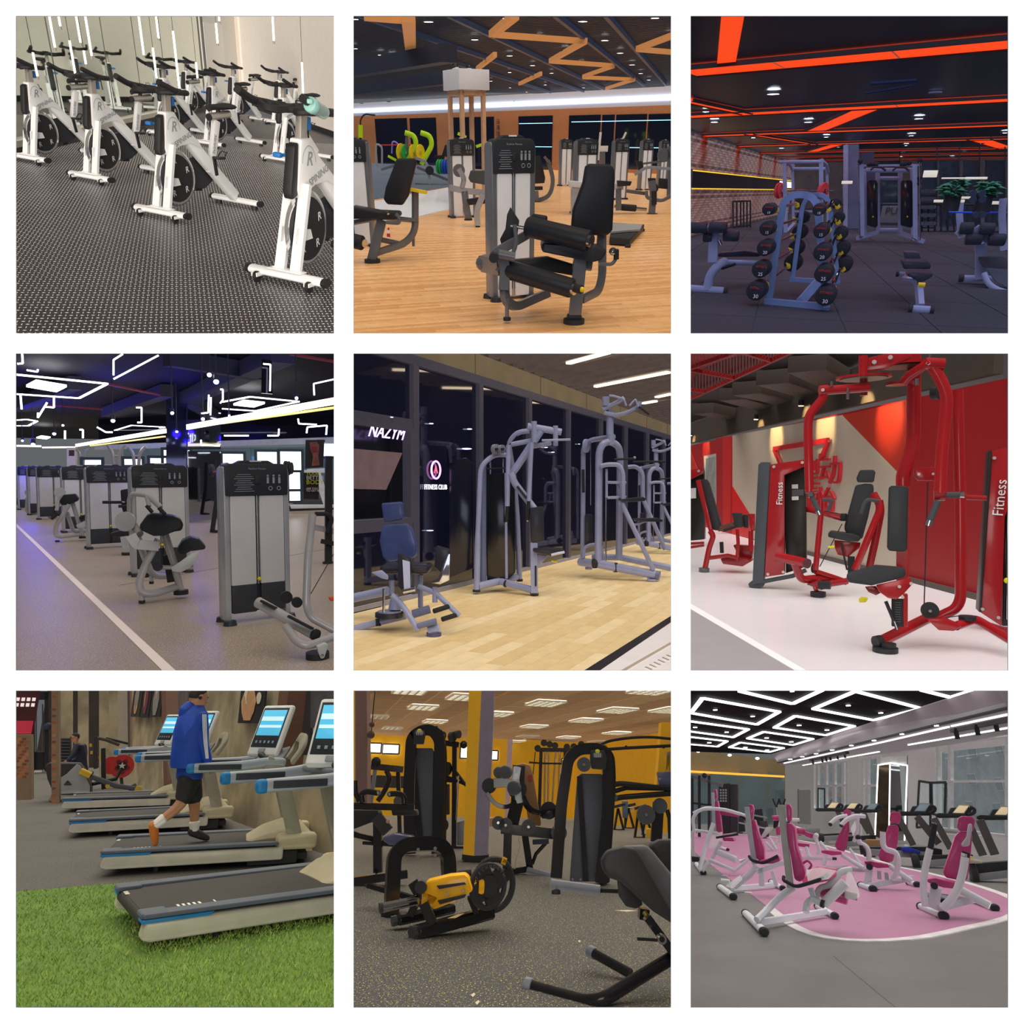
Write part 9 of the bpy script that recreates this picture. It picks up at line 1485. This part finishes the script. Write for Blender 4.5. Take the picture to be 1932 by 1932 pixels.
 t.T('arm_bar',[(190,905,.2),(320,885,.2)],6,KB);t.Q('wrapped_pad',[(215,735,.6),(330,760,.6),(325,785,.6),(215,770,.6)],.1,PK,.012);t.C('grip',(330,775,.5),(375,800,.5),10,KB);t.Q('film',[(140,890),(225,870),(225,970),(150,970)],.05,FL,.01,.4);t.Q('foot_cap',[(45,1015),(90,1020),(88,1045),(48,1048)],.1,KB,.01)
 # back row of pink pieces
 t=thing(R,'leg_press','pale board and pink rollers of a leg machine in the middle distance','gym machine',560,985);t.Q('foot_board',[(445,915),(485,842),(530,845),(478,900)],.03,mat('board_pale','#c8c8c4',.5),.004);t.Q('foot_board',[(315,1000),(400,985),(385,1010),(325,1018)],.2,mat('board_pale','#c8c8c4',.5),.004,.1);t.T('leg',[(500,900),(545,975)],8,W);t.T('leg',[(480,930),(560,1010)],8,W);t.C('roller',(520,790,.3),(565,790,.3),13,PK,pad=True);t.T('arch',[(535,945,.2),(565,920,.2),(560,860,.2),(570,800,.2),(680,800,.3)],8,W,20);t.Q('pad',[(540,845),(565,840),(568,890),(545,890)],.1,PK,.01);t.C('black_roller',(545,820,.4),(610,830,.4),14,KB,pad=True);t.T('rear_bar',[(580,975,.3),(700,980,.4)],7,W)
 t=thing(R,'abdominal_machine','pink-padded machine with white jointed arms left of the white-armed pink chair','gym machine',760,1035);t.C('roller',(665,865,.2),(715,870,.2),16,PK,pad=True);t.Q('pad',[(715,870),(765,885),(755,912),(712,895)],.15,PK,.012);t.T('arm',[(770,890),(800,985),(780,1000)],8,W,12);t.T('arm',[(655,845,.3),(700,860,.2)],8,W);t.Q('seat',[(665,935),(740,945),(735,965),(670,955)],.25,PK,.012,.2);t.S('base',[(700,1022),(880,1030)],12,.06,W);t.C('end_cap',(875,1030),(900,1032),9,KB);t.T('post',[(720,960,.1),(740,1020,0)],9,W);t.T('post',[(800,930,.1),(860,1000,0)],9,W);t.B('joint',(780,892),12,W)
 # chair with curved white arms
 t=thing(R,'shoulder_press','pink chair with two curved white overhead arms before the treadmills','gym machine',930,1105)
 feet(t,((860,1085,'f',.04),(1075,1092,'f',.05),12),((800,1095,.2),(840,1090,.2),10));t.Q('head_pad',[(940,745),(962,738),(985,748),(985,785),(962,800),(940,785)],.1,PK,.015,.3,seg=3);t.Q('back_pad',[(945,800),(972,800),(975,860),(960,950),(945,988),(900,975),(888,950),(905,900),(928,860)],.12,PK,.02,.3,seg=3);t.Q('seat',[(808,982),(830,978),(925,990),(930,1005),(870,1010),(810,995)],.25,PK,.012,.1)
 t.T('arm',[(860,825,.1),(900,785,.2),(960,775,.3)],9,W,30);t.T('arm',[(925,832,.1),(960,795,.15),(1010,775,.2),(1065,780,.3)],10,W,30);t.B('arm_tip',(862,826,.1),10,KB);t.B('arm_tip',(927,832,.1),10,KB);t.T('rear_post',[(1025,780,.4),(1020,860,.4),(1000,930,.4)],8,W);t.T('seat_post',[(835,1005,.1),(822,1070,.1)],9,W);t.T('strut',[(930,1005,.2),(1000,1050,.1),(1060,1085,0)],10,W);t.S('spine',[(830,1080,0),(960,1075,.2)],12,.06,W);t.T('brace',[(975,970,.3),(1040,1060,.1)],7,W);t.Q('film',[(980,850,.2),(1010,800,.2),(1015,850,.2),(995,900,.2)],.05,FL,.01)
 # pec machine with bent arms
 t=thing(R,'chest_fly','pink chair with two bent white arms ending in black grips','gym machine',1110,1215)
 feet(t,((1045,1185,'f',.04),(1110,1205,'f',.05),17),((1330,1170,'f',.05),(1370,1180,'f',.05),16));t.Q('head_pad',[(1215,762),(1235,752),(1270,755),(1278,772),(1270,822),(1225,822),(1210,805)],.1,PK,.015,.3,seg=3);t.Q('back_pad',[(1205,832),(1255,830),(1265,850),(1258,940),(1230,1045),(1205,1052),(1155,1040),(1145,1010),(1175,930),(1195,860)],.12,PK,.02,.3,seg=3);t.Q('seat',[(1062,1045),(1110,1045),(1205,1065),(1212,1082),(1140,1085),(1065,1062)],.3,PK,.015,.1)
 t.T('left_arm',[(1025,905,.1),(1035,940,.1),(1075,955,.1),(1090,1000,.1),(1088,1040,.1)],12,W,25);t.B('arm_tip',(1026,905,.1),14,KB);t.T('right_arm',[(1170,870,-.1),(1172,950,-.1),(1190,975,-.1),(1250,990,-.1),(1262,1040,-.1),(1250,1125,-.05),(1225,1145,0)],13,W,25);t.T('grip',[(1174,865,-.1),(1172,925,-.1)],10,KB);t.T('right_low',[(1225,1145,.1),(1280,1150,.1)],10,W);t.C('pad_roller',(1035,975,.1),(1058,975,.1),22,KB)
 t.S('seat_post',[(1092,1080,.1),(1080,1180,.1)],32,.06,W);t.S('spine',[(1090,1188,0),(1350,1142,.25)],24,.06,W);t.S('adjust_post',[(1148,1100,.1),(1150,1150,.1)],18,.05,GW);t.S('adjust_post',[(1190,1110,.1),(1195,1150,.1)],18,.05,GW);t.T('slant',[(1215,1075,.2),(1340,1160,.1)],12,W);t.D('hub',(1092,1075,.05),15,.06,KB)
 # right press
 t=thing(R,'chest_press','pink chair with long white levers and a wrapped right grip, at the right','gym machine',1530,1392)
 feet(t,((1400,1310,'f',.04),(1525,1362,'f',.05),21),((1720,1275,'f',.05),(1825,1315,'f',.05),19));t.Q('head_pad',[(1615,790),(1640,778),(1700,780),(1715,800),(1705,865),(1625,870),(1608,845)],.12,PK,.02,.35,seg=3);t.Q('back_pad',[(1620,872),(1690,870),(1698,900),(1690,1000),(1670,1150),(1655,1165),(1540,1140),(1525,1110),(1560,1010),(1595,900)],.14,PK,.025,.35,seg=3);t.Q('seat',[(1430,1150),(1480,1142),(1620,1175),(1632,1195),(1615,1208),(1530,1200),(1435,1170)],.35,PK,.02,.1,seg=3)
 t.T('left_lever',[(1447,970,.05),(1420,1080,.05),(1405,1200,.05),(1420,1310,.05)],15,W,40);t.T('left_grip',[(1476,825,.05),(1450,970,.05)],13,KB);t.B('grip_tip',(1477,826,.05),9,CR);t.T('right_lever',[(1657,1000,-.05),(1640,1120,-.05),(1600,1240,-.05),(1520,1322,0)],17,W,60);t.T('grip_ring',[(1660,990,-.05),(1654,1020,-.05)],17,KB);t.Q('wrapped_grip',[(1675,825),(1695,822),(1698,850),(1680,955),(1640,960),(1632,945),(1665,900)],.08,mat('wrap_grey','#a09c9e',.2,alpha=.75),.02,-.1)
 t.S('seat_post',[(1485,1195,.1),(1462,1320,.1)],46,.07,W);t.D('hub',(1472,1188,.05),15,.06,KB);t.S('spine',[(1500,1318,.05),(1720,1262,.3)],30,.07,W);t.T('slant',[(1625,1210,.2),(1800,1305,.1)],18,W);t.T('cross',[(1420,1235,.1),(1620,1265,.2)],12,W);t.T('mid_brace',[(1520,1285,.2),(1700,1265,.3)],16,W);t.B('knob',(1525,1280,.1),12,KB)
 for i,(x,y)in enumerate(((1518,1378),(1115,1216),(1822,1328))):q=Thing(R,'paper_sheet',('orange-brown scrap under the front foot of the right press','blue scrap under the foot of the bent-arm chair','white card under the rear foot of the right press')[i],'paper',R.F(x,y));s_=R.m(26,q.base.y);q.solo(bev(prism([(-s_,-.06,.013),(s_,-.04,.013),(s_*.9,.08,.013),(-s_*.8,.07,.013)],(0,0,.006)),.001,1),mat(('scrap_rust','scrap_blue','scrap_white')[i],('#a8703c','#2c4c9c','#dcdcdc')[i],.7))
 t=thing(R,'cardboard_box','small open brown carton beside the mirrored column','box',1122,985);t.add('carton',rb(t.c((1122,945)),(t.m(74),.4,t.m(44)),.01),mat('cardboard','#a17850',.8,var=.15,scale=5));t.add('flap',box(t.c((1100,924,-.1)),(t.m(34),.12,.01)),mat('cardboard_flap','#b78c60',.8))
 t=Thing(R,'blue_basket','blue perforated plastic basket lying on the treadmill belt right of the column','basket',R.P(1325,985,R.F(1500,1080).y-.2));t.Q('rim',[(1282,962),(1320,960),(1392,985),(1390,1000),(1282,985)],.25,mat('basket_blue','#2038a8',.45),.01);t.Q('body',[(1288,972),(1385,990),(1380,1000),(1290,992)],.2,mat('basket_blue_dark','#182a80',.5),.005,-.03)
 t=Thing(R,'shoe_pair','pale shoe resting on the nearest treadmill beside the yellow cloth','shoe',R.P(1705,1045,R.F(1850,1168).y-.15));t.solo(bev(loft([((-.12,0,0),(0,.04,0),(0,0,.035)),((-.04,0,.01),(0,.05,0),(0,0,.05)),((.08,0,0),(0,.045,0),(0,0,.03)),((.14,0,-.01),(0,.03,0),(0,0,.02))],10),.004),mat('shoe_pale','#b9b49c',.7))
 t=Thing(R,'yellow_cloth','small yellow cloth tucked at the nearest treadmill','cloth',R.P(1690,1030,R.F(1850,1168).y-.12));t.solo(rb((0,0,0),(.08,.1,.1),.03),mat('cloth_yellow','#d8c43c',.8))
 R.sun(4.6,'#fff6f4',(.1,.2,1),80);R.sun(4.2,'#eef2f4',(.9,-.6,.6),120);R.sun(2.6,'#ffffff',(-.3,-1,.4),150);R.sun(1.8,'#f4eef0',(0,-.6,-1),120)  # final upward fill added in place of bounce under the white ceiling
room9()

# ---------------- mount board, partitions between the rooms, light groups ----------------
BD=3.0
def bp(px,py,y=BD):return((px-966)/966*T*y,y,(966-py)/966*T*y)
def board():
 xs=[-900,30,630,667,1266,1303,1902,2832];ys=[-900,30,629,667,1265,1303,1901,2832]
 gs=[]
 for i in range(7):
  for j in range(7):
   if i%2==1 and j%2==1:continue
   a,b=bp(xs[i],ys[j]),bp(xs[i+1],ys[j+1])
   gs.append(box(((a[0]+b[0])/2,BD+.002,(a[2]+b[2])/2),(b[0]-a[0],.004,a[2]-b[2])))
 bc=col_of('mount');o=bpy.data.objects.new('trim_1',to_mesh('trim_1',J(*gs),mat('mount_white','#fbfbfb',.9,var=0),False))
 bc.objects.link(o);o['kind']='structure';o['label']='white board with nine square openings'
 L=bpy.data.lights.new('board_light','SUN');L.energy=4.2;lo=bpy.data.objects.new('board_light',L);C.collection.objects.link(lo)  # added light reaching the board alone, to keep it pure white
 lo.rotation_euler=(pi/2,0,0);lo.light_linking.receiver_collection=bc;lo.light_linking.blocker_collection=bc
board()
def clip_room(R):
 mg=13
 c=[R.dir(R.x0-mg,R.y0-mg),R.dir(R.x1+mg,R.y0-mg),R.dir(R.x1+mg,R.y1+mg),R.dir(R.x0-mg,R.y1+mg)]
 mid=R.dir((R.x0+R.x1)/2,(R.y0+R.y1)/2);pl=[]
 for i in range(4):
  n=c[i].cross(c[(i+1)%4]).normalized()
  if n.dot(mid)<0:n=-n
  pl.append(n)
 pl.append(None)
 done={}
 bpy.context.view_layer.update()
 gone=set()
 for o in R.objs:
  if o.type!='MESH':continue
  W=o.matrix_world;bb=[W@V(b)for b in o.bound_box];cut=[];out=False
  for n in pl:
   ds=[(n.dot(b)if n is not None else b.y-BD-.03)for b in bb]
   if max(ds)<0:out=True;break
   if min(ds)<0:cut.append(n)
  if not out and not cut:continue
  if not out:
   bm=bmesh.new();bm.from_mesh(o.data);Wi=W.inverted();Wt=W.transposed().to_3x3()
   for n in cut:
    nn=n if n is not None else V((0,1,0));co=Wi@(V((0,0,0))if n is not None else V((0,BD+.03,0)))
    bmesh.ops.bisect_plane(bm,geom=list(bm.verts)+list(bm.edges)+list(bm.faces),dist=1e-5,plane_co=co,plane_no=Wt@nn,clear_inner=True)
   if len(bm.faces)==0:out=True
   else:
    me=o.data.copy()if o.data.users>1 else o.data;bm.to_mesh(me);o.data=me
   bm.free()
  if out:gone.add(o)
 # drop what is wholly outside the opening, children first
 def depth(o):return 0 if not o.parent else 1+depth(o.parent)
 for o in sorted(gone,key=lambda o:-depth(o)):
  if any(ch not in gone for ch in o.children):
   e=o;e.data=bpy.data.meshes.new('empty_'+o.name);continue
  R.objs.remove(o)
 gl=[o for o in gone if o not in R.objs]
 for o in sorted(gl,key=lambda o:-depth(o)):bpy.data.objects.remove(o)
 for o in list(R.objs):
  if o.type=='EMPTY' and not o.children:R.objs.remove(o);bpy.data.objects.remove(o)
 # partition panels: added unseen sides that keep each room's light in and give bounce
 far=getattr(R,'far',40);pm=mat('partition_'+R.name,getattr(R,'shell','#808080'),.95,var=0)
 mg=16
 c=[R.dir(R.x0-mg,R.y0-mg),R.dir(R.x1+mg,R.y0-mg),R.dir(R.x1+mg,R.y1+mg),R.dir(R.x0-mg,R.y1+mg)]
 for i in range(4):
  a,b=c[i],c[(i+1)%4];n=a.cross(b).normalized()
  if n.dot(mid)>0:n=-n
  y0=BD+.006
  g=[a*y0,b*y0,b*far,a*far,a*y0+n*.004,b*y0+n*.004,b*far+n*.004,a*far+n*.004],[(0,1,2,3),(7,6,5,4),(0,4,5,1),(2,6,7,3)]
  o=bpy.data.objects.new('trim_%d'%(i+2),to_mesh('partition',g,pm,False));col_of(R.name+'_shell').objects.link(o)
  o['kind']='structure';o['label']='unseen light-sealing panel added behind the white board'
 rec=bpy.data.collections.new(R.name+'_lit')
 for cc in(R.fl,R.things,col_of(R.name+'_shell')):rec.children.link(cc)
 for L in getattr(R,'lights',[]):
  L.light_linking.receiver_collection=rec;L.light_linking.blocker_collection=R.things
for R in ROOMS:clip_room(R)
# look-alikes in one room: say which one by its row and its place in the row
ORD=['first','second','third','fourth','fifth','sixth','seventh','eighth','ninth','tenth','eleventh','twelfth']
bpy.context.view_layer.update()
for R in ROOMS:
 by={}
 for o in R.objs:
  if not o.parent and o.get('category'):by.setdefault(o['label'],[]).append(o)
 for lb,os_ in by.items():
  if len(os_)<2:continue
  def scr(o):
   q=o.matrix_world.translation;return q.x/q.y,-q.z/q.y
  os_.sort(key=lambda o:scr(o)[1]);k=max(3,min(8,round(len(os_)**.5+.5)))
  rows=[os_[i:i+k]for i in range(0,len(os_),k)]
  for r,row in enumerate(rows):
   row.sort(key=lambda o:scr(o)[0])
   for c,o in enumerate(row):o['label']=lb+(', %s row down'%ORD[r]if len(rows)>1 else '')+', %s from left'%ORD[c]
